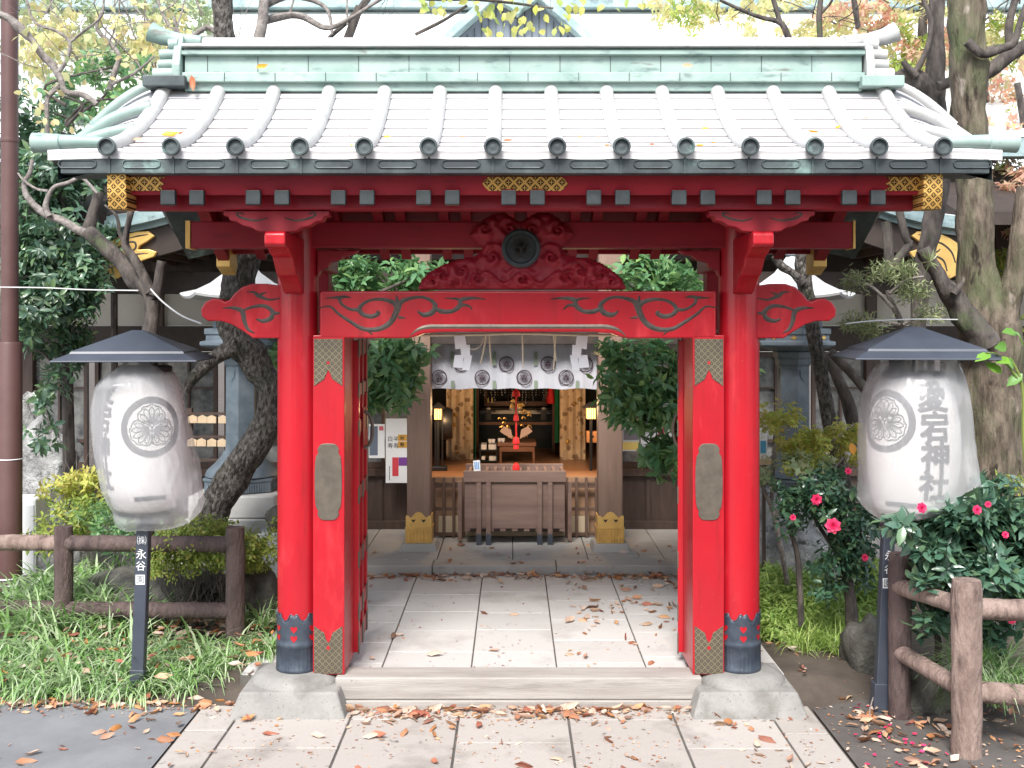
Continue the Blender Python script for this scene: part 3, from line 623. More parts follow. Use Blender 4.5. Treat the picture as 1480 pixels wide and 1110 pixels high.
obj('corner_fitting', MB().prism([(PX(172,y_),3.084),(PX(238,y_),3.084),(PX(228,y_),3.105),(PX(236,y_),3.123),(PX(228,y_),3.141),(PX(238,y_),3.162),(PX(172,y_),3.162)], tilt, 0, .008), m_goldp, fb, bevel=.002)
obj('corner_fitting', MB().prism([(PX(1346,y_),3.084),(PX(1280,y_),3.084),(PX(1290,y_),3.105),(PX(1282,y_),3.123),(PX(1290,y_),3.141),(PX(1280,y_),3.162),(PX(1346,y_),3.162)], tilt, 0, .008), m_goldp, fb, bevel=.002)
# roof profile
def zf(s_): return 3.935-.94*s_+.33*s_*s_ if s_ <= 1.12 else 3.935-.94*1.12+.33*1.12**2
def zr(s_): return 3.935-.78*s_+.10*s_*s_
RY = 7.27
RIB = 2.366                                    # half width between the outermost ribs
def droop(x, s_, smax):
    e = max(0, abs(x-RX)-RIB)/.37; return (.165*(1-s_/smax)**.8+.012)*e**1.8
for k in range(9):
    for sg in (-1,1):
        x = RX-.01+(k-4)*.4925+sg*.083
        a = Vector((x,6.30,3.045)); b = Vector((x,RY,3.60))
        r_ = obj('rafter', MB().bar(a,b,.075,.085), m_redshade, gate, bevel=.004)
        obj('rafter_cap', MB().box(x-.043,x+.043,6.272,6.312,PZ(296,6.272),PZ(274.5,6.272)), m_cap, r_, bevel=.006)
        obj('rafter', MB().bar((x,RY,3.60),(x,8.66,2.865),.075,.085), m_redshade, gate, bevel=.004)
obj('front_soffit', MB().add([(RX-2.3,6.30,3.115),(RX+2.3,6.30,3.115),(RX+2.3,RY,3.665),(RX-2.3,RY,3.665),(RX-2.3,6.30,3.135),(RX+2.3,6.30,3.135),(RX+2.3,RY,3.685),(RX-2.3,RY,3.685)],[(0,1,2,3),(7,6,5,4),(0,4,5,1),(1,5,6,2),(2,6,7,3),(3,7,4,0)]), m_redshade, gate)
obj('rear_soffit', MB().add([(RX-2.3,RY,3.664),(RX+2.3,RY,3.664),(RX+2.3,8.7,2.905),(RX-2.3,8.7,2.905),(RX-2.3,RY,3.684),(RX+2.3,RY,3.684),(RX+2.3,8.7,2.925),(RX-2.3,8.7,2.925)],[(0,1,2,3),(7,6,5,4),(0,4,5,1),(1,5,6,2),(2,6,7,3),(3,7,4,0)]), m_redshade, gate)
for s in (-1,1):
    xb = RX+s*2.34; tp = []; bt_ = []
    for i in range(11):
        q = 1.0*i/10; tp.append((RY-q, zf(q)-.115)); bt_.append((RY-q, zf(q)-.115-.185-.02*(q > .85)))
    fr = [(8.70-1.43*i/10, zr(1.43*(1-i/10))-.115) for i in range(11)]; fr_b = [(a, b-.19) for a,b in fr]
    pol = fr+tp[1:]+list(reversed(bt_))[:-1]+list(reversed(fr_b))
    bd = obj('bargeboard', MB().pyz(pol, xb-.045, xb+.045), m_redshade, gate, bevel=.005)
    zt = zf(1.0)-.105
    obj('tail_fitting', MB().pyz([(6.245,zt-.25),(6.226,zt-.17),(6.220,zt-.04),(6.222,zt+.005),(6.40,zt-.005),(6.40,zt-.245)], xb-.055, xb+.055), m_goldq, bd, bevel=.006)
    zt = zr(1.43)-.11
    obj('tail_fitting', MB().pyz([(8.52,zt+.01),(8.73,zt-.05),(8.735,zt-.14),(8.70,zt-.21),(8.52,zt-.15)], xb-.055, xb+.055), m_gold, bd, bevel=.006)
    vsb = MB()
    prof_ = [(RY-1.05*(1-i/8), zf(1.05*(1-i/8))-.075) for i in range(8)]+[(RY+1.45*i/8, zr(1.45*i/8)-.075) for i in range(9)]
    x0_, x1_ = xb+s*.046, xb+s*.335
    vsb.grid([[(x0_,a,b_) for a,b_ in prof_],[(x1_,a,b_-.06*(1 if 6.5 < a else .2)) for a,b_ in prof_],[(x1_,a,b_-.105) for a,b_ in prof_],[(x0_,a,b_-.04) for a,b_ in prof_],[(x0_,a,b_) for a,b_ in prof_]])
    obj('verge_soffit', vsb, m_eave, gate, smooth=40)
    obj('gable_panel', MB().pyz([(6.6,2.99),(8.2,2.99),(RY,3.66)], GX+s*1.36, GX+s*1.40), m_redshade, gate)
# copper covering of the front slope, laid in lapped courses, sagging between the rolls
bay = 2*RIB/13
def sag(x, s_): 
    u = (x-RX+RIB)/bay
    return -.007*(.5-.5*math.cos(2*PI*u))*(s_/1.09)**3 if abs(x-RX) < RIB else 0
xsr = [RX-RIB-.35+.35*i/6 for i in range(6)]+[RX-RIB+bay*i/8 for i in range(13*8+1)]+[RX+RIB+.35*(i+1)/6 for i in range(6)]
def slope(smax, zfun, sgn, courses):
    rows = []; pr = lambda s_, dz, dy=0: [(x, RY-sgn*(s_+dy), zfun(s_)+dz+sag(x,s_)-droop(x,s_,smax)) for x in xsr]
    for i in range(len(courses)-1):
        a, b = courses[i], courses[i+1]
        for t in (0,.5,1): rows.append(pr(a+(b-a)*t, -.004+.013*t))
        rows.append(pr(b, .003, .001)); rows.append(pr(b, -.004, -.011))
    rows = rows[:-2]; mb = MB().grid(rows)
    lip = pr(smax, -.005, .004); lip2 = pr(smax, -.020, .0); mb.grid([rows[-1], lip, lip2])
    und = [pr(smax*t, -.05) for t in (0,.25,.5,.75,1)]; mb.grid([lip2]+und[::-1])
    for e in (0,-1): mb.grid([[r[e] for r in rows[::5]]+[rows[-1][e]], [(p[0],p[1],p[2]-.05) for p in [r[e] for r in rows[::5]]+[rows[-1][e]]]])
    return mb
obj('front_roof_slope', slope(1.09, zf, 1, [0,.17,.29,.41,.54,.67,.80,.90,1.0,1.09]), m_roof, gate, smooth=25)
obj('rear_roof_slope', slope(1.50, zr, -1, [0,.2,.38,.56,.74,.92,1.1,1.28,1.5]), m_roof, gate, smooth=25)
for k in range(14):
    x = RX-RIB+k*bay
    pts = [(x, RY-q, zf(q)+.022) for q in [.08+1.034*i/16 for i in range(17)]]
    o = obj('roof_roll', MB().tube(pts, .046, 14), m_roll, gate, smooth=50)
    for q in (.36,.74): obj('roll_joint', MB().tube([(x,RY-q+.006,zf(q)+.024),(x,RY-q-.006,zf(q)+.020)], .0485, 14), m_roll, o, smooth=30)
    ye = RY-1.127; ze = zf(1.127)+.018
    obj('end_cap', MB().lathe([(.046,.03),(.050,.0),(.052,-.008),(.049,-.014),(.041,-.015),(.037,-.006),(.034,.004),(.025,.006),(.008,.003),(.001,.003)], (x,ye,ze), 28, 'y'), m_eave, o, smooth=35)
    pts = [(x, RY+q, zr(q)+.022) for q in [.08+1.44*i/8 for i in range(9)]]
    obj('roof_roll', MB().tube(pts, .046, 8), m_roll, gate, smooth=50)
# verge rolls across the drooping gable ends
for s in (-1,1):
    for (q, xe, zoff, r0) in ((.12,.44,.045,.030),(.38,.43,.03,.036),(.68,.34,.015,.032)):
        pts = []
        for i in range(11):
            t = i/10; x = RX+s*(RIB+t*xe); pts.append((x, RY-q-.07*t, zf(q+.07*t)+.035+zoff*(1-t*t)-droop(x,q,1.09)*.9))
        o = obj('verge_roll', MB().tube(pts, [r0]*10+[r0*1.12], 14), m_verd if s < 0 else m_roll, gate, smooth=50)
        c = pts[6]; obj('roll_joint', MB().tube([pts[4],tuple((Vector(pts[4])*.85+Vector(pts[5])*.15))], r0*1.05, 14), m_verd if s < 0 else m_roll, o, smooth=30)
    y0 = RY-1.055; z0 = zf(1.09)+.045
    pts = [(RX+s*(RIB+.02+.38*i/6), y0, z0+.006*math.sin(i/6*PI)) for i in range(7)]
    o = obj('corner_roll', MB().tube(pts, [.030,.033,.036,.039,.042,.045,.046], 16), m_verd, gate, smooth=50)
    xq = RX+s*(RIB+.385)
    obj('corner_cap', MB().lathe([(.044,-s*.10),(.050,-s*.095),(.057,s*.05),(.058,s*.06),(.050,s*.062),(.044,s*.045),(.002,s*.04)], (xq,y0,z0), 28, 'x'), m_verd, o, smooth=35)
# dark copper eave box with embossed slots
ef = obj('eave_box', MB().box(RX-2.645,RX+2.645,6.185,6.42,3.168,3.272), m_eave, gate, bevel=.004)
for k in range(15):
    xc = RX+(k-7)*bay; xw = .085
    ring = [(xc+xw*c+.022*math.cos(a), 3.222+.022*math.sin(a)) for c,a in [(1,R(t)) for t in range(-90,91,30)]+[(-1,R(t)) for t in range(90,271,30)]]
    obj('slot_moulding', MB().tube([(a,6.183,b) for a,b in ring+ring[:1]], .0055, 6, cap=False), m_eave, ef, smooth=60)
    if k < 14: obj('panel_seam', MB().box(RX-RIB+k*bay-.006,RX-RIB+k*bay+.006,6.179,6.190,3.168,3.262), m_eave, ef)
obj('eave_box', MB().box(RX-2.645,RX+2.645,8.62,8.78,2.95,3.05), m_eave, gate, bevel=.004)
# ridge
rg = obj('ridge', MB().box(RX-2.22,RX+2.22,RY-.15,RY+.15,3.84,4.085), m_verd, gate, bevel=.004)
rx_ = RX; 
def seamrow(mb, y, z0, z1, step, off): 
    x = RX-2.2+off
    while x < RX+2.2: mb.box(x-.002,x+.002,y-.0035,y+.002,z0,z1); x += step
obj('ridge_base_course', MB().box(RX-2.23,RX+2.23,RY-.185,RY+.185,3.893,3.955), m_verd, rg, bevel=.006)
obj('ridge_lip', MB().box(RX-2.23,RX+2.23,RY-.19,RY+.19,4.070,4.098), m_verd, rg, bevel=.004)
obj('ridge_lip', MB().box(RX-2.23,RX+2.23,RY-.215,RY+.215,4.118,4.136), m_roll, rg, bevel=.004)
obj('ridge_neck', MB().box(RX-2.22,RX+2.22,RY-.165,RY+.165,4.099,4.117), m_verd, rg)
for (y,z0,z1,off) in ((RY-.15,3.957,4.068,.13),(RY-.185,3.896,3.952,.25)):
    for i in range(13): obj('ridge_seam', MB().box(RX-2.2+off+i*.33-.002,RX-2.2+off+i*.33+.002,y-.0035,y+.002,z0,z1), m_eave, rg)
obj('ridge_roll', MB().tube([(RX-2.25,RY-.02,4.165),(RX+2.25,RY-.02,4.165)], .058, 20), m_roll, rg, smooth=50)
for i in range(14): obj('roll_joint', MB().tube([(RX-2.2+i*.33,RY-.02,4.165),(RX-2.19+i*.33,RY-.02,4.165)], .060, 20), m_roll, rg, smooth=30)
for s in (-1,1):
    e = thing('ridge_end', None, None, (0,0,0)); e.parent = gate; ORG[e.name] = ORG[gate.name]; e.location = (0,0,0)
    x = RX+s*2.235
    X = lambda a,b: (min(x+s*a,x+s*b), max(x+s*a,x+s*b))
    obj('end_slab', MB().pyz([(RY-.20,3.90),(RY+.20,3.90),(RY+.21,4.0),(RY+.17,4.12),(RY+.12,4.215),(RY-.12,4.215),(RY-.17,4.12),(RY-.21,4.0)], *X(0,.055)), m_verd if s < 0 else m_roll, e, bevel=.01)
    for (zz_,rr,ln) in ((3.952,.044,.19),(4.022,.031,.16),(4.085,.034,.15),(4.150,.038,.09)):
        obj('scroll_roll', MB().tube([(x+s*.03,RY-.13,zz_),(x+s*ln*.6,RY-.13,zz_),(x+s*ln,RY-.13,zz_-.004)], [rr,rr,rr*1.04], 14), m_verd if s < 0 else m_roll, e, smooth=45)
        obj('scroll_roll', MB().tube([(x+s*.03,RY+.13,zz_),(x+s*ln,RY+.13,zz_)], rr, 10), m_verd, e, smooth=45)
    obj('ridge_horn', MB().tube([(x-s*.10,RY-.06,4.185),(x+s*.05,RY-.07,4.193),(x+s*.15,RY-.08,4.212),(x+s*.23,RY-.09,4.245)], [.040,.047,.055,.066], 18), m_verd if s < 0 else m_roll, e, smooth=50)
    obj('end_base', MB().box(*X(-.04,.235), RY-.235, RY+.2, 3.855, 3.925), m_eave if s < 0 else m_verd, e, bevel=.006)
# the two open door leaves
def door(s, ang):
    hx = GX+s*1.112; hy = 7.40; L = .66; d = Vector((-s*math.cos(R(ang)), math.sin(R(ang)), 0)); nrm = Vector((d.y, -d.x, 0))
    if nrm.x*(-s) < 0: nrm = -nrm                       # toward the middle of the opening
    D = thing('door_leaf', None, None, (0,0,0)); D.parent = gate; ORG[D.name] = ORG[gate.name]; D.location = (0,0,0)
    def bx(mb, u0, u1, t0, t1, z0, z1):
        c = Vector((hx,hy,0))+d*(u0+u1)/2+nrm*(t0+t1)/2+Vector((0,0,(z0+z1)/2)); mb.obox(c, d*(u1-u0)/2, nrm*(t1-t0)/2, Vector((0,0,(z1-z0)/2)))
    z0, z1 = .075, 2.20
    m = MB(); bx(m, .01, L-.01, -.012, .0, z0+.01, z1-.01); obj('door_panel', m, m_red, D)
    for (u0,u1) in ((0,.075),(.285,.345),(L-.075,L)):
        m = MB(); bx(m, u0, u1, -.03, .026, z0, z1); obj('stile', m, m_red, D, bevel=.004)
    rails = [(z0,z0+.12),(.30,.40),(.66,.75),(1.10,1.19),(1.56,1.64),(1.82,1.90),(z1-.10,z1)]
    for (a,b) in rails:
        m = MB(); bx(m, .01, L-.01, -.026, .022, a, b); r_ = obj('rail', m, m_red, D, bevel=.003)
        for u in (.04,.315,L-.04):
            m = MB(); bx(m, u-.042, u+.042, .020, .029, a-.012, b+.012); obj('crossing_plate', m, m_oval, D, bevel=.002)
    m = MB(); c = Vector((hx,hy,1.56))+d*.35
    pts = [c+nrm*(.03+.06*math.sin(PI*k/10))+Vector((0,0,.13*math.cos(PI*k/10))) for k in range(11)]
    m.tube(pts, .012, 8); obj('door_handle', m, m_oval, D, smooth=50)
    m = MB(); bx(m, .26, .44, .026, .032, 1.44, 1.72); obj('handle_plate', m, m_redshade, D, bevel=.003)
door(-1, 92.5); door(1, 104)
# ------------------------------------------------------------------ text
def text2d(ch, size, bold=.0, fine=0):
    cu = bpy.data.curves.new('t', 'FONT'); cu.body = ch; cu.size = size; cu.align_x = 'CENTER'; cu.align_y = 'CENTER'; cu.offset = bold; cu.resolution_u = 3
    o = bpy.data.objects.new('t', cu); me = bpy.data.meshes.new_from_object(o)
    v = [(q.co.x, q.co.y) for q in me.vertices]; f = [tuple(p.vertices) for p in me.polygons]
    bpy.data.objects.remove(o); bpy.data.curves.remove(cu); bpy.data.meshes.remove(me)
    if v:
        cx = (min(a for a,b in v)+max(a for a,b in v))/2; cy = (min(b for a,b in v)+max(b for a,b in v))/2; v = [(a-cx,b-cy) for a,b in v]
    if v and fine:
        import bmesh
        bm = bmesh.new(); vv = [bm.verts.new((a,b,0)) for a,b in v]
        for q in f:
            try: bm.faces.new([vv[i] for i in q])
            except ValueError: pass
        bmesh.ops.triangulate(bm, faces=bm.faces[:])
        for _ in range(5):
            ed = [e for e in bm.edges if e.calc_length() > fine]
            if not ed: break
            bmesh.ops.subdivide_edges(bm, edges=ed, cuts=1); bmesh.ops.triangulate(bm, faces=bm.faces[:])
        bm.verts.index_update(); v = [(q.co.x,q.co.y) for q in bm.verts]; f = [tuple(q.index for q in p.verts) for p in bm.faces]; bm.free()
    return v, f
def put_text(mb, ch, size, fn, u0=0, v0=0, bold=0., h=.002, fine=0):
    v, f = text2d(ch, size, bold, fine); mb.add([fn(a+u0, b+v0, h) for a,b in v], f)

# ------------------------------------------------------------------ THE SHRINE HALL
HX = .02
hall = thing('shrine_hall', 'dark wooden shrine hall with a broad copper roof beyond the red gate', 'shrine hall', (HX,11.5,0))
yp_ = 10.74
for px0, px1 in ((588,622),(865,900)):
    x0, x1 = PX(px0,yp_), PX(px1,yp_); m_ = (x0+x1)/2; y0, y1 = yp_, yp_+.235
    p = obj('hall_pillar', MB().box(x0,x1,y0,y1,.15,3.2), m_wood, hall, bevel=.012, seg=3)
    a, b = .195, .165; yc = (y0+y1)/2
    obj('pillar_base', MB().add([(m_+i*a,yc+j*a,.07) for i,j in ((-1,-1),(1,-1),(1,1),(-1,1))]+[(m_+i*b,yc+j*b,.152) for i,j in ((-1,-1),(1,-1),(1,1),(-1,1))], [(0,3,2,1),(4,5,6,7),(0,1,5,4),(1,2,6,5),(2,3,7,6),(3,0,4,7)]), m_plat, p, bevel=.01)
    hw = (x1-x0)/2+.010; z0, z1, z2 = .153, .293, .372
    sb = MB(); sb.box(m_-hw-.004,m_+hw+.004,y0-.014,y1+.014,z0,z1)
    for k in range(9): sb.lathe([(.009,z0+.012),(.009,z1-.014)], (m_-hw+.014+k*(2*hw-.028)/8, y0-.016, 0), 10)
    sb.box(m_-hw-.008,m_+hw+.008,y0-.020,y1+.020,z1+.001,z1+.012)
    top_ = [(m_-hw,z1+.013),(m_+hw,z1+.013),(m_+hw,z2+.045),(m_+hw*.80,z2+.052),(m_+hw*.62,z2+.030),(m_+hw*.45,z2+.050),(m_+hw*.25,z2+.078),(m_,z2+.090),(m_-hw*.25,z2+.078),(m_-hw*.45,z2+.050),(m_-hw*.62,z2+.030),(m_-hw*.80,z2+.052),(m_-hw,z2+.045)]
    sb.pxz(top_, y0-.011, y1+.011)
    so2 = obj('gilt_shoe', sb, m_gold, p, bevel=.002)
    for sg in (-1,1): obj('shoe_opening', MB().pxz([(m_+sg*hw*.40+u,z2+v) for u,v in ((-.022,.012),(0,-.016),(.022,.012),(.012,.018),(0,.008),(-.012,.018))], y0-.0135, y0-.012), m_black, p)
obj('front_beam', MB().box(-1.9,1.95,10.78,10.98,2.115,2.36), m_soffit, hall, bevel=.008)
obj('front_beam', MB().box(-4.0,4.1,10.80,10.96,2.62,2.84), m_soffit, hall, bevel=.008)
# back walls left and right of the doorway
yw = 11.9
for s in (-1,1):
    X = lambda a,b: (min(HX+s*a,HX+s*b), max(HX+s*a,HX+s*b))
    wl = obj('plinth_wall', MB().box(*X(1.02,7.2), yw, yw+.1, .06, .66), m_dark, hall)
    for k in range(18): obj('batten', MB().box(*X(1.10+k*.34,1.145+k*.34), yw-.018, yw+.01, .10, .62), m_dark, wl, bevel=.003)
    obj('sill_beam', MB().box(*X(1.0,7.2), yw-.06, yw+.1, .661, .74), m_dark, hall, bevel=.004)
    obj('ground_beam', MB().box(*X(1.0,7.2), yw-.05, yw+.1, .081, .17), m_dark, hall, bevel=.004)
    obj('lintel_beam', MB().box(*X(1.0,7.2), yw-.05, yw+.12, 2.02, 2.30), m_soffit, hall, bevel=.004)
    obj('plaster_band', MB().box(*X(.9,7.2), yw+.02, yw+.1, 2.301, 2.80), m_plast, hall)
    obj('eave_beam', MB().box(*X(.9,7.2), yw-.03, yw+.12, 2.801, 4.0), m_soffit, hall)
    for k in range(5): obj('wall_post', MB().box(*X(1.0+k*1.42,1.12+k*1.42), yw-.045, yw+.11, .17, 3.6), m_dark, hall, bevel=.004)
    for k in range(8):
        x0, x1 = X(1.13+k*.71, 1.13+k*.71+.63)
        wz0, wz1 = (.745, 2.015)
        fr = MB()
        fr.box(x0,x0+.04,yw+.0,yw+.05,wz0,wz1); fr.box(x1-.04,x1,yw+.0,yw+.05,wz0,wz1)
        fr.box(x0+.04,x1-.04,yw+.002,yw+.048,wz0,wz0+.06); fr.box(x0+.04,x1-.04,yw+.002,yw+.048,wz1-.05,wz1)
        fr.box(x0+.04,x1-.04,yw+.004,yw+.046,1.02,1.055)
        for j in (2,): fr.box(x0+j*.1575-.012,x0+j*.1575+.012,yw+.006,yw+.044,wz0+.06,wz1-.05)
        for z in (1.62,): fr.box(x0+.04,x1-.04,yw+.008,yw+.042,z-.009,z+.009)
        w_ = obj('window', fr, m_dark, hall)
        obj('window_pane', MB().box(x0+.02,x1-.02,yw+.052,yw+.06,wz0,wz1), m_glass, w_)
# gable roof of the porch: curved covering, bargeboard, gilt tail ornaments
HC, HWD = .19, 3.99
def zk(x):
    t = max(0, 1-abs(x-HC)/HWD); return 3.143+1.05*(.5-.5*math.cos(PI*t))+.42*t
xs_ = [HC+HWD*(i/30) for i in range(-30,31)]
def curved(y0, y1, d0, d1):
    m = MB(); n = len(xs_)
    vs = [(x,y0,zk(x)+d0) for x in xs_]+[(x,y0,zk(x)+d1) for x in xs_]+[(x,y1,zk(x)+d1) for x in xs_]+[(x,y1,zk(x)+d0) for x in xs_]
    fs = []
    for i in range(n-1):
        for a,b in ((0,1),(1,2),(2,3),(3,0)): fs.append((a*n+i,a*n+i+1,b*n+i+1,b*n+i))
    fs += [(0,n,2*n,3*n),(n-1,4*n-1,3*n-1,2*n-1)]
    return m.add(vs, fs)
pr = obj('porch_roof', curved(10.16,14.2,.001,.05), m_hroofe, hall, smooth=40)
for i in range(3): obj('roof_edge_course', curved(10.06+.05*i,10.5,.051+.045*i,.092+.045*i), m_hroofe, pr, smooth=40)
obj('porch_cover', curved(10.26,14.2,.187,.205), m_hroof, hall, smooth=40)
sm = MB()
bb_ = obj('porch_bargeboard', curved(10.20,10.28,-.27,-.002), m_soffit, hall, smooth=40)
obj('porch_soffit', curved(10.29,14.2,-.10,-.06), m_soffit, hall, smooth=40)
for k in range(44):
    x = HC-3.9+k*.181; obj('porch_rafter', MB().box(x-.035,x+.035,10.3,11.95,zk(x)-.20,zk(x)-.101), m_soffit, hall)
tl = [(156,352),(166,345),(178,339),(196,335),(214,334),(223,341),(212,349),(201,355),(199,361),(214,360),(226,364),(222,371),(206,376),(192,384),(182,393),(168,403),(158,398),(151,376)]
for s in (0,1): obj('tail_ornament', MB().pxz([(PX(a if not s else 1541-a,10.15),PZ(b,10.15)) for a,b in tl], 10.15, 10.198), m_gold, bb_, bevel=.006)
for s in (0,1):
    cv = MB(); fo_ = lambda u,v,h: (PX(u if not s else 1541-u,10.15), 10.15-h, PZ(v,10.15))
    cv.ribbon([(160,380),(166,364),(180,352),(194,350),(196,358),(188,364),(182,360)],[2,3,3,3,3,3,1.5],fo_,0,.004); cv.ribbon([(172,392),(178,376),(196,368),(214,366)],[2,3,3,1],fo_,0,.004); cv.ribbon([(184,345),(200,341),(214,339)],[1,2.5,1],fo_,0,.004); obj('scroll_carving', cv, m_groove, bb_)
# main roof with a dormer gable and ridge behind
mr = MB(); n = 14
for i in range(9):
    y0, y1 = 11.2+i*.45, 11.2+(i+1)*.45
def zm(y): t = (y-11.2)/3.9; return 4.25+2.15*t+.30*t*t
rows = []
for i in range(14):
    a, b = 11.2+i*.28, 11.2+(i+1)*.28; rows.append([(x,a,zm(a)) for x in (-7.5,-3,0,3,7.5)]); rows.append([(x,b,zm(b)-.012) for x in (-7.5,-3,0,3,7.5)])
obj('main_roof', mr.grid(rows), m_hroof, hall)
obj('main_eave', MB().box(-7.5,7.5,11.2,11.4,4.05,4.24), m_hroofe, hall)
for (z0,z1,d) in ((6.66,6.80,.20),(6.81,6.85,.24),(6.86,7.02,.17)): obj('main_ridge', MB().box(-7.6,7.6,15.05-d,15.05+d,z0,z1), m_hroofe if z1 < 6.84 else m_hroof, hall, bevel=.006)
yd = 13.6; ax, az_ = PX(748,yd), PZ(-24,yd); bz = PZ(66,yd); bl, br = PX(652,yd), PX(842,yd)
dm = obj('dormer_gable', MB().pxz([(bl,bz),(br,bz),(ax,az_)], yd, yd+1.2), m_blueb, hall)
for k in range(-7,8):
    x = ax+k*.09; zt = az_-abs(x-ax)*(az_-bz)/((br-bl)/2)-.05
    if zt > bz: obj('batten', MB().box(x-.007,x+.007,yd-.012,yd-.001,bz,zt), m_eave, dm)
for s,bx_ in ((-1,bl),(1,br)):
    a = Vector((ax,yd-.09,az_+.05)); b = Vector((bx_+s*.12,yd-.09,bz-.02)); d = (b-a).normalized(); nrm = Vector((-d.z,0,d.x))
    obj('dormer_verge', MB().obox((a+b)/2, (b-a)/2, Vector((0,.16,0)), nrm*.05), m_hroofe, dm, bevel=.01)
obj('dormer_crest', MB().pxz([(ax+(u-748)*yd/F,PZ(v,yd-.2)) for u,v in ((718,-30),(778,-30),(782,-6),(768,8),(757,14),(748,24),(739,14),(728,8),(714,-6))], yd-.27, yd-.12), m_verd, dm, bevel=.012)
for s in (-1,1): obj('side_eave', MB().pyz([(10.2,3.25),(11.95,3.75),(11.95,4.0),(10.2,3.37)], *((HC-HWD-3.6,HC-HWD-.01) if s < 0 else (HC+HWD+.01,HC+HWD+3.4))), m_soffit, hall)
# inner room
obj('inner_floor', MB().box(-.99,1.03,11.55,12.0,.60,.70).box(-2.5,2.5,12.03,15.6,.60,.70), M('inner_floor_wood', (.30,.14,.07), (.36,.18,.09), rough=.35, scale=3, stretch=(.5,6,1)), hall)
obj('floor_front', MB().box(-.99,1.03,11.50,11.548,.10,.698), M('floor_riser_wood', (.26,.15,.09), (.32,.19,.11), rough=.5, scale=3, stretch=(.5,6,6)), hall)
obj('inner_step', MB().box(-.78,.80,11.42,11.495,.09,.30), M('step_wood', (.48,.38,.26), (.56,.45,.31), rough=.6, scale=3), hall)
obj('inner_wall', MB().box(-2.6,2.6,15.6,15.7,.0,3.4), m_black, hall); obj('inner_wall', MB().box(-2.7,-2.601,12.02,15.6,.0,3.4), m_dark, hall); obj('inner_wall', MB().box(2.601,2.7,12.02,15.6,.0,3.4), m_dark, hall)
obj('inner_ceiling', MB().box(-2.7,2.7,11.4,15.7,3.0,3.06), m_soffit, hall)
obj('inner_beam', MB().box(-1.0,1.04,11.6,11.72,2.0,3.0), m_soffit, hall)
m_latt = M('brown_lattice_wood', (.10,.058,.04), (.14,.085,.062), rough=.55, scale=4)
# lattice screens beside the offertory box
for i,(a,b) in enumerate(((625,672),(817,864))):
    Y = 11.36; x0, x1 = PX(a,Y), PX(b,Y); L_ = thing('lattice_gate', ['low brown wooden lattice gate left of the offertory box','low brown wooden lattice gate right of the offertory box'][i], 'lattice gate', ((x0+x1)/2,Y,pz))
    tp_ = PZ(690,Y)
    for k in range(4): obj('upright', MB().box(x0+k*(x1-x0-.03)/3,x0+.03+k*(x1-x0-.03)/3,Y,Y+.03,pz,tp_), m_latt, L_, bevel=.003)
    for z in (tp_-.07,.62,.38,.115): obj('crossbar', MB().box(x0,x1,Y+.031,Y+.05,z-.018,z+.018), m_latt, L_, bevel=.003)
# curtain with crests
Y = 10.99; x0, x1 = -.815, .86; zb, zt = PZ(562,Y), 2.14
rows = [[(x0+(x1-x0)*i/60, Y+.012*math.sin(i*.9+1.3*math.sin(i*.23))*(1-j/8*.55)+.004*math.sin(i*2.3), zb+(zt-zb)*j/8+.006*math.sin(i*.5)*(1-j/8)) for i in range(61)] for j in range(9)]
cur = obj('shrine_curtain', MB().grid(rows), m_curt, loc=((x0+x1)/2,Y,zb), smooth=60, label='white curtain printed with round dark crests hanging across the hall doorway', cat='curtain')
def cpt(u, v): return lambda a,b,h: (u+a, Y-.020-h, v+b)
for k,(a,b) in enumerate(((635,545.5),(667,526),(697,545.5),(732,526),(757.5,545.5),(792,526),(818,545.5),(846,527))):
    m = MB(); crest(m, .078, cpt(PX(a,Y),PZ(b,Y)), (.86,1.), .0, .001)
    for t in (90,210,330):
        c_ = (.036*math.cos(R(t)), .036*math.sin(R(t)))
    obj('printed_crest', m, m_purp, cur)
for a in (654.5,714.5,774.5,834.5):
    for (z0,z1) in ((550,562),(508,529)): obj('curtain_tab', MB().box(PX(a-2.6,Y),PX(a+2.6,Y),Y-.019,Y-.0175,PZ(z1,Y)+.004,PZ(z0,Y)), m_tab, cur)
# offertory box
Y = 11.02; bx0, bx1 = PX(671,Y), PX(817,Y); zt = PZ(681,Y)
ob = thing('offertory_box', 'brown wooden offertory box with framed front before the hall doorway', 'offertory box', ((bx0+bx1)/2,Y+.3,pz))
obj('front_panel', MB().box(bx0+.004,bx1-.004,Y+.02,Y+.05,.24,zt-.115), m_boxw, ob, bevel=.003)
for s in (-1,1): 
    xx = bx0 if s < 0 else bx1-.03
    obj('side_panel', MB().box(xx,xx+.03,Y+.053,Y+.62,.24,zt-.115), m_boxw, ob, bevel=.003)
obj('back_panel', MB().box(bx0+.032,bx1-.032,Y+.58,Y+.61,.24,zt-.115), m_boxw, ob)
for k in range(9):
    x = bx0+.03+k*(bx1-bx0-.06)/8; obj('bottom_tooth', MB().box(x-.028,x+.028,Y+.022,Y+.05,.212,.239), m_boxw, ob)
obj('bottom_board', MB().box(bx0+.03,bx1-.03,Y+.055,Y+.57,.20,.23), m_dark, ob)
obj('top_rail', MB().box(bx0-.008,bx1+.008,Y-.004,Y+.055,zt-.112,zt), m_boxw, ob, bevel=.004); obj('top_rail', MB().box(bx0-.008,bx1+.008,Y+.57,Y+.63,zt-.112,zt), m_boxw, ob, bevel=.004)
for k in range(12): obj('top_slat', MB().bar((bx0+.05+k*.087,Y+.057,zt-.05),(bx0+.05+k*.087,Y+.568,zt-.05),.03,.05), m_boxw, ob, bevel=.003)
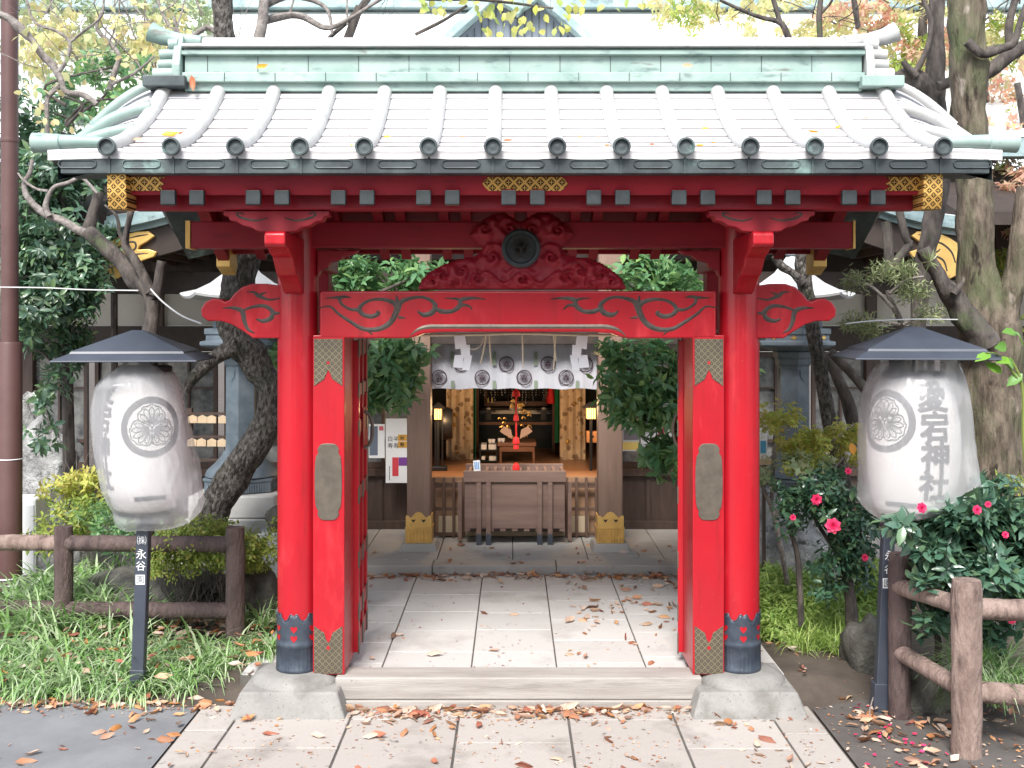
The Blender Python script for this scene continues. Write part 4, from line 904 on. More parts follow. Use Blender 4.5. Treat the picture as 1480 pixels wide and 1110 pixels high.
for a in (692,706,780,795):
    x = PX(a,Y); l = obj('leg', MB().box(x-.024,x+.024,Y-.022,Y+.018,.082,zt-.114), m_boxw, ob, bevel=.003)
    obj('iron_foot', MB().box(x-.026,x+.026,Y-.024,Y+.020,.081,.19), m_navy, l)
for s in (-1,1):
    xx = bx0-.07 if s < 0 else bx1+.03; obj('side_stay', MB().box(xx,xx+.04,Y+.10,Y+.16,.10,zt-.12), m_boxw, ob)
nt_ = thing('notice_card', 'small white card with blue writing standing on the offertory box', 'card', (PX(689,Y),Y+.02,zt))
c0 = Vector((PX(689,Y),Y+.03,zt+.052)); obj('card', MB().obox(c0, (.034,0,.003), (0,.003,0), (-.004,.010,.052)), m_white, nt_)
mk = MB()
for k in range(3): mk.obox(c0+Vector((-.018+.018*k,-.005,.002)), (.006,0,0), (0,.0006,0), (-.003,.008,.036))
obj('writing', M and mk, M('blue_print', (.12,.30,.62), rough=.6), nt_)

# inside: brocade hangings, altar, lamps, bell rope
def patt(nt, co):
    v = nt.nodes.new('ShaderNodeTexVoronoi'); v.inputs['Scale'].default_value = 11; nt.links.new(co, v.inputs['Vector']); return math_(nt,'LESS_THAN',v.outputs['Distance'],.36)
m_broc = M('gold_brocade', (.74,.60,.42), (.60,.44,.28), rough=.5, scale=9, pat=(patt,(.30,.20,.13)), spots=((.74,.62,.42),17,.60,.64))
for i,(a,b) in enumerate(((645,684),(809,846))):
    Y = 13.0; x0, x1 = PX(a,Y), PX(b,Y); rows = [[(x0+(x1-x0)*k/20, Y+.02*math.sin(k*1.1), PZ(672,Y)+(PZ(540,Y)-PZ(672,Y))*j/2) for k in range(21)] for j in range(3)]
    bh = obj('brocade_hanging', MB().grid(rows), m_broc, loc=((x0+x1)/2,Y,PZ(672,Y)), smooth=60, label=['gold brocade hanging left of the altar, behind the dark standing drum','gold brocade hanging right of the altar, beside the glowing box lamp'][i], cat='hanging')
    for k in range(5):
        q = Vector((rd(x0+.05,x1-.05), Y-.03, rd(PZ(655,Y),PZ(575,Y)))); obj('gold_stud', MB().lathe([(.001,-.012),(.016,-.008),(.022,.004)], (q.x,q.y,q.z), 10, 'y'), m_brass, bh, smooth=60)
for i,(a,b) in enumerate(((681,688),(802,811))):
    Y = 13.1; obj('side_drape', MB().grid([[(PX(a+(b-a)*k/6,Y),Y+.015*math.sin(k*2),PZ(664 if i == 0 else 640,Y)+j*1.1) for k in range(7)] for j in range(2)]), m_green, loc=(PX(a,Y),Y,.7), smooth=60, label=['narrow green drape at the left edge of the altar opening','wider green drape at the right edge of the altar opening'][i], cat='drape')
Y = 13.6
al = thing('altar', 'dark tiered altar with white cloth shelf deep inside the hall', 'altar', (PX(745,Y),Y,.7))
m_brn = M('reddish_table_wood', (.20,.09,.05), (.27,.13,.075), rough=.4, scale=5)
obj('altar_frame', MB().box(PX(688,Y),PX(692,Y),Y,Y+.05,.7,2.4).box(PX(798,Y),PX(802,Y),Y,Y+.05,.7,2.4).box(PX(692,Y),PX(798,Y),Y,Y+.05,PZ(614,Y),PZ(610,Y)), m_brn, al)
obj('altar_shelf', MB().box(PX(694,Y),PX(798,Y),Y+.2,Y+.6,PZ(600,Y),PZ(595,Y)), m_white, al)
obj('altar_back', MB().box(PX(690,Y),PX(800,Y),Y+.6,Y+.65,.7,PZ(602,Y)), M('dark_teal_lacquer', (.010,.022,.026), rough=.3), al)
obj('inner_frame', MB().box(PX(698,Y),PX(793,Y),Y+.62,Y+.68,PZ(592,Y),PZ(585,Y)).box(PX(698,Y),PX(702,Y),Y+.62,Y+.68,PZ(585,Y),2.5).box(PX(789,Y),PX(793,Y),Y+.62,Y+.68,PZ(585,Y),2.5), m_brn, al)
for a in (703,709): obj('scroll_bracket', MB().box(PX(a,Y),PX(a+2,Y),Y+.55,Y+.6,1.3,1.36), m_brass, al)
bs = thing('bead_screen', 'row of hanging glittering bead strings at the top of the altar', 'bead screen', (PX(745,Y),Y+.3,1.6))
for k in range(22):
    a = 690+k*5; m = MB(); n = random.randint(3,7)
    for j in range(n): m.lathe([(.001,-.010),(.007,0),(.001,.010)], (PX(a+rd(-1,1),Y+.3),Y+.3,PZ(560+j*3.6,Y+.3)), 6)
    obj('bead_string', m, m_shide if k % 3 else m_brass, bs)
for a in (740,750):
    obj('sake_flask', MB().lathe([(.028,0),(.036,.02),(.034,.06),(.014,.085),(.012,.10),(.016,.105)], (PX(a,Y+.3),Y+.3,PZ(595,Y+.2)+.002), 16), m_white, loc=(PX(a,Y+.3),Y+.3,PZ(595,Y+.2)), smooth=60, label='white sake flask on the altar shelf, '+('left' if a < 745 else 'right')+' of the red cord', cat='flask')
for i,a in enumerate((706,786)):
    t = thing('offering_stand', ['black footed offering tray at the left end of the altar shelf','black footed offering tray at the right end of the altar shelf'][i], 'tray', (PX(a,Y+.1),Y+.1,1.15))
    obj('tray', MB().box(PX(a-10,Y+.1),PX(a+10,Y+.1),Y+.0,Y+.2,PZ(596,Y),PZ(593,Y)), m_black, t); obj('foot', MB().box(PX(a-4,Y+.1),PX(a+4,Y+.1),Y+.08,Y+.12,PZ(608,Y),PZ(597,Y)), m_black, t)
    obj('offering', MB().lathe([(.03,0),(.03,.02),(.001,.03)], (PX(a,Y+.1),Y+.1,PZ(592.5,Y)), 12), m_white, t)
Y = 12.6
tb = thing('offering_table', 'low reddish wooden table in front of the altar', 'table', (PX(745,Y),Y,.7))
obj('table_top', MB().box(PX(719,Y),PX(775,Y),Y,Y+.5,PZ(645,Y),PZ(640,Y)), m_brn, tb, bevel=.004)
obj('apron', MB().box(PX(722,Y),PX(772,Y),Y+.02,Y+.05,PZ(653,Y),PZ(645.5,Y)), m_brn, tb)
for a in (722,770):
    for dy in (.03,.44): obj('leg', MB().box(PX(a,Y),PX(a+3,Y),Y+dy,Y+dy+.03,.701,PZ(645.5,Y)), m_brn, tb)
gd = thing('gilt_ornament', 'gilt openwork altar ornament behind the red cord', 'ornament', (PX(746,Y),Y+.1,1.0))
for s in (-1,1): obj('paper_fan', MB().pxz([(PX(746,Y)+s*.04,PZ(640,Y)+.04),(PX(746,Y)+s*.15,PZ(640,Y)+.10),(PX(746,Y)+s*.19,PZ(640,Y)+.13),(PX(746,Y)+s*.14,PZ(640,Y)+.19),(PX(746,Y)+s*.06,PZ(640,Y)+.15)], Y+.03, Y+.04), M('pink_paper', (.60,.44,.38), rough=.7), gd)
zt_ = PZ(640,Y); obj('stem', MB().lathe([(.06,0),(.03,.03),(.012,.06),(.012,.42),(.02,.44),(.001,.47)], (PX(746,Y+.1),Y+.1,zt_), 14), m_brass, gd, smooth=50)
for k in range(34):
    zz_ = rd(.05,.48); rr = .20*math.sin(PI*min(1,zz_/.5)**.8)*rd(.25,1)+.015; sg = 1 if k % 2 else -1
    c = Vector((PX(746,Y)+sg*rr, Y+.08+rd(-.03,.03), zt_+zz_)); m = MB(); e_ = rd(.014,.026); m.tube([c+Vector((-e_,0,0)),c+Vector((-e_*.3,0,e_*.8)),c+Vector((e_*.5,0,e_*.5)),c+Vector((e_,0,-e_*.5))], [.006,.010,.009,.005], 6); obj('leaf_scroll', m, m_brass, gd, smooth=50)
for k,a in enumerate((708,713,722,727)):
    obj('white_cup', MB().lathe([(.012,0),(.020,.015),(.021,.045),(.019,.045)], (PX(a,Y),Y+.06,PZ(640,Y)+.002 if a > 718 else PZ(641,Y)), 12), m_shide, loc=(PX(a,Y),Y+.06,PZ(640,Y)), smooth=60, label=['small white cup at the far left over the white boxes','small white cup second from the left, over the white boxes','small white cup on the left end of the reddish table','small white cup on the reddish table next to the table end'][k], cat='cup')
ws = thing('box_shelf', 'dark shelf holding pale boxes left of the reddish table', 'shelf', (PX(705,Y),Y,.7))
obj('side', MB().box(PX(693,Y),PX(695,Y),Y,Y+.3,.7,PZ(642,Y)).box(PX(717,Y),PX(719,Y),Y,Y+.3,.7,PZ(642,Y)), m_black, ws)
for (a,b,c,d) in ((695,703,643,650),(706,717,643,650),(696,701,660,665),(707,717,660,666)): obj('pale_box', MB().box(PX(a,Y),PX(b,Y),Y+.02,Y+.25,PZ(d,Y),PZ(c,Y)), m_white, ws)
obj('shelf_board', MB().box(PX(695,Y),PX(717,Y),Y,Y+.3,PZ(652,Y),PZ(650.5,Y)).box(PX(695,Y),PX(717,Y),Y,Y+.3,PZ(668,Y),PZ(666.5,Y)), m_black, ws)
# red bell cord
Y = 11.3; br_ = thing('bell_cord', 'red braided bell cord hanging over the offertory box', 'cord', (PX(746,Y),Y,.8))
pts = [(PX(746,Y)+.003*math.sin(i*1.9),Y+.003*math.cos(i*1.9),PZ(555+i*4.2,Y)) for i in range(22)]
obj('cord', MB().tube(pts, .0085, 8, jit=.25, fr=60), m_redc, br_, smooth=60)
for py_,r_ in ((568,.038),(603,.026),(636,.034),(644,.028),(674,.036)):
    c = P(746,py_,Y); obj('tassel', MB().lathe([(.006,.04),(r_*.75,.025),(r_,0),(r_*1.1,-.035),(r_*.6,-.04)], (c.x,c.y,c.z), 12), m_redc, br_, smooth=50)
tk = P(796,571,13.2); obj('red_tassel', MB().lathe([(.01,.14),(.03,.10),(.035,.03),(.052,-.02),(.058,-.10),(.03,-.105)], (tk.x,tk.y,tk.z), 12), m_redc, loc=tk, smooth=50, label='short red tassel hanging under the curtain right of the cord', cat='tassel')
# standing drum and lamps
Y = 12.2; dr = thing('standing_drum', 'dark round drum on a tall black stand at the left of the doorway', 'drum', (PX(640,Y),Y,.7))
obj('drum_shell', MB().lathe([(.16,0),(.185,.06),(.185,.12),(.16,.18)], (PX(631,Y),Y,PZ(612,Y)), 28, 'x'), m_black, dr, smooth=50)
obj('drum_head', MB().lathe([(.15,0),(.05,.008),(.001,.009)], (PX(631,Y)+.182,Y,PZ(612,Y)), 28, 'x', cap=False), m_brass, dr, smooth=50)
obj('stand', MB().box(PX(630,Y),PX(632,Y),Y-.2,Y-.17,.7,PZ(600,Y)).box(PX(640,Y),PX(642,Y),Y-.2,Y-.17,.7,PZ(600,Y)), m_black, dr)
obj('stand_foot', MB().box(PX(626,Y),PX(648,Y),Y-.23,Y-.13,.701,.75), m_black, dr, bevel=.01)
for i,(a,py_) in enumerate(((633,598),(854,597))):
    Y = 12.0; lp = thing('hanging_lamp', ['small glowing roofed lamp above the dark drum','glowing box lamp half behind the right hall pillar'][i], 'lamp', (PX(a,Y),Y,1.3))
    c = P(a,py_,Y); hw_ = .05 if i else .04
    obj('shade', MB().box(c.x-hw_,c.x+hw_,Y-.05,Y+.05,c.z-.06,c.z+.06), m_lamp, lp)
    obj('lamp_roof', MB().add([(c.x-hw_*1.9,Y-.1,c.z+.062),(c.x+hw_*1.9,Y-.1,c.z+.062),(c.x+hw_*1.9,Y+.1,c.z+.062),(c.x-hw_*1.9,Y+.1,c.z+.062),(c.x,Y,c.z+.13)],[(0,3,2,1),(0,1,4),(1,2,4),(2,3,4),(3,0,4)]), m_black, lp)
    for k in range(-2,3): obj('shade_bar', MB().box(c.x+k*hw_*.48-.003,c.x+k*hw_*.48+.003,Y-.056,Y-.051,c.z-.06,c.z+.06), m_black, lp)
    obj('lamp_post', MB().box(c.x-.015,c.x+.015,Y-.015,Y+.015,.7,c.z-.061), m_black, lp)
    pl = bpy.data.lights.new('lamp_light','POINT'); pl.energy = 9; pl.color = (1,.62,.30); pl.shadow_soft_size = .1; po = bpy.data.objects.new('lamp_light', pl); COL.objects.link(po); po.location = (c.x+(.10 if i == 0 else -.10), Y-.32, c.z+.10)
Y = 12.0; cb_ = obj('collection_box', MB().box(PX(848,Y),PX(866,Y),Y,Y+.12,PZ(640,Y),PZ(624,Y)), M('orange_box_wood', (.42,.20,.09), rough=.5), loc=(PX(857,Y),Y,1.1), bevel=.006, label='small orange wooden box beside the right hall pillar', cat='box')
obj('slot', MB().lathe([(.012,-.002),(.012,.001)], (PX(857,Y),Y-.001,PZ(631,Y)), 12, 'y'), m_black, cb_)
# posters on the wall
def poster(px0, px1, py0, py1, Y, name, label, base=m_white):
    o = obj(name, MB().pbox(px0,px1,py0,py1,Y,Y+.012), base, loc=(PX((px0+px1)/2,Y),Y,PZ(py1,Y)), label=label, cat='poster'); return o
Y = 11.62
ps = poster(557.5,590,605,698,Y,'notice_board','tall white notice board with black characters left of the left hall pillar')
def pcol(px0,px1,py0,py1,col,nm,par,Yp): obj(nm, MB().box(PX(px0,Yp),PX(px1,Yp),Yp-.003,Yp-.001,PZ(py1,Yp),PZ(py0,Yp)), M(nm, col, rough=.6), par)
pcol(575,590,628,637,(.62,.34,.06),'orange_square',ps,Y); pcol(575,590,638,647,(.62,.34,.06),'orange_square',ps,Y)
pcol(567,576,661,688,(.62,.05,.07),'red_block',ps,Y); pcol(576.3,590,661,673,(.18,.05,.28),'violet_block',ps,Y)
m = MB()
for (ch,a,b) in (('白',564,634),('寿',564,644),('半',572.5,634),('寿',572.5,644)): put_text(m, ch, .062, lambda u,v,h: (PX(a,Y)+u,Y-h,PZ(b,Y)+v))
for (ch,a,b) in (('米',581,632.5),('寿',581,642.5)): put_text(m, ch, .055, lambda u,v,h: (PX(a,Y)+u,Y-.004-h,PZ(b,Y)+v))
for k in range(8): m.box(PX(562.4,Y),PX(563.6,Y),Y-.002,Y-.001,PZ(674+k*2.6+1.8,Y),PZ(674+k*2.6,Y))
obj('lettering', m, m_ink, ps)
ps = poster(533,556,613,662,Y,'framed_poster','small framed blue grey poster beside the open door leaf')
pcol(534,546,616,658,(.13,.16,.21),'blue_picture',ps,Y); pcol(548,554,616,622,(.6,.12,.16),'red_stamp',ps,Y)
ps = poster(899,924,560,652,Y,'event_poster','pale event poster with a yellow strip beside the right hall pillar', M('pale_poster_paper', (.50,.49,.48), rough=.7))
pcol(901,923,621,636,(.16,.14,.16),'picture',ps,Y); pcol(900,924,639,650,(.62,.45,.12),'yellow_strip',ps,Y)
ps = poster(926,948,552,652,Y,'calendar_sheet','white printed sheet with grey rows under the right sakaki branches', M('pale_sheet', (.52,.52,.54), rough=.7))
for k in range(10): pcol(928,946,560+k*9,564+k*9,(.34,.34,.37),'printed_row',ps,Y)
ps = poster(950,972,545,640,Y,'pink_banner_sheet','pale sheet with a crimson panel near the right door jamb', M('pale_sheet_two', (.50,.48,.48), rough=.7)); pcol(951,960,600,632,(.55,.04,.12),'crimson_panel',ps,Y)

# ------------------------------------------------------------------ bronze lanterns on stone plinths
def bronze_lantern(px, label, deco):
    Y = 9.9; x = PX(px,Y); L = thing('bronze_lantern', label, 'lantern', (x,Y,0), 'tall bronze lanterns behind the gate'); Z = lambda py: PZ(py,Y-.2)
    q = MB().box(x-.42,x+.42,Y-.42,Y+.42,-.02,Z(745)); q.box(x-.38,x+.38,Y-.38,Y+.38,Z(744),Z(713)); obj('stone_plinth', q, m_plinth, L, bevel=.012)
    hx = lambda prof, rot=PI/6: MB().lathe(prof, (x,Y,0), 6, rot=rot)
    obj('base_ring', hx([(.345,Z(712)),(.345,Z(697)),(.36,Z(696)),(.36,Z(692)),(.30,Z(691))]), m_bronzeb, L, bevel=.006)
    for k in range(6):
        a = PI/6+PI/3*k+PI/6; c = Vector((x+.302*math.cos(a),Y+.302*math.sin(a),(Z(711)+Z(698))/2)); t = Vector((-math.sin(a),math.cos(a),0)); n_ = Vector((math.cos(a),math.sin(a),0))
        mm = MB(); [mm.obox(c+t*(j-5.5)*.022, t*.006, n_*.006, Vector((0,0,.036))) for j in range(12)]; obj('base_grille', mm, m_bronzeb, L)
    obj('base_flare', MB().lathe([(.33,Z(690)),(.31,Z(682)),(.24,Z(672)),(.185,Z(662)),(.165,Z(655))], (x,Y,0), 24), m_bronzeb, L, smooth=40)
    obj('column', hx([(.158,Z(656)),(.152,Z(640)),(.150,Z(530)),(.165,Z(528)),(.170,Z(520)),(.185,Z(517)),(.19,Z(509)),(.175,Z(508))]), m_bronzeb, L, bevel=.008)
    for k in range(6):
        a = PI/3+PI/3*k+PI/6*0; n_ = Vector((math.cos(a+PI/6*0),math.sin(a),0)); t = Vector((-n_.y,n_.x,0)); c = Vector((x,Y,Z(540)))+n_*.131
        obj('pendant_relief', MB().add([tuple(c+t*u+Vector((0,0,v))+n_*.006) for u,v in ((-.04,.03),(.04,.03),(.04,-.03),(.02,-.045),(0,-.075),(-.02,-.045),(-.04,-.03))], [tuple(range(7))]), m_bronzeb, L)
    obj('platform', hx([(.18,Z(508)),(.28,Z(504)),(.37,Z(501)),(.385,Z(499)),(.385,Z(494)),(.33,Z(492)),(.33,Z(484)),(.345,Z(483)),(.345,Z(475)),(.28,Z(474))]), m_bronzeb, L, bevel=.004)
    lb = obj('light_box', hx([(.27,Z(474)),(.26,Z(440)),(.27,Z(436))]), m_bronzeb, L, bevel=.006)
    for k in range(6):
        a = PI/3*k; n_ = Vector((math.cos(a),math.sin(a),0)); t = Vector((-n_.y,n_.x,0)); c = Vector((x,Y,Z(456)))+n_*.229
        mm = MB(); [mm.obox(c+t*(i-2)*.035+Vector((0,0,(j-1)*.04)), t*.010, n_*.004, Vector((0,0,.010))) for i in range(5) for j in range(3)]; obj('light_grille', mm, m_brass if deco else m_bronzeb, lb)
        if deco:
            for u in (-.09,.09):
                c = Vector((x,Y,Z(488)))+n_*.288+t*u; obj('gilt_flower', MB().add([tuple(c+t*p_+Vector((0,0,q_))+n_*.004) for p_,q_ in ((-.035,0),(-.012,-.008),(0,-.022),(.012,-.008),(.035,0),(.012,.008),(0,.022),(-.012,.008))], [tuple(range(8))]), m_brass, L)
    rows = []; N_ = 48                                          # roof with up-swept corners
    for (r,z,u) in ((.56,Z(432),.03),(.572,Z(428.5),.032),(.56,Z(426.5),.03),(.42,Z(419),.012),(.29,Z(408),.005),(.17,Z(393),0),(.09,Z(376),0),(.05,Z(366),0)):
        row = []
        for k in range(N_+1):
            a = 2*PI*k/N_; f = math.cos(PI/6)/math.cos(((a) % (PI/3))-PI/6); cr = ((f-math.cos(PI/6))/(1-math.cos(PI/6)))
            row.append((x+r*f*math.cos(a), Y+r*f*math.sin(a), z+u*cr))
        rows.append(row)
    obj('lantern_roof', MB().grid(rows).add(rows[0][:-1],[tuple(range(N_))]), m_lroof, L, smooth=35)
    obj('jewel_finial', MB().lathe([(.07,Z(367)),(.05,Z(362)),(.035,Z(358)),(.06,Z(350)),(.055,Z(341)),(.02,Z(334)),(.002,Z(328))], (x,Y,0), 20), m_bronzeb, L, smooth=50)
    return L
bronze_lantern(350, 'tall bluish bronze lantern behind the twisted trunk, left of the gate', False)
bronze_lantern(1146, 'tall bluish bronze lantern with gilt flowers, right of the gate', True)
gs = obj('granite_post', MB().pbox(372,402,771,850,9.2,9.5), m_gran, loc=(PX(387,9.2),9.2,0), bevel=.01, label='squat grey granite block beside the left gate pillar', cat='stone block')
st_ = MB().rock((PX(396,9.25),9.3,PZ(752,9.25)), (.075,.08,.12), 5, .4, 3); obj('carved_stone', st_, m_rockm, loc=(PX(396,9.25),9.3,PZ(770,9.2)), smooth=60, label='small weathered stone figure on the granite block by the left pillar', cat='stone figure')
# plaque racks
for i,(px0,px1,lab) in enumerate(((272,332,'rack of pale wooden prayer plaques left of the gate, behind the twisted trunk'),(1098,1112,'wooden shelf with a small picture card right of the gate pillar'))):
    Y = 10.6 if i == 0 else 9.0; r_ = thing('plaque_rack', lab, 'rack', (PX(px0,Y),Y,0)); z0, z1 = PZ(665,Y), PZ(598,Y)
    if i == 0:
        for a in (px0,px1): obj('rack_post', MB().box(PX(a,Y)-.025,PX(a,Y)+.025,Y+.03,Y+.08,0,z1+.05), m_dark, r_)
        for z in (z0,(z0+z1)/2,z1): obj('rack_bar', MB().box(PX(px0-6,Y),PX(px1+6,Y),Y+.01,Y+.028,z-.012,z+.012), m_dark, r_)
        for j in range(2):
            for k in range(4):
                x = PX(px0+6+k*15+rd(-1,1),Y); z = (z1,(z0+z1)/2)[j]; t = rd(-.02,.02)
                obj('plaque', MB().prism([(-.045,-.11),(.045,-.11),(.045,-.05),(0,-.03),(-.045,-.05)], lambda u,w,q: (x+u-t*w,Y+q-.012*k%2,z+w+.02), -.012, 0), m_ema, r_, bevel=.002)
    else:
        obj('shelf_board', MB().box(PX(1090,Y),PX(1116,Y),Y,Y+.2,PZ(672,Y),PZ(664,Y)), m_ema, r_, bevel=.004); obj('shelf_leg', MB().box(PX(1106,Y),PX(1110,Y),Y+.08,Y+.12,-.02,PZ(672,Y)), m_dark, r_)
        obj('picture_card', MB().box(PX(1099,Y),PX(1111,Y),Y+.05,Y+.06,PZ(664,Y)+.001,PZ(627,Y)), m_white, r_); obj('blue_picture', MB().box(PX(1101,Y),PX(1109,Y),Y+.047,Y+.049,PZ(656,Y),PZ(638,Y)), M('blue_picture', (.10,.36,.58), rough=.6), r_)
# ------------------------------------------------------------------ the two bagged lanterns on posts
def bag_lamp(side):
    left = side < 0
    Y = 7.2 if left else 6.9
    S_ = Y/F
    base = (PX(199,Y), Y, G) if left else (PX(1271,Y), Y, G)
    top_ = P(208,770,Y) if left else P(1283,775,Y)
    lab = ('left','right')
    L = thing('post_lantern', ['left paper lantern in a bag, its round leaf crest facing front','right paper lantern in a bag, bold black shrine characters facing front'][0 if left else 1], 'lantern', base, 'bagged paper lanterns on posts')
    b = Vector(base); d = (top_-b); zt = PZ(500,Y); k = (zt-b.z)/d.z
    axis = lambda z: b+d*((z-b.z)/d.z)
    pole = obj('lantern_post', MB().bar(b+Vector((0,0,-.02)), b+d*k, .082 if left else .074, .07), m_navy, L, bevel=.006)
    obj('post_sleeve', MB().bar(b+Vector((0,0,-.02)), b+d*.16, .094 if left else .10, .082), m_navy, L, bevel=.006)
    if left:
        w_ = MB()
        for ch,py,sz in (('㈱',779,.066),('永',799,.072),('谷',816,.068)):
            c = axis(PZ(py,Y)); put_text(w_, ch, sz, lambda u,v,h: (c.x+u, c.y-.036-h, c.z+v), h=.002)
        c = axis(PZ(836,Y))
    else:
        w_ = MB()
        for ch,py,sz in (('永',801,.066),('谷',821,.062)):
            c = axis(PZ(py,Y)); put_text(w_, ch, sz, lambda u,v,h: (c.x+u+.005, c.y-.036-h, c.z+v), h=.002)
        c = axis(PZ(841,Y))
    obj('white_lettering', w_, m_white, pole)
    obj('lettering_block', MB().box(c.x-.030,c.x+.030,c.y-.038,c.y-.0365,c.z-.032,c.z+.032), m_white, pole)
    w_ = MB(); put_text(w_, '園', .056, lambda u,v,h: (c.x+u, c.y-.0385-h, c.z+v), h=.001); obj('dark_lettering', w_, m_navy, pole)
    # paper body
    cx = PX(211 if left else 1318, Y); cy = Y-.02; zb, zt2 = (PZ(735,Y), PZ(537,Y)) if left else (PZ(745,Y), PZ(545,Y)); Hh = zt2-zb
    def rr(z):
        t = (z-zb)/Hh; return (.262 if left else .285)*(.66+.34*math.sin(PI*min(1,max(0,t)))**.55)
    prof = []
    for i in range(41):
        z = zb+Hh*i/40; prof.append((rr(z)+(.0025 if i % 2 else -.0025), z))
    body = obj('paper_body', MB().lathe(prof, (cx,cy,0), 56), m_paper, L, smooth=80)
    for z in (zb-.03, zt2): obj('black_rim', MB().lathe([(rr(zb)*.98,z),(rr(zb)*1.0,z+.005),(rr(zb)*1.0,z+.035),(rr(zb)*.9,z+.04)], (cx,cy,0), 40), m_ink, L, smooth=40)
    a0 = R(28) if left else R(-57)
    zc = PZ(612 if left else 605,Y)
    def onto(aa, zz):
        return lambda u,v,h: (cx+(rr(zz+v)+.004+h)*math.sin(aa+u/rr(zz)), cy-(rr(zz+v)+.004+h)*math.cos(aa+u/rr(zz)), zz+v)
    fc = onto(a0, zc); rc = .195
    m = MB(); n = 60; rm = rc*.885
    m.ribbon([(rm*math.cos(2*PI*i/n), rm*math.sin(2*PI*i/n)) for i in range(n+1)], rc*.21, fc, .0, .002, 1); obj('crest_ring', m, m_ink, body)
    m = MB()
    for pts, wd in crest_strokes(rc*.86): m.ribbon(pts, wd, fc, .0, .002, 5)
    obj('leaf_crest', m, m_ink, body)
    for sg in ((-1,) if left else (1,)):
        aa = a0+sg*R(84 if left else 64)
        chs = '愛宕神社'
        m = MB(); 
        for i,ch in enumerate(chs):
            zz = zb+Hh*(.88-.205*i); fn = onto(aa, zz); [put_text(m, ch, .195, fn, .0065*math.cos(q), .0065*math.sin(q), h=.001+.0001*q, fine=.018) for q in (0,1.05,2.1,3.14,4.2,5.25)]
        obj('shrine_lettering', m, m_ink, body)
    m = MB(); zz = zb+.10; m.ribbon([(-.10,0),(0,.004),(.10,0)], .028, onto(a0+(0 if left else R(20)), zz), 0, .001); obj('maker_mark', m, m_ink, body)
    # roof
    rx, ry, rz = (PX(199,Y), Y, PZ(520,Y)) if left else (PX(1321,Y), Y, PZ(517,Y))
    yaw = R(7 if left else -6); cs, sn = math.cos(yaw), math.sin(yaw)
    T = lambda x,y,z: (rx+x*cs-y*sn, ry+x*sn+y*cs, rz+z)
    hw, hd = .445, .40
    def ring(a, b, z): return [T(-a,-b,z),T(a,-b,z),T(a,b,z),T(-a,b,z)]
    lv = [ring(hw,hd,-.004), ring(hw,hd,.006), ring(hw*.80,hd*.78,.048), ring(hw*.78,hd*.76,.062), ring(.05,.03,.190), ring(.035,.02,.197)]
    vs = [p for r_ in lv for p in r_]; fs = [(i*4+k,i*4+(k+1)%4,(i+1)*4+(k+1)%4,(i+1)*4+k) for i in range(5) for k in range(4)]+[(3,2,1,0),(20,21,22,23)]
    obj('hipped_roof', MB().add(vs, fs), m_navy, L, bevel=.004)
    obj('roof_hanger', MB().tube([(rx,ry,rz-.004),(cx,cy,zt2+.03)], .012, 8), m_navy, L)
    # plastic bag
    if left: rowsd = [(519,190,226),(525,184,236),(533,170,246),(543,154,253),(554,145,258),(566,140,263),(590,137,267),(620,138,275),(650,140,281),(680,145,287),(705,152,292),(722,158,296),(738,163,296),(750,165,285),(759,168,262),(764,172,238)]
    else: rowsd = [(521,1283,1372),(526,1272,1378),(536,1262,1384),(550,1254,1389),(575,1246,1393),(605,1243,1397),(640,1241,1400),(675,1241,1404),(700,1240,1407),(714,1239,1409),(726,1241,1408),(736,1248,1400),(745,1262,1376),(752,1280,1345),(756,1295,1325)]
    N_ = 144; rows = []
    sd = 3.1 if left else 8.7
    for i,(py,a,b_) in enumerate(rowsd):
        a, b_ = a+4, b_-4
        z = PZ(py,Y); xm = (PX(a,Y)+PX(b_,Y))/2; hw_ = (PX(b_,Y)-PX(a,Y))/2; dp = .345*(1 if 3 < i < 11 else (.45+.14*i if i <= 3 else .85)); row = []
        if i >= 12: dp = max(.05, .36*(hw_/.3)**1.2*.6)
        for k in range(N_):
            t = 2*PI*k/N_; c_, s_ = math.cos(t), math.sin(t)
            q = Vector((c_*1.2, s_*1.2, z*1.5+sd))
            w_ = 1+.030*mno.noise(q*1.6)+.018*mno.noise(Vector((t*2.2+sd, z*1.1, 0)))*1.2
            pl_ = .010*math.sin(t*17+3*mno.noise(Vector((t,z*2,sd))))*max(0,1-abs(i-1.5)/4)+.006*math.sin(t*23+sd)*max(0,(i-10)/4)
            ex = .85
            row.append((xm+hw_*w_*math.copysign(abs(c_)**ex,c_)*(1+pl_), cy-.0+dp*w_*math.copysign(abs(s_)**ex,s_)*(1+pl_*2), z+.012*mno.noise(q*2.3)*(i > 11)))
        row.append(row[0]); rows.append(row)
    # refine between the traced rows
    fine = []
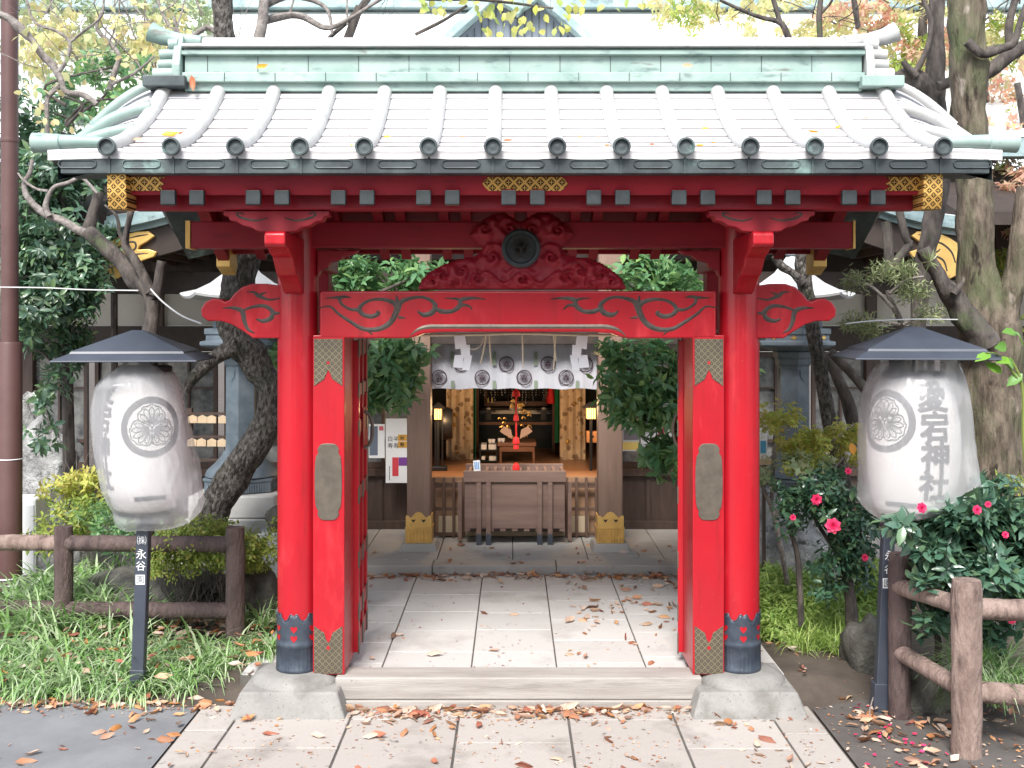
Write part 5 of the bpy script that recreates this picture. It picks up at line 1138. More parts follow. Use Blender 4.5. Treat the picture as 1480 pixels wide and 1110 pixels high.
    for i in range(len(rows)-1):
        for j in range(6):
            t = j/6; r_ = []
            p0, p1, p2, p3 = rows[max(i-1,0)], rows[i], rows[i+1], rows[min(i+2,len(rows)-1)]
            for k in range(N_+1):
                v = [.5*((2*b1)+(c1-a1)*t+(2*a1-5*b1+4*c1-d1)*t*t+(3*b1-a1-3*c1+d1)*t**3) for a1,b1,c1,d1 in zip(p0[k],p1[k],p2[k],p3[k])]
                vv = Vector(v); o_ = Vector((vv.x-cx,vv.y-cy,0)).normalized(); zn = i/(len(rows)-1); mk_ = .10+.9*max(0,1-zn/.24)+.8*max(0,(zn-.66)/.34)+.35*max(0,(1 if left else .7)*(vv.x-cx)/.3)*min(1,zn*2); f_ = mk_*(.024*max(0,1-3.2*abs(mno.noise(Vector((vv.x*3.6+vv.z*1.5+sd,vv.y*3.6,vv.z*1.5)))))**2+.018*max(0,1-4*abs(mno.noise(Vector((vv.x*5.5-vv.z*3.4,vv.y*5.5+sd,vv.z*3.2)))))**2)+.006*mno.noise(vv*3.2+Vector((0,sd,0))); r_.append(tuple(vv+o_*f_))
            fine.append(r_)
    fine.append(rows[-1])
    bg_ = MB().grid(fine); bg_.add(rows[-1][:-1], [tuple(range(N_))])
    bag = obj('plastic_bag', bg_, m_bag, loc=(cx,cy,PZ(760,Y)), smooth=180, label=['crumpled clear plastic bag left of the gate, its hem slanting up to the right','crumpled clear plastic bag right of the gate, hanging above the camellias'][0 if left else 1], cat='plastic bag', group='plastic bags over the lanterns')
    return L
bag_lamp(-1); bag_lamp(1)
# thin cable at the foot of the right post
obj('thin_cable', MB().tube(smooth3([P(1262,1008,6.8),P(1257,1030,6.75),P(1262,1050,6.72),P(1275,1058,6.72),P(1290,1056,6.75)], [.004]*5)[0], .004, 6), m_twig, loc=P(1262,1050,6.75), label='thin pale cable looped at the foot of the right lantern post', cat='cable')

# ------------------------------------------------------------------ log fences
def log(mb, a, b, r, seed=0):
    a, b = Vector(a), Vector(b); n = max(4, int((b-a).length/.06)); pts = [a.lerp(b, i/n)+Vector((mno.noise(Vector((i*.35+seed,1,2))),mno.noise(Vector((i*.35,seed,5))),mno.noise(Vector((seed,i*.35,9)))))*.004 for i in range(n+1)]
    rad = [r*(1+.05*mno.noise(Vector((i*.5,seed*3,0)))) for i in range(n+1)]; rad[0] *= .94; rad[-1] *= .93
    return mb.tube(pts, rad, 18, jit=.07, fr=22)
lf = thing('log_fence', 'dark brown log fence with two rails left of the gate', 'fence', (PX(340,7.85),7.85,-.1), 'log fences beside the gate')
pa, pb, pc = P(340,762,7.9), P(92,761,8.15), P(-160,761,8.4)
for q in (pa,pb,pc): obj('post', log(MB(), (q.x,q.y,-.22), q, .069, q.x), m_log, lf, smooth=50)
for (za,zb_) in ((787,785),(883,880)):
    a = P(336,za,7.9); b = P(94,zb_,8.15); c = P(-160,zb_+(-2 if za < 800 else -4),8.4)
    obj('rail', log(MB(), a, b, .060, za), m_log, lf, smooth=50)
    obj('rail', log(MB(), b, c, .060, za+3), m_log2 if za < 800 else m_log, lf, smooth=50, label='lighter reddish upper rail' if za < 800 else None)
rf = thing('log_fence', 'pale brown log fence with a corner post at the lower right', 'fence', (PX(1397,6.2),6.2,G), 'log fences beside the gate')
qa, qb = P(1397,838,6.2), P(1300,800,6.8)
obj('post', log(MB(), (qa.x+.0,6.2,G-.3), qa, .084, 1.7), m_log2, rf, smooth=50)
obj('post', log(MB(), (qb.x,6.8,G-.05), qb, .068, 4.2), m_log, rf, smooth=50)
for (p1,p2,p3,m_) in ((P(1296,846,6.8),P(1394,878,6.22),P(1560,884,6.3),m_log2),(P(1298,940,6.8),P(1392,997,6.22),P(1560,1012,6.3),m_log2)):
    obj('rail', log(MB(), p1, p2, .052, p1.z), m_, rf, smooth=50)
    obj('rail', log(MB(), p2+Vector((.03,.02,-.01)), p3, .062, p1.z+2), m_, rf, smooth=50)

# ------------------------------------------------------------------ maroon pole, ropes, streamers
Y = 9.0; pole = thing('steel_pole', 'maroon painted steel pole, thicker below, at the left edge', 'pole', (PX(14,Y),Y,0))
x = PX(14,Y)
obj('lower_tube', MB().lathe([(.098,-.1),(.098,PZ(497,Y)),(.092,PZ(494,Y))], (x,Y,0), 32), m_pole, pole, smooth=40)
obj('upper_tube', MB().lathe([(.070,PZ(494,Y)+.001),(.067,5.6)], (x,Y,0), 28), m_pole, pole, smooth=40)
obj('tube_collar', MB().lathe([(.072,PZ(206,Y)),(.074,PZ(203,Y)),(.072,PZ(200,Y))], (x,Y,0), 28), m_pole, pole, smooth=40)
for py in (833,842,851): obj('wire_tie', MB().tube([(x+.102*math.cos(2*PI*k/24),Y+.102*math.sin(2*PI*k/24),PZ(py,Y)+.008*math.sin(2*PI*k/24)) for k in range(25)], .006, 6), m_shide, pole, smooth=60)
obj('wire_tie', MB().tube([(x+.1*math.cos(2*PI*k/24),Y+.1*math.sin(2*PI*k/24),PZ(663,Y)) for k in range(25)], .004, 6), m_shide, pole, smooth=60)
def rope(name, pts, r, mat, label, cat='rope'):
    p, q = smooth3(pts, [r]*len(pts), 8); return obj(name, MB().tube(p, q, 7), mat, loc=p[0], smooth=60, label=label, cat=cat)
rope('white_rope', [P(-30,415,8.7),P(60,416,8.5),P(130,419,8.4),P(200,420,8.2)], .0055, m_wrope, 'thin white rope from the maroon pole to the pruned tree')
rope('white_rope', [P(218,418,8.1),P(235,436,7.9),P(262,456,7.6),P(292,468,7.3)], .0065, m_wrope, 'white rope sagging from the pruned tree to the red beam nose')
rope('white_rope', [P(1222,468,7.4),P(1260,464,7.6),P(1320,461.5,7.9),P(1384,462,8.1)], .005, m_wrope, 'white rope from the right beam nose to the mossy trunk')
rope('straw_rope', [P(455,478,7.35),P(560,484,7.32),P(660,484,7.3),P(754,482,7.3),P(840,484,7.3),P(950,484,7.32),P(1042,478,7.35)], .010, m_rope, 'straw rope strung behind the red lintel')
def shide(px, py, Y, label, mir=1):
    t = thing('paper_streamer', label, 'streamer', P(px,py,Y), 'white zigzag paper streamers on the straw rope')
    q = [[(-10,-2),(6,-2),(9,15),(-8,18)],[(-1,13),(13,11),(14,28),(1,31)],[(-9,26),(4,26),(3,45),(-12,44)],[(5,28),(17,26),(13,48),(2,48)]]
    for i,poly in enumerate(q):
        obj('fold', MB().prism([(a*mir*1.15,b) for a,b in poly], lambda u,w,z: P(px+u*.85,py+w,Y+z), -.014+.009*i, -.012+.009*i), m_shide, t)
shide(666,487,7.3,'white zigzag paper streamer left of the hanging straws'); shide(840,487,7.3,'white zigzag paper streamer beside the right sakaki leaves',-1)
for i,(px,L_,dx) in enumerate(((707,46,3),(703,44,-9),(755,48,1),(800,40,4),(803,52,-3))):
    Y = 7.3; m = MB(); m.tube([P(px,482,Y),P(px+dx*.4,482+L_*.5,Y+.004),P(px+dx,482+L_,Y)], [.006,.0055,.004], 6)
    obj('straw_strand', m, m_rope, loc=P(px,482,Y), label=['straight straw strand third from the left under the lintel','leaning straw strand beside the paper streamer','middle straw strand hanging before the red cord','short straw strand of the right pair','longer straw strand of the right pair'][i], cat='straw', group='straw strands hanging from the rope')
m = MB(); p,_ = smooth3([P(672,500,7.3),P(684,505,7.3),P(694,500,7.3),P(700,487,7.3)],[1]*4); obj('straw_strand', m.tube(p,.003,5), m_rope, loc=P(690,500,7.3), label='thin curved straw strand right of the left paper streamer', cat='straw', group='straw strands hanging from the rope')
wb = thing('meter_box', 'white metal box standing behind the maroon pole', 'box', (PX(38,9.4),9.4,0))
obj('box_body', MB().pbox(8,52,722,832,9.4,9.7), m_white, wb, bevel=.01); obj('box_door', MB().pbox(34,49,730,828,9.392,9.399), M('grey_white_paint',(.62,.63,.64),rough=.5), wb, bevel=.004)

# ------------------------------------------------------------------ rocks
obj('large_rock', MB().rock((PX(42,10.6),10.6,.50), (.52,.45,.95), 4, .62, 5), m_rock, loc=(PX(48,10.6),10.6,0), smooth=35, label='tall jagged grey rock behind the maroon pole', cat='rock')
obj('flat_rock', MB().rock((PX(240,8.65),8.65,.10), (.70,.38,.27), 9, .3, 4), m_rockm, loc=(PX(235,8.35),8.35,-.1), smooth=40, label='dark flat rock under the azalea behind the left fence', cat='rock')
obj('round_rock', MB().rock((PX(368,8.5),8.5,.10), (.20,.25,.34), 14, .25, 4), m_rockm, loc=(PX(368,8.5),8.5,-.1), smooth=40, label='rounded mossy rock between the left fence and the gate', cat='rock')
obj('garden_boulder', MB().rock((PX(1110,9.6),9.7,.15), (.75,.5,.62), 21, .25, 4), m_rock, loc=(PX(1120,9.6),9.7,0), smooth=40, label='smooth grey boulder behind the bamboo grass right of the gate', cat='rock')
obj('edging_rock', MB().rock((PX(1258,7.6),7.6,.0), (.19,.22,.27), 31, .25, 4), m_rockm, loc=(PX(1258,7.6),7.6,-.1), smooth=40, label='brown rock behind the right lantern post', cat='rock')
obj('edging_rock', MB().rock((PX(1335,6.95),7.0,-.06), (.20,.2,.22), 37, .25, 4), m_rockm, loc=(PX(1335,6.95),7.0,-.1), smooth=40, label='dark rock behind the lower rail of the right fence', cat='rock')
obj('garden_boulder', MB().rock((PX(120,9.9),9.9,.15), (.7,.4,.4), 41, .3, 4), m_rock, loc=(PX(120,9.9),9.9,0), smooth=40, label='low grey boulder behind the nandina left of the gate', cat='rock')
# ------------------------------------------------------------------ trees
def B(px, py, Y, rpx, rpy, ry, n): c = P(px,py,Y); return (c.x,c.y,c.z,rpx*Y/F,ry,rpy*Y/F,n)
def limb(pts, Y=None, sub=5):
    q = [P(*p[:2], p[3] if len(p) > 3 else Y) for p in pts]; r = [p[2]*(p[3] if len(p) > 3 else Y)/F for p in pts]; return smooth3(q, r, sub)
def add_limb(mb, pts, Y=None, n=12, jit=.16, fr=7, lump=.08): p, r = limb(pts, Y); mb.tube(p, r, n, jit=jit, fr=fr, lump=lump); return mb
# twisted rough-barked tree left
t = thing('twisted_tree', 'twisted tree with rough pale bark and a mossy lower trunk left of the gate', 'tree', (PX(305,8.9),8.9,0))
tr = MB(); add_limb(tr, [(295,775,28),(312,735,24),(335,692,23),(365,650,22),(388,610,21),(393,578,19),(383,548,19),(358,508,24),(338,478,21),(338,440,22),(346,405,24),(349,380,26),(352,350,24),(350,300,22),(338,220,20),(328,120,17),(324,45,15),(318,-40,13)], 9.05, 20, .22, 6, .12)
add_limb(tr, [(345,500,14),(318,512,12),(295,530,10),(275,552,8),(268,566,5)], 8.95, 12); add_limb(tr, [(360,372,8),(378,360,5),(392,345,3)], 8.95, 8)
add_limb(tr, [(330,380,10),(318,350,7),(308,320,5)], 9.0, 8)
obj('trunk', tr, m_bark, t, smooth=60)
br = MB(); tips = []
add_limb(br, [(330,150,10),(360,90,9),(378,40,8),(384,-40,7)], 9.1, 8)
add_limb(br, [(326,60,5),(300,40,4),(270,55,3.2),(240,30,2.6),(225,-10,2)], 9.1, 6); add_limb(br, [(325,80,5),(280,100,4),(262,60,3),(250,20,2.4)], 9.0, 6)
add_limb(br, [(380,30,6),(430,22,5),(470,40,4),(500,30,3),(540,5,2.4),(565,-10,2)], 9.2, 6); add_limb(br, [(380,10,5),(420,-5,4),(470,10,3),(480,50,2)], 9.2, 6)
for q in ((-2.9,9.1,4.6),(-2.6,9.1,4.9),(-1.9,9.2,4.9),(-1.4,9.2,4.85),(-3.0,9.0,4.3),(-2.4,9.1,4.7)): twig(br, q, (rd(-.6,.6),rd(-.3,.3),.6), .8, .010, 2, tips, .4, .2)
obj('limbs', br, m_twig, t, smooth=60)
# pruned dark tree behind the left lantern
t = thing('pruned_tree', 'dark pruned tree with a sawn stub rising behind the left lantern', 'tree', (PX(212,8.4),8.4,0))
z4 = lambda L: [(a/4.625, 250+b/4.625, r) for a,b,r in L]
tr = MB()
add_limb(tr, [(208,800,14),(212,700,13),(214,600,12),(216,540,12)]+z4([(1000,1100,11),(1015,940,11),(1020,850,12)]), 8.35, 14, .2)
add_limb(tr, z4([(1020,850,12),(990,790,11),(900,720,13),(820,600,12),(720,510,11.5),(640,440,11),(585,385,10)]), 8.35, 14, .2)
add_limb(tr, z4([(585,390,10),(620,290,8.5),(645,200,8),(660,130,7)]), 8.4, 12, .2)
add_limb(tr, z4([(1010,800,8),(960,690,7),(900,580,6.5),(845,500,6),(840,430,5),(860,330,4.5),(885,240,4)]), 8.3, 10, .2)
add_limb(tr, z4([(1040,820,9),(1062,740,8),(1072,650,7),(1085,590,8)]), 8.3, 12, .3)
add_limb(tr, z4([(835,470,3.5),(800,400,3),(780,290,2.4),(700,215,1.8)]), 8.3, 7); add_limb(tr, z4([(840,450,2),(850,330,1.5),(855,250,1)]), 8.25, 6)
obj('trunk', tr, m_barkd, t, smooth=60)
br = MB()
add_limb(br, z4([(570,400,7),(500,370,6.5),(420,320,6),(320,285,5.5),(240,225,5),(175,145,4.5),(165,60,4),(200,0,3.5),(215,-90,3)]), 8.35, 8)
add_limb(br, z4([(330,290,5),(305,225,4),(330,140,3.5),(370,90,3.2),(460,65,3),(540,30,2.8),(600,80,2.4),(650,135,2)]), 8.3, 7); add_limb(br, z4([(320,120,2.2),(240,105,2),(160,50,1.8),(120,0,1.5)]), 8.3, 6)
z5 = lambda L: [(a/4.933, b/4.933, r) for a,b,r in L]
add_limb(br, z5([(690,745,4.5),(600,680,4.5),(470,655,5),(430,560,5),(370,460,5),(300,390,5),(240,300,5),(200,260,5.5),(140,200,6),(60,130,5),(-40,90,4)]), 8.5, 8, .3)
add_limb(br, z5([(420,510,3.5),(480,420,3),(495,300,2.6),(400,220,2.2),(250,160,2),(190,0,2)]), 8.5, 6); add_limb(br, z5([(500,300,2.2),(600,220,2),(720,120,1.6),(740,0,1.4)]), 8.5, 6)
add_limb(br, z5([(440,600,4),(350,680,3.5),(335,760,3.2),(340,980,3)]), 8.5, 6); add_limb(br, z5([(780,640,4.5),(830,480,4),(850,400,3.5),(780,300,3),(690,200,2.6),(740,60,2)]), 8.9, 7); add_limb(br, z5([(800,600,2.4),(960,520,2),(1100,400,1.5)]), 8.8, 6)
for k in range(16): c = P(rd(40,260),rd(0,130),8.7); twig(br, c, (rd(-1,1),rd(-.3,.3),rd(-.2,.8)), rd(.35,.7), .006, 2, None, .45, .1)
obj('limbs', br, m_twig, t, smooth=60)
Pp = np.array([P(rd(20,260),rd(5,190),8.6+rd(-.2,.4)) for k in range(130)]); n = len(Pp)
leaves('yellow_leaves', Pp, rng.normal(size=(n,3))+np.array((0,0,-.7)), rng.normal(size=(n,3))+np.array((0,-.5,.6)), rng.uniform(.05,.10,n), rng.uniform(.045,.085,n), m_lfy, t)
# dense dark evergreen left
t = thing('evergreen_tree', 'dense evergreen tree with glossy dark leaves at the left edge', 'tree', (PX(90,10),10,0))
tr = MB(); add_limb(tr, [(100,720,9),(98,560,8),(92,400,7),(85,200,5)], 10.0, 10); 
for k in range(16):
    py = rd(100,560); add_limb(tr, [(95,py+30,3),(95+rd(-50,50),py,2),(95+rd(-80,80),py-rd(0,30),1.4)], 10.0+rd(-.3,.1), 6)
obj('trunk', tr, m_barkd, t, smooth=60)
crown('crown', [B(65,225,10,80,70,.6,170),B(85,330,9.9,80,75,.6,210),B(60,430,9.8,85,70,.55,190),B(105,400,9.8,60,55,.4,100),B(75,500,9.9,62,40,.4,60),B(110,255,10,70,55,.5,90),B(45,150,10.2,50,40,.5,40)], 10, .105, .046, m_lfd, t, shell=.3, gap=.16, fr=2.2, spread=(55,100), droop=.7, up=.5)
crown('lower_branch', [B(70,560,9.7,35,40,.25,14),B(62,625,9.7,30,25,.25,8)], 8, .11, .05, m_lfd, t, shell=.1, gap=1, droop=.6)
# sakaki trees in the courtyard
def sakaki(px, blobs, lab, limbs, base):
    Y = 9.5; t = thing('sakaki_tree', lab, 'tree', (base[0],base[1],0)); tr = MB()
    tr.tube(smooth3([base+(-.02,), (base[0]+.02,base[1],.9), (base[0],base[1]+.03,1.8), (base[0]-.03,base[1],2.9)], [.07,.06,.05,.035])[0], .055, 10, jit=.2)
    for l in limbs: add_limb(tr, l, Y, 7)
    obj('trunk', tr, m_barkd, t, smooth=60)
    crown('crown', blobs, 9, .125, .055, m_lfg, t, shell=.3, gap=.25, fr=2.2, spread=(50,95), droop=.45, up=.55)
sakaki(545, [B(555,405,9.7,70,40,.35,80),B(500,400,9.6,40,35,.3,30),B(560,520,9.5,52,32,.35,46),B(575,560,9.4,38,28,.3,34),B(535,575,9.5,28,22,.3,20),B(600,505,9.4,36,18,.25,20),B(440,520,9.7,50,60,.3,40),B(610,392,9.7,40,25,.3,20)],
   'sakaki tree with glossy leaves left of the hall doorway, behind the open door leaf', [[(480,560,4),(520,540,3),(570,530,2)],[(470,450,4),(530,430,3),(600,400,2)],[(475,600,3),(530,590,2),(570,575,1.4)]], (PX(445,9.5),9.55))
sakaki(930, [B(925,400,9.7,55,40,.35,60),B(990,400,9.7,45,40,.3,36),B(925,535,9.4,82,46,.4,92),B(960,590,9.35,60,40,.35,50),B(905,575,9.3,42,32,.3,40),B(968,655,9.35,40,32,.28,38),B(1000,560,9.5,40,60,.3,50),B(870,520,9.4,38,28,.3,34),B(1040,540,9.7,50,70,.3,40)],
   'sakaki tree with glossy leaves spreading before the right hall pillar', [[(1030,640,4),(985,620,3),(930,600,2)],[(1030,560,4),(960,540,3),(880,530,2)],[(1030,700,3),(990,680,2),(955,660,1.5)],[(1035,640,3),(940,636,2.4),(910,610,1.6)]], (PX(1050,9.5),9.6))
# big mossy trunk right
t = thing('mossy_tree', 'tall tree with a thick mossy forked trunk right of the gate', 'tree', (PX(1420,8.4),8.4,-.05))
tr = MB(); Y = 8.4
add_limb(tr, [(1432,800,62),(1430,720,55),(1428,640,48),(1430,560,45),(1432,500,45),(1425,455,40),(1413,400,27),(1409,330,25),(1407,250,23),(1402,160,24),(1400,80,26),(1396,0,26),(1392,-80,24)], Y, 44, .20, 4, .12)
obj('trunk', tr, m_barkb, t, smooth=70)
fk = MB(); add_limb(fk, [(1440,490,26),(1456,440,20),(1468,390,16),(1476,330,14),(1482,270,12)], 8.3, 16, .2, 6); obj('fork', fk, m_barkb, t, smooth=60)
db = MB(); add_limb(db, [(1425,500,22),(1400,462,19),(1378,430,15),(1360,405,12),(1346,385,10),(1338,368,11),(1334,360,8)], 8.15, 14, .35, 8, .2)
add_limb(db, [(1378,425,6),(1388,412,4),(1392,408,3)], 8.05, 8); obj('dead_limb', db, m_barkd, t, smooth=60)
bb = MB(); add_limb(bb, [(1402,110,16),(1432,100,12),(1462,78,10),(1500,55,8)], 8.5, 10); add_limb(bb, [(1398,60,7),(1420,78,6),(1448,70,6),(1466,60,6),(1475,30,5),(1490,-10,4)], 8.2, 8); add_limb(bb,[(1462,78,7),(1458,40,6),(1470,-10,5)],8.5,8)
obj('branches', bb, m_barkd, t, smooth=60)
sp_ = MB(); Pp = np.array([P(1344,378,8.0)]*26); n = 26; D = rng.normal(size=(n,3))*.8+np.array((0,-.2,.35)); leaves('needle_tuft', Pp, D, rng.normal(size=(n,3)), .11, .013, m_ndl, t, tmpl=T_NDL)
# dark gnarled tree behind the right roof end
t = thing('gnarled_tree', 'dark gnarled tree with a swollen limb behind the right end of the gate roof', 'tree', (PX(1340,9.2),9.2,0))
tr = MB(); Y = 9.2
add_limb(tr, [(1310,720,12),(1318,600,12),(1325,480,12),(1335,390,13),(1350,310,14),(1362,250,13),(1355,180,14),(1352,120,15),(1353,50,12),(1355,-60,10)], Y, 14, .2)
add_limb(tr, [(1355,150,16),(1335,128,18),(1315,112,15),(1300,110,10),(1290,118,6)], Y, 14, .3, 7, .15); add_limb(tr, [(1356,125,8),(1390,110,7),(1412,90,6),(1428,72,5),(1460,66,4)], 9.0, 9); add_limb(tr, [(1325,110,6),(1312,98,5),(1305,88,4)], 9.1, 8)
obj('trunk', tr, m_barkd, t, smooth=60)
br = MB()
add_limb(br, [(1320,110,5),(1340,70,4),(1345,30,3.4),(1330,-10,3)], 9.1, 7); add_limb(br, [(1295,280,6),(1308,340,6),(1316,352,5)], 9.1, 8); add_limb(br, [(1280,320,7),(1285,355,8),(1284,400,7)], 9.3, 8); add_limb(br, [(1316,352,6),(1300,372,6),(1280,395,5)], 9.1, 8)
for pts in ([(1040,0,2),(1090,22,3),(1128,33,4),(1140,55,5),(1152,70,4)],[(1128,35,4),(1118,0,3.4),(1110,-20,3)],[(1186,62,4),(1184,20,4),(1190,-20,3.4)],[(1186,20,2.5),(1200,5,2),(1206,-10,2)],[(1240,40,4),(1236,10,4),(1230,-20,3)]): add_limb(br, pts, 9.4, 6)
for k in range(14): c = P(rd(1020,1300),rd(-20,40),9.5); twig(br, c, (rd(-1,1),rd(-.3,.3),rd(-.3,.7)), rd(.3,.6), .006, 2, None, .45, .1)
obj('limbs', br, m_barkd, t, smooth=60)
# slim leaning trunk
t = thing('slim_tree', 'slim tree with pale horizontal bark bands behind the right beam nose', 'tree', (PX(1205,9.3),9.3,0))
tr = MB(); add_limb(tr, [(1225,720,11),(1205,640,11),(1192,570,10),(1182,510,10),(1170,450,10.5),(1162,400,11),(1158,385,10),(1160,360,9),(1166,300,8)], 9.3, 12, .15); add_limb(tr, [(1160,410,7),(1146,395,6),(1130,385,6),(1118,370,5)], 9.25, 8)
obj('trunk', tr, m_bark, t, smooth=60)
tr = MB(); add_limb(tr, [(1240,640,9),(1225,580,9),(1208,540,8),(1198,510,8)], 9.5, 10, .2); add_limb(tr, [(1262,575,8),(1235,545,7),(1212,520,7),(1200,508,6)], 9.2, 10, .2); add_limb(tr, [(1262,578,5),(1276,545,4),(1290,525,3)], 9.2, 8)
obj('fork', tr, m_barkd, t, smooth=60)
# foliage above: pale hillside left, autumn maples right
t = thing('hillside_bushes', 'pale green bushes and bare twigs on the bank at upper left', 'bushes', (PX(140,13.5),13.5,0))
tr = MB()
for k in range(34): c = P(rd(-40,330),rd(60,260),13.0); twig(tr, c, (rd(-.6,.6),rd(-.3,.3),1), rd(.8,1.5), .014, 2, None, .35, .2)
obj('twigs', tr, m_twig, t, smooth=60)
crown('crown', [B(60,60,13.8,110,90,.7,200),B(190,140,13.6,110,90,.7,240),B(260,60,13.8,90,80,.7,160),B(130,240,13.6,120,80,.6,150),B(-40,200,14,120,250,.8,200),B(290,170,13.9,60,60,.5,70)], 8, .12, .06, m_lfp, t, tmpl=T_SML, gap=.12, fr=1.3)
crown('yellow_crown', [B(150,40,12.6,140,50,.5,80),B(70,90,12.4,60,50,.5,30),B(260,70,12.8,60,60,.5,34)], 6, .12, .075, m_lfy, t, tmpl=T_SML, gap=.1, fr=1.6, up=-.2, droop=.8)
t = thing('broadleaf_bush', 'bright green bush behind the left end of the gate roof', 'bush', (PX(170,11.5),11.5,0))
tr = MB(); add_limb(tr, [(165,700,6),(165,400,5),(160,180,4)], 11.5, 8); obj('trunk', tr, m_barkd, t)
crown('crown', [B(165,130,11.5,60,60,.5,90),B(120,170,11.4,60,70,.5,80),B(150,280,11.4,60,50,.5,60)], 8, .13, .06, m_lfg, t, gap=.2, fr=2)
t = thing('yellow_maple', 'yellow and pale green maple canopy at upper right', 'tree', (PX(1330,13),13,0))
tr = MB(); add_limb(tr, [(1330,760,12),(1325,400,10),(1330,150,8),(1335,0,6)], 13, 8)
for k in range(26): c = P(rd(1180,1540),rd(0,260),12.8); twig(tr, c, (rd(-.8,.8),rd(-.3,.3),.6), rd(.7,1.3), .012, 2, None, .35, .15)
obj('trunk', tr, m_barkd, t, smooth=60)
crown('crown', [B(1300,60,13,130,80,.8,210),B(1430,120,13,120,110,.8,230),B(1500,240,13.2,90,120,.7,160),B(1150,20,13.3,110,45,.6,90),B(1380,240,13,90,80,.6,110),B(1000,12,13.4,70,32,.5,44)], 8, .11, .085, m_lfy, t, tmpl=T_MAP, gap=.10, fr=1.4, up=.2)
t = thing('evergreen_bush', 'mid green foliage mixed into the maples at upper right', 'bush', (PX(1400,12.2),12.2,0))
tr = MB(); add_limb(tr, [(1420,760,8),(1420,400,6),(1425,120,4)], 12.2, 8); obj('trunk', tr, m_barkd, t)
crown('crown', [B(1320,90,12,60,60,.5,60),B(1440,60,12.2,70,50,.5,60),B(1470,190,12.2,60,60,.5,40),B(1000,25,12.4,36,24,.4,20)], 8, .11, .04, m_lfa, t, tmpl=T_SML, gap=.15, fr=2)
t = thing('red_maple', 'red and pink autumn maple leaves at the right edge', 'tree', (PX(1500,11.5),11.5,0))
tr = MB(); add_limb(tr, [(1530,760,10),(1520,500,9),(1500,300,7),(1470,120,5)], 11.5, 8); add_limb(tr, [(1500,300,4),(1470,290,3),(1430,270,2)], 11.5, 6); obj('trunk', tr, m_barkd, t)
crown('crown', [B(1465,275,11.3,55,36,.45,90),B(1510,340,11.3,60,40,.4,50),B(1440,205,11.6,50,40,.4,30),B(1240,30,12.4,70,30,.4,50),B(1350,60,12.2,60,40,.4,40),B(1460,110,12,50,40,.4,24)], 8, .10, .085, m_lfr, t, tmpl=T_MAP, gap=.15, fr=2, up=.1)
crown('green_spray', [B(1452,385,11.2,26,30,.3,24)], 8, .12, .05, m_lfa, t, tmpl=T_BIG, gap=1); crown('green_spray', [B(1470,470,11,20,20,.3,14)], 8, .12, .05, m_lfa, t, tmpl=T_BIG, gap=1)
# branch with yellow leaves in front of the hall roof
t = thing('persimmon_branch_tree', 'thin tree with round yellow green leaves hanging above the gate ridge', 'tree', (PX(690,10.4),10.4,pz))
tr = MB(); tr.tube([(PX(446,10.4),10.5,.05),(PX(450,10.4),10.4,2.5),(PX(470,10.4),10.3,4.4),(PX(520,10.2),10.2,5.3)], [.08,.07,.05,.04], 8)
add_limb(tr, [(500,-25,4),(560,-8,3.5),(620,-2,3),(700,0,2.4),(800,12,1.5)], 10.2, 6); add_limb(tr, [(470,60,3),(505,28,4),(530,0,5),(545,-30,5)], 10.2, 6); add_limb(tr, [(600,50,2.4),(640,30,2.4),(675,8,2)], 10.2, 6)
for k in range(12): c = P(rd(560,840),rd(-25,5),10.2); twig(tr, c, (rd(-.6,.6),0,-.7), rd(.15,.3), .004, 1, None, .3, -.2)
obj('trunk', tr, m_barkd, t, smooth=60)
C = np.array([P(*q,10.2+rd(-.15,.15)) for q in [(rd(690,830),rd(-5,48)) for k in range(54)]+[(rd(580,700),rd(-5,14)) for k in range(18)]+[(rd(830,980),rd(-5,16)) for k in range(16)]]); n = len(C)
leaves('yellow_leaves', C, rng.normal(size=(n,3))*.5+np.array((0,0,-.9)), rng.normal(size=(n,3))*.6+np.array((0,-1,.3)), rng.uniform(.06,.11,n), rng.uniform(.05,.085,n), M('lime_leaf',(.5,.5,.1),island=[(.50,.52,.10),(.58,.55,.16),(.34,.46,.12),(.60,.56,.24)],rough=.5,trans=.5), t)

# ------------------------------------------------------------------ shrubs and ground plants
t = thing('azalea_shrub', 'yellow green azalea shrub with bare lower stems behind the left fence', 'shrub', (PX(300,8.3),8.3,0)); tr = MB()
for k in range(60): c = Vector((PX(rd(255,345),8.3),8.3+rd(-.2,.2),rd(.05,.2))); twig(tr, c, (rd(-.8,.8),rd(-.5,.5),.8), rd(.18,.34), .006, 1, None, .3, .2)
obj('stems', tr, m_barkd, t); crown('foliage', [B(300,788,8.2,92,34,.35,420),B(250,800,8.1,60,38,.3,170),B(345,798,8.2,52,30,.3,150),B(385,790,8.5,40,40,.25,70),B(290,763,8.3,56,18,.25,110)], 8, .040, .021, m_lfa, t, tmpl=T_SML, shell=.6, gap=.3, fr=5)
t = thing('nandina_shrub', 'loose nandina with yellow leaves beside the grey rock left', 'shrub', (PX(110,9.2),9.2,0)); tr = MB()
for k in range(12): c = Vector((PX(rd(70,160),9.2),9.2+rd(-.2,.2),rd(-.05,.1))); twig(tr, c, (rd(-.4,.4),rd(-.3,.3),1), rd(.5,.85), .007, 1, None, .25, .2)
obj('stems', tr, m_twig, t); crown('foliage', [B(105,745,9.2,55,45,.35,90),B(140,720,9.3,45,30,.3,60),B(75,770,9.1,40,35,.3,40)], 7, .07, .028, m_lfa, t, tmpl=T_SML, gap=.3, fr=4)
crown('yellow_foliage', [B(125,695,9.3,45,18,.3,46),B(85,705,9.3,30,15,.25,20)], 7, .075, .03, m_lfm, t, tmpl=T_SML, gap=.4, fr=4)
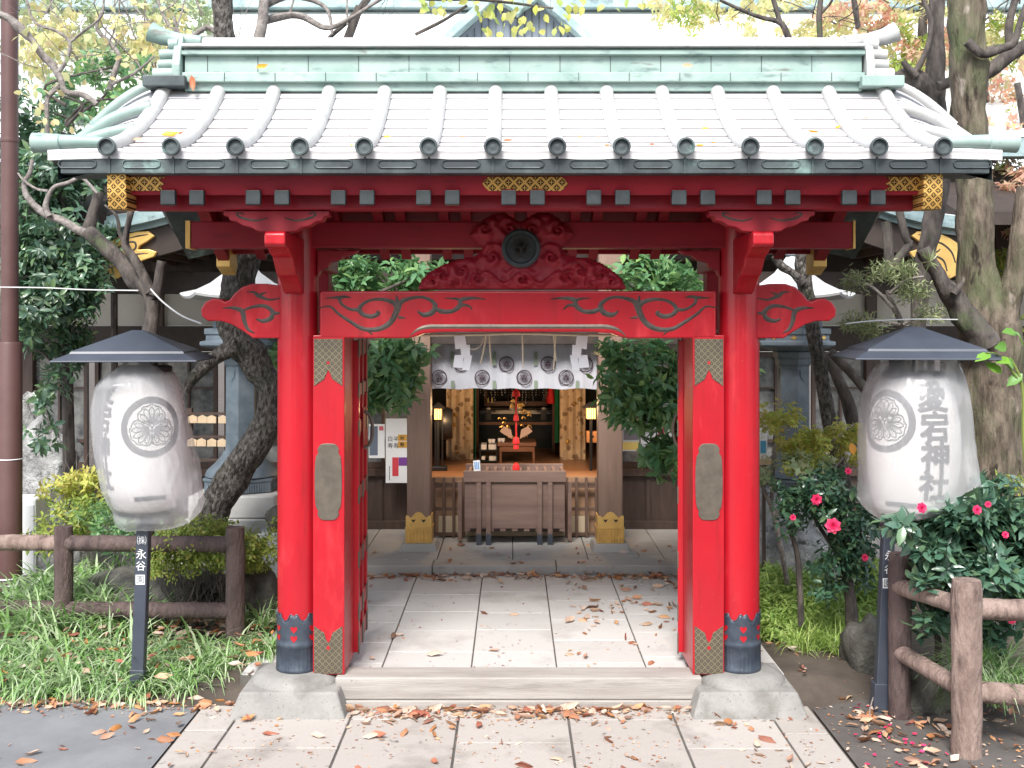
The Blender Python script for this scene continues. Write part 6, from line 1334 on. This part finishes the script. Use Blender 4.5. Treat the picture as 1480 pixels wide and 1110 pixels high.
crown('pine_spray', [B(135,735,9.0,30,26,.25,24)], 14, .09, .006, m_lfg, t, tmpl=T_NDL, gap=1)
t = thing('low_shrub', 'small green shrub under the left plastic bag', 'shrub', (PX(165,8.9),8.9,0)); crown('foliage', [B(165,765,8.9,45,30,.3,60),B(205,775,8.8,40,25,.3,40)], 8, .06, .03, m_lfg, t, tmpl=T_SML, gap=.4, fr=4)
tr = MB()
for k in range(8): twig(tr, (PX(rd(140,215),8.9),8.9,0), (rd(-.3,.3),0,1), .4, .006, 1)
obj('stems', tr, m_barkd, t)
# strap-leaved clumps, lilyturf, bamboo grass
def scatter(n, x0, x1, y0, y1, z=None): return np.array([(x, y, (gz(x,y) if z is None else z)) for x,y in [(rd(x0,x1),rd(y0,y1)) for _ in range(n)]])
q = scatter(150, PX(25,8.6), PX(180,8.6), 8.35, 9.2); blades('strap_leaves', np.repeat(q,7,0), .52, .040, m_grs, loc=(PX(90,8.6),8.6,0), lean=.8); tag(bpy.data.objects['strap_leaves'],'broad strap leaved plants behind the left fence','plants',None,'stuff')
q = []
while len(q) < 96:
    x, y = rd(-3.8,-1.70), 7.10+.72*random.random()
    if y < 7.12+.07*mno.noise(Vector((x*3,0,0))): continue
    if x > -2.10 and y < 7.20+(x+2.10)*1.0: continue
    if any((x-a)**2+((y-b))**2 < .0075 for a,b,_ in q): 
        if random.random() < .9: continue
    q.append((x,y,gz(x,y)+.0))
q = np.array(q); sc_ = np.repeat(rng.uniform(.75,1.2,len(q)),50); blades('lilyturf', np.repeat(q,50,0)+rng.normal(size=(len(q)*50,3))*np.array((.020,.020,0)), .40*sc_, .0112, m_grs, loc=(-2.8,7.4,-.1), lean=.95, droop=1.75, seg=5); tag(bpy.data.objects['lilyturf'],'tufts of arching variegated lilyturf along the left asphalt edge','grass',None,'stuff')
q = scatter(34, -3.7, -1.9, 7.2, 7.8); blades('broad_blades', np.repeat(q,7,0), .50, .022, m_grs, loc=(-2.8,7.5,-.1), lean=.9); tag(bpy.data.objects['broad_blades'],'broad arching blades standing up from the lilyturf left of the gate','grass',None,'stuff')
q = scatter(90, PX(0,8.3), PX(230,8.3), 8.0, 8.4); blades('long_grass', np.repeat(q,9,0), .48, .022, m_grs, loc=(-3.4,8.2,0), lean=.85); tag(bpy.data.objects['long_grass'],'long dark green blades between the left fence posts','grass',None,'stuff')
q = scatter(60, PX(370,8.6), PX(405,8.6), 8.0, 9.2); blades('grass_tufts', np.repeat(q,8,0), .35, .02, m_grs, loc=(-2,8.6,0)); tag(bpy.data.objects['grass_tufts'],'green blades between the mossy rock and the left gate pillar','grass',None,'stuff')
C, O = blob_points([B(1150,872,8.7,75,46,.7,760),B(1215,885,8.6,60,42,.5,360),B(1110,855,8.9,40,40,.5,260),B(1120,905,8.2,45,22,.3,150),B(1265,850,8.7,45,45,.5,200)], .05, .5, 3); Pp,D,Nn = sprays(C,O,5,spread=(50,100),droop=.3,up=.8); n = len(Pp); leaves('bamboo_grass', Pp,D,Nn, rng.uniform(.06,.13,n), rng.uniform(.014,.026,n), m_sasa, loc=(PX(1150,8.7),8.7,0), tmpl=T_SML); tag(bpy.data.objects['bamboo_grass'],'bright light green dwarf bamboo grass right of the gate','ground cover',None,'stuff')
q = scatter(70, PX(1130,8.2), PX(1260,8.0), 7.75, 8.3); blades('sedge_tufts', np.repeat(q,14,0)+rng.normal(size=(980,3))*np.array((.02,.02,0)), .34, .010, m_sasa, loc=(2.3,8.0,-.1), lean=.9); tag(bpy.data.objects['sedge_tufts'],'fine green sedge tufts in front of the bamboo grass','grass',None,'stuff')
q = np.array([(PX(rd(1435,1500),6.4),6.45+rd(0,.5),gz(3,6.6)+.2) for _ in range(22)]); blades('mondo_grass', np.repeat(q,24,0)+rng.normal(size=(528,3))*np.array((.03,.03,.01)), .52, .011, m_grs, loc=(2.9,6.6,0), lean=.9); tag(bpy.data.objects['mondo_grass'],'arching grass behind the lower right fence rails','grass',None,'stuff')
# camellias with pink flowers
def flower(par, px, py, Y, r):
    c = P(px,py,Y); Pp,D,Nn = [],[],[]; ax_ = np.array((rd(-.3,.3),-1,rd(.0,.5))); ax_ = ax_/np.linalg.norm(ax_); u = np.cross(ax_,(0,0,1)); u /= np.linalg.norm(u); v = np.cross(ax_,u)
    for ring_,(n_,e,l) in enumerate(((7,80,1),(7,58,.85),(6,35,.65),(5,15,.5))):
        for k in range(n_):
            a = 2*PI*k/n_+ring_*.5; rad = u*math.cos(a)+v*math.sin(a); d = ax_*math.cos(R(e))+rad*math.sin(R(e)); Pp.append(np.array(c)); D.append(d*l); Nn.append(ax_*math.sin(R(e))-rad*math.cos(R(e)))
    L_ = np.array([np.linalg.norm(d) for d in D])*r; leaves('flower', np.array(Pp), np.array(D), np.array(Nn), L_, L_*1.15, m_pink, par)
t = thing('camellia_bush', 'camellia bush with pink flowers between the gate and the right lantern', 'bush', (PX(1215,7.9),7.9,-.05)); tr = MB()
add_limb(tr, [(1232,905,9),(1228,850,8),(1222,800,6),(1225,730,4)], 7.9, 9); add_limb(tr, [(1158,905,4.5),(1156,850,4.5),(1152,800,4),(1140,760,3)], 7.9, 8); add_limb(tr, [(1225,820,4),(1190,770,3),(1160,720,2)], 7.85, 6)
obj('trunk', tr, m_barkd, t, smooth=60)
crown('crown', [B(1200,712,7.8,60,42,.3,95),B(1228,755,7.8,52,46,.3,95),B(1160,740,7.75,42,38,.25,46),B(1190,800,7.8,55,28,.25,44),B(1245,812,7.85,35,45,.25,44),B(1175,775,7.7,40,22,.25,26),B(1140,700,7.9,25,28,.2,12),B(1205,850,7.8,40,18,.2,14)], 7, .074, .036, m_lfc, t, shell=.2, gap=.18, fr=3.2, spread=(45,95), droop=.35)
for a,b,r in ((1204,760,.058),(1180,722,.042),(1226,681,.026),(1146,748,.024),(1250,806,.028)): flower(t,a,b,7.48,r)
m_lfh = leafmat('camellia_hedge_leaf', [(.055,.135,.085),(.085,.175,.115),(.07,.15,.105),(.13,.22,.11),(.06,.14,.095)], .27, .18, .85)
t = thing('camellia_hedge', 'wide camellia hedge with pink buds behind the right log fence', 'hedge', (PX(1390,6.9),6.9,G)); tr = MB()
for a in (1310,1350,1400,1450): add_limb(tr, [(a,1010,6),(a+rd(-10,10),930,5),(a+rd(-25,25),850,3.5),(a+rd(-40,40),770,2)], 6.95, 7)
obj('stems', tr, m_barkd, t, smooth=60)
crown('crown', [B(1352,766,6.55,50,32,.28,90),B(1400,757,6.6,70,36,.32,140),B(1465,750,6.7,60,40,.32,105),B(1420,812,6.65,75,40,.32,130),B(1362,812,6.7,40,34,.25,50),B(1480,830,6.7,50,50,.32,76),B(1345,880,6.95,32,34,.2,22),B(1420,880,6.95,70,40,.28,44),B(1500,760,6.7,40,50,.3,44)], 8, .100, .050, m_lfh, t, shell=.4, gap=.14, fr=3.4, spread=(55,92), droop=.3, up=.75)
crown('top_sprays', [B(1300,758,6.4,30,11,.15,8),B(1420,725,6.5,50,14,.2,16),B(1445,700,6.8,36,14,.2,8),B(1332,900,6.5,22,16,.1,4),B(1330,838,6.5,20,12,.12,5)], 8, .115, .055, m_lfh, t, shell=.1, gap=1, spread=(60,95))
for a,b,r in ((1332,734,.034),(1412,737,.030),(1428,729,.020),(1453,773,.022),(1462,896,.028)): flower(t,a,b,6.22 if b < 850 else 6.5,r)
# young maple and needle-leaved shrub right
t = thing('young_maple', 'young maple with yellow green leaves in front of the right bronze lantern', 'tree', (PX(1120,8.6),8.6,0)); tr = MB()
add_limb(tr, [(1150,910,4),(1130,800,4),(1118,740,4),(1100,700,3)], 8.6, 7); add_limb(tr, [(1122,745,3.4),(1160,690,2.6),(1200,640,1.8),(1240,610,1.2)], 8.6, 6); add_limb(tr, [(1115,735,3),(1118,670,2.4),(1120,610,1.6)], 8.6, 6); add_limb(tr, [(1125,720,3),(1180,700,2),(1220,660,1.4)], 8.5, 6)
obj('trunk', tr, m_twig, t, smooth=60)
crown('crown', [B(1125,600,8.6,38,26,.3,52),B(1165,640,8.6,52,24,.3,64),B(1215,630,8.6,45,24,.3,54),B(1150,665,8.5,50,18,.3,42),B(1235,655,8.6,26,18,.25,22)], 7, .056, .060, m_lfm, t, tmpl=T_MAP, shell=.1, gap=.2, fr=4.5, spread=(55,105), up=.6, droop=.4)
crown('pale_spray', [B(1160,668,8.4,50,12,.25,26),B(1110,690,8.5,25,14,.2,8)], 7, .07, .07, m_lfp, t, tmpl=T_MAP, gap=1)
leaves('orange_leaf', np.array([P(1230,640,8.4)]), np.array([(.2,-.2,-1.)]), np.array([(.1,-1,.2)]), .10, .07, m_for, t)
t = thing('podocarpus_shrub', 'layered shrub with narrow leaves above the right lantern roof', 'shrub', (PX(1330,8.8),8.8,0)); tr = MB()
add_limb(tr, [(1330,760,7),(1325,560,6),(1312,490,5),(1290,440,4),(1282,420,3)], 8.8, 8); add_limb(tr, [(1290,445,3),(1260,415,2.4),(1225,405,1.8)], 8.7, 6); add_limb(tr, [(1300,470,3),(1260,462,2.2),(1225,462,1.5)], 8.7, 6); add_limb(tr, [(1285,425,3),(1310,405,2.4),(1335,400,1.5)], 8.7, 6); add_limb(tr, [(1305,470,3),(1340,450,2),(1365,445,1.4)], 8.7, 6)
obj('trunk', tr, m_twig, t, smooth=60)
crown('foliage', [B(1235,400,8.7,30,12,.25,18),B(1290,388,8.7,40,16,.3,36),B(1320,415,8.7,34,14,.25,24),B(1250,462,8.6,40,14,.25,28),B(1345,448,8.7,30,12,.2,18),B(1265,482,8.6,16,10,.2,6)], 12, .075, .014, m_ndl, t, tmpl=T_NDL, shell=.1, gap=.6, fr=4, up=.7)
t = thing('tall_weed', 'bright green leafy stem at the right edge beside the mossy trunk', 'plant', (PX(1470,6.5),6.5,0)); tr = MB()
add_limb(tr, [(1490,760,3),(1480,640,2.6),(1478,560,2),(1462,520,1.6)], 6.5, 6); add_limb(tr, [(1480,560,1.6),(1445,515,1.3),(1425,510,1)], 6.5, 6); obj('stem', tr, m_lfa, t)
Pp = np.array([P(a,b,6.5) for a,b in ((1432,512),(1440,520),(1455,500),(1470,482),(1478,500),(1465,530),(1478,540),(1448,540))]); n = len(Pp); leaves('foliage', Pp, rng.normal(size=(n,3))*.7+np.array((-.3,0,.1)), rng.normal(size=(n,3))*.4+np.array((0,-1,.5)), .12, .075, M('lime_green_leaf',(.2,.5,.05),island=[(.16,.36,.04),(.22,.44,.06),(.13,.30,.05)],rough=.4,trans=.35), t)
t = thing('fern', 'yellow green fern fronds behind the camellia hedge at the right edge', 'fern', (PX(1460,7.6),7.6,.2)); Pp = np.array([P(rd(1440,1490),rd(690,720),7.6) for k in range(90)]); n = 90; leaves('frond', Pp, rng.normal(size=(n,3))+np.array((-.6,0,.5)), rng.normal(size=(n,3))*.3+np.array((0,-.5,1)), .08, .02, m_lfa, t, tmpl=T_SML)

# ------------------------------------------------------------------ fallen leaves
FL = []
def drop(n, fx, fy, z, dens=None):
    k = 0
    while k < n:
        x, y = fx(), fy()
        if dens and random.random() > dens(x,y): continue
        FL.append((x,y,z(x,y) if callable(z) else z)); k += 1
cl = lambda x,y,f=2.2: max(0,min(1,.5+1.5*mno.noise(Vector((x*f,y*f,4)))))
drop(170, lambda: rd(-1.0,1.05), lambda: 6.91-abs(random.gauss(0,.05)), G+.008)
drop(95, lambda: rd(-1.7,1.8), lambda: 6.9-abs(random.gauss(0,.10)), G+.004)
drop(70, lambda: rd(-.9,.75), lambda: 6.88-abs(random.gauss(0,.12)), G+.006)
drop(130, lambda: rd(-1.9,1.85), lambda: rd(5.3,6.9), G+.004, cl)
drop(46, lambda: rd(1.2,1.9), lambda: rd(5.6,8.0), G+.004)
drop(250, lambda: rd(1.93,3.2), lambda: rd(5.2,8.1), lambda x,y: G+.003, lambda x,y: .25+cl(x,y))
drop(260, lambda: rd(1.95,2.6), lambda: 7.2+rd(0,1.0), lambda x,y: max(G,gz(x,y))+.012, cl)
drop(70, lambda: rd(2.1,2.9), lambda: rd(6.2,6.9), lambda x,y: G+.005, cl)
drop(230, lambda: rd(-4.0,-1.75), lambda: 7.06-abs(random.gauss(0,.10)), G+.004)
drop(60, lambda: rd(-3.6,-2.0), lambda: rd(5.6,7.0), G+.002, cl)
drop(380, lambda: rd(-3.6,-1.7), lambda: rd(7.1,8.4), lambda x,y: gz(x,y)+rd(.02,.16), cl)
drop(420, lambda: rd(-2.3,3.0), lambda: 10.03-abs(random.gauss(0,.10)), .006)
drop(90, lambda: rd(.5,1.7), lambda: rd(8.4,10.0), .005, cl)
drop(90, lambda: rd(-1.6,1.9), lambda: rd(7.3,10.0), .005, lambda x,y: .35+.4*(x > .3))
drop(60, lambda: rd(-2,2.4), lambda: rd(10.1,11.0), pz+.004)
drop(150, lambda: PX(rd(250,390),8.3), lambda: rd(8.0,8.8), lambda x,y: rd(.0,.10))
q = np.array(FL); n = len(q); a = rng.uniform(0,2*PI,n); D = np.stack([np.cos(a),np.sin(a),rng.normal(size=n)*.10],1); Nn = rng.normal(size=(n,3))*.28+np.array((0,0,1)); Ls = .032+.095*rng.random(n)**1.6
flip = rng.random(n) < .4; Nn[flip] *= -1; q[:,2] += np.where(flip, Ls*.22, 0)
fo = leaves('fallen_leaves', q, D, Nn, Ls, Ls*rng.uniform(.38,.56,n), m_fall, tmpl=T_CURL); tag(fo,'brown orange and cream fallen leaves scattered over the paving and soil','fallen leaves',None,'stuff')
# crumbs and leaf fragments gathered in the joints and corners
FL = []
drop(420, lambda: rd(-1.9,1.85), lambda: 6.9-abs(random.gauss(0,.10)), G+.004); drop(500, lambda: rd(-1.9,1.85), lambda: rd(5.6,6.85), G+.003, lambda x,y: cl(x,y,3.1)**2)
drop(420, lambda: rd(-1.75,1.75), lambda: 10.02-abs(random.gauss(0,.09)), .004); drop(260, lambda: rd(-1.7,1.75), lambda: rd(7.3,10), .003, lambda x,y: cl(x,y,3)**2); drop(260, lambda: rd(-3.6,-1.9), lambda: 7.05-abs(random.gauss(0,.12)), G+.003); drop(500, lambda: rd(1.93,3.0), lambda: rd(5.4,8), G+.002)
q = np.array(FL); n = len(q); a = rng.uniform(0,2*PI,n); Ls = rng.uniform(.010,.034,n); fo = leaves('leaf_crumbs', q, np.stack([np.cos(a),np.sin(a),rng.normal(size=n)*.15],1), rng.normal(size=(n,3))*.3+np.array((0,0,1)), Ls, Ls*rng.uniform(.3,.7,n), m_fall, tmpl=T_SML); tag(fo,'small crumbs and fragments of dead leaves on the paving','leaf litter',None,'stuff')
# petals on the right path
q = np.array([(rd(1.95,2.5),rd(6.0,7.9),G+.006) for k in range(46)]); n = len(q); a = rng.uniform(0,2*PI,n); po_ = leaves('fallen_petals', q, np.stack([np.cos(a),np.sin(a),0*a],1), rng.normal(size=(n,3))*.2+np.array((0,0,1)), .035, .024, m_pink, tmpl=T_CURL); tag(po_,'pink camellia petals on the dark path right of the approach','petals',None,'stuff')
# leaves lying on the copper roof, each its own
def roof_leaf(px, py, L_, ang, mat, label, group=None):
    # find the point of the front slope seen at this pixel
    best = None
    for i in range(120):
        s_ = .05+i*.0087; y = RY-s_; x = PX(px,y); z = zf(s_)+.012; e = abs(VY-(z-H)*F/y-py)
        if best is None or e < best[0]: best = (e,x,y,z,s_)
    _,x,y,z,s_ = best; k = -.94+.66*s_; nn = np.array((0,k,1.)); nn /= np.linalg.norm(nn)
    d = np.array((math.cos(ang), math.sin(ang), math.sin(ang)*-k)); 
    o = leaves('roof_leaf', np.array([(0,0,0.)])+np.array((x,y,z+.006)), d[None], nn[None]+rng.normal(size=(1,3))*.15, L_, L_*.46, mat, loc=(x,y,z), tmpl=T_CURL); tag(o, label, 'fallen leaf', group or 'fallen leaves on the gate roof')
same = 'small curled autumn leaf lying alone on the pale copper slope of the gate roof'
roof_leaf(232,199,.115,.1,m_for,'large bright orange leaf beside the leftmost roof roll'); roof_leaf(258,197,.06,.9,m_frd,'red leaf tip behind the large orange leaf on the roof')
roof_leaf(192,205,.06,.3,m_fpk,'pale peach leaf just right of the corner roll'); roof_leaf(366,123,.055,2.6,m_for,'orange leaf high on the slope between two rolls at left'); roof_leaf(372,133,.05,2.0,m_for,'second orange leaf just below the high one at left')
roof_leaf(506,217,.05,1.4,m_lfy,'yellow leaf on the eave edge left of the fifth roll end'); roof_leaf(727,206,.06,.2,m_frd,'red brown leaf right of the middle roll near the eave'); roof_leaf(1185,194,.08,2.8,m_for,'orange leaf cluster leaf low on the right slope'); roof_leaf(1207,188,.055,.6,m_for,'smaller orange leaf above the right slope cluster')
for a,b in ((510,196),(556,201),(670,127),(672,199),(838,202),(867,200),(905,200),(940,212),(880,212),(1012,188),(1035,209),(1008,216),(1068,126),(1082,129),(1225,128),(1254,173),(1288,181),(1278,205),(914,134),(620,128)):
    roof_leaf(a+rd(-3,3),b,rd(.035,.06),rd(0,6.2),random.choice((m_for,m_fpk,m_frd,m_fpk)),same)
c = Vector((PX(275,7.05),7.075,3.93)); o = leaves('ridge_leaf', np.array([c]), np.array([(.15,-.1,-1.)]), np.array([(.3,-1,.1)]), .115, .06, m_frd, loc=c, tmpl=T_CURL); tag(o,'brown dead leaf leaning against the left end of the ridge','fallen leaf')
c = Vector((PX(370,7.07),7.05,3.995)); o = leaves('ridge_leaf', np.array([c+Vector((0,.02,-.02))]), np.array([(1,-.1,.1)]), np.array([(0,-.8,.5)]), .09, .04, m_for, loc=c, tmpl=T_CURL); tag(o,'orange leaf caught on the left part of the ridge','fallen leaf')
c = Vector((PX(985,7.07),7.05,3.985)); o = leaves('ridge_leaf', np.array([c]), np.array([(1,-.1,-.1)]), np.array([(0,-.8,.5)]), .07, .04, m_fpk, loc=c, tmpl=T_CURL); tag(o,'pale leaf caught on the right part of the ridge','fallen leaf')

# unseen evergreens added behind the camera to keep low front sky off the gate
for x,lab in ((-6.5,'tall dark evergreen added unseen behind the viewpoint to block sky light, at left'),(0.2,'tall dark evergreen added unseen behind the viewpoint to block sky light, in the middle'),(7,'tall dark evergreen added unseen behind the viewpoint to block sky light, at right')):
    t = thing('evergreen_tree', lab, 'tree', (x,-8,G)); tr = MB(); tr.tube([(x,-8,G),(x+.1,-8,3),(x,-8,7)],[.25,.2,.1],12,jit=.2); obj('trunk', tr, m_barkd, t, smooth=60)
    crown('crown', [(x,-8,4.2,3.7,1.6,3.9,420)], 9, .55, .26, m_lfd, t, tmpl=T_SML, shell=.2, gap=.5, fr=.6)
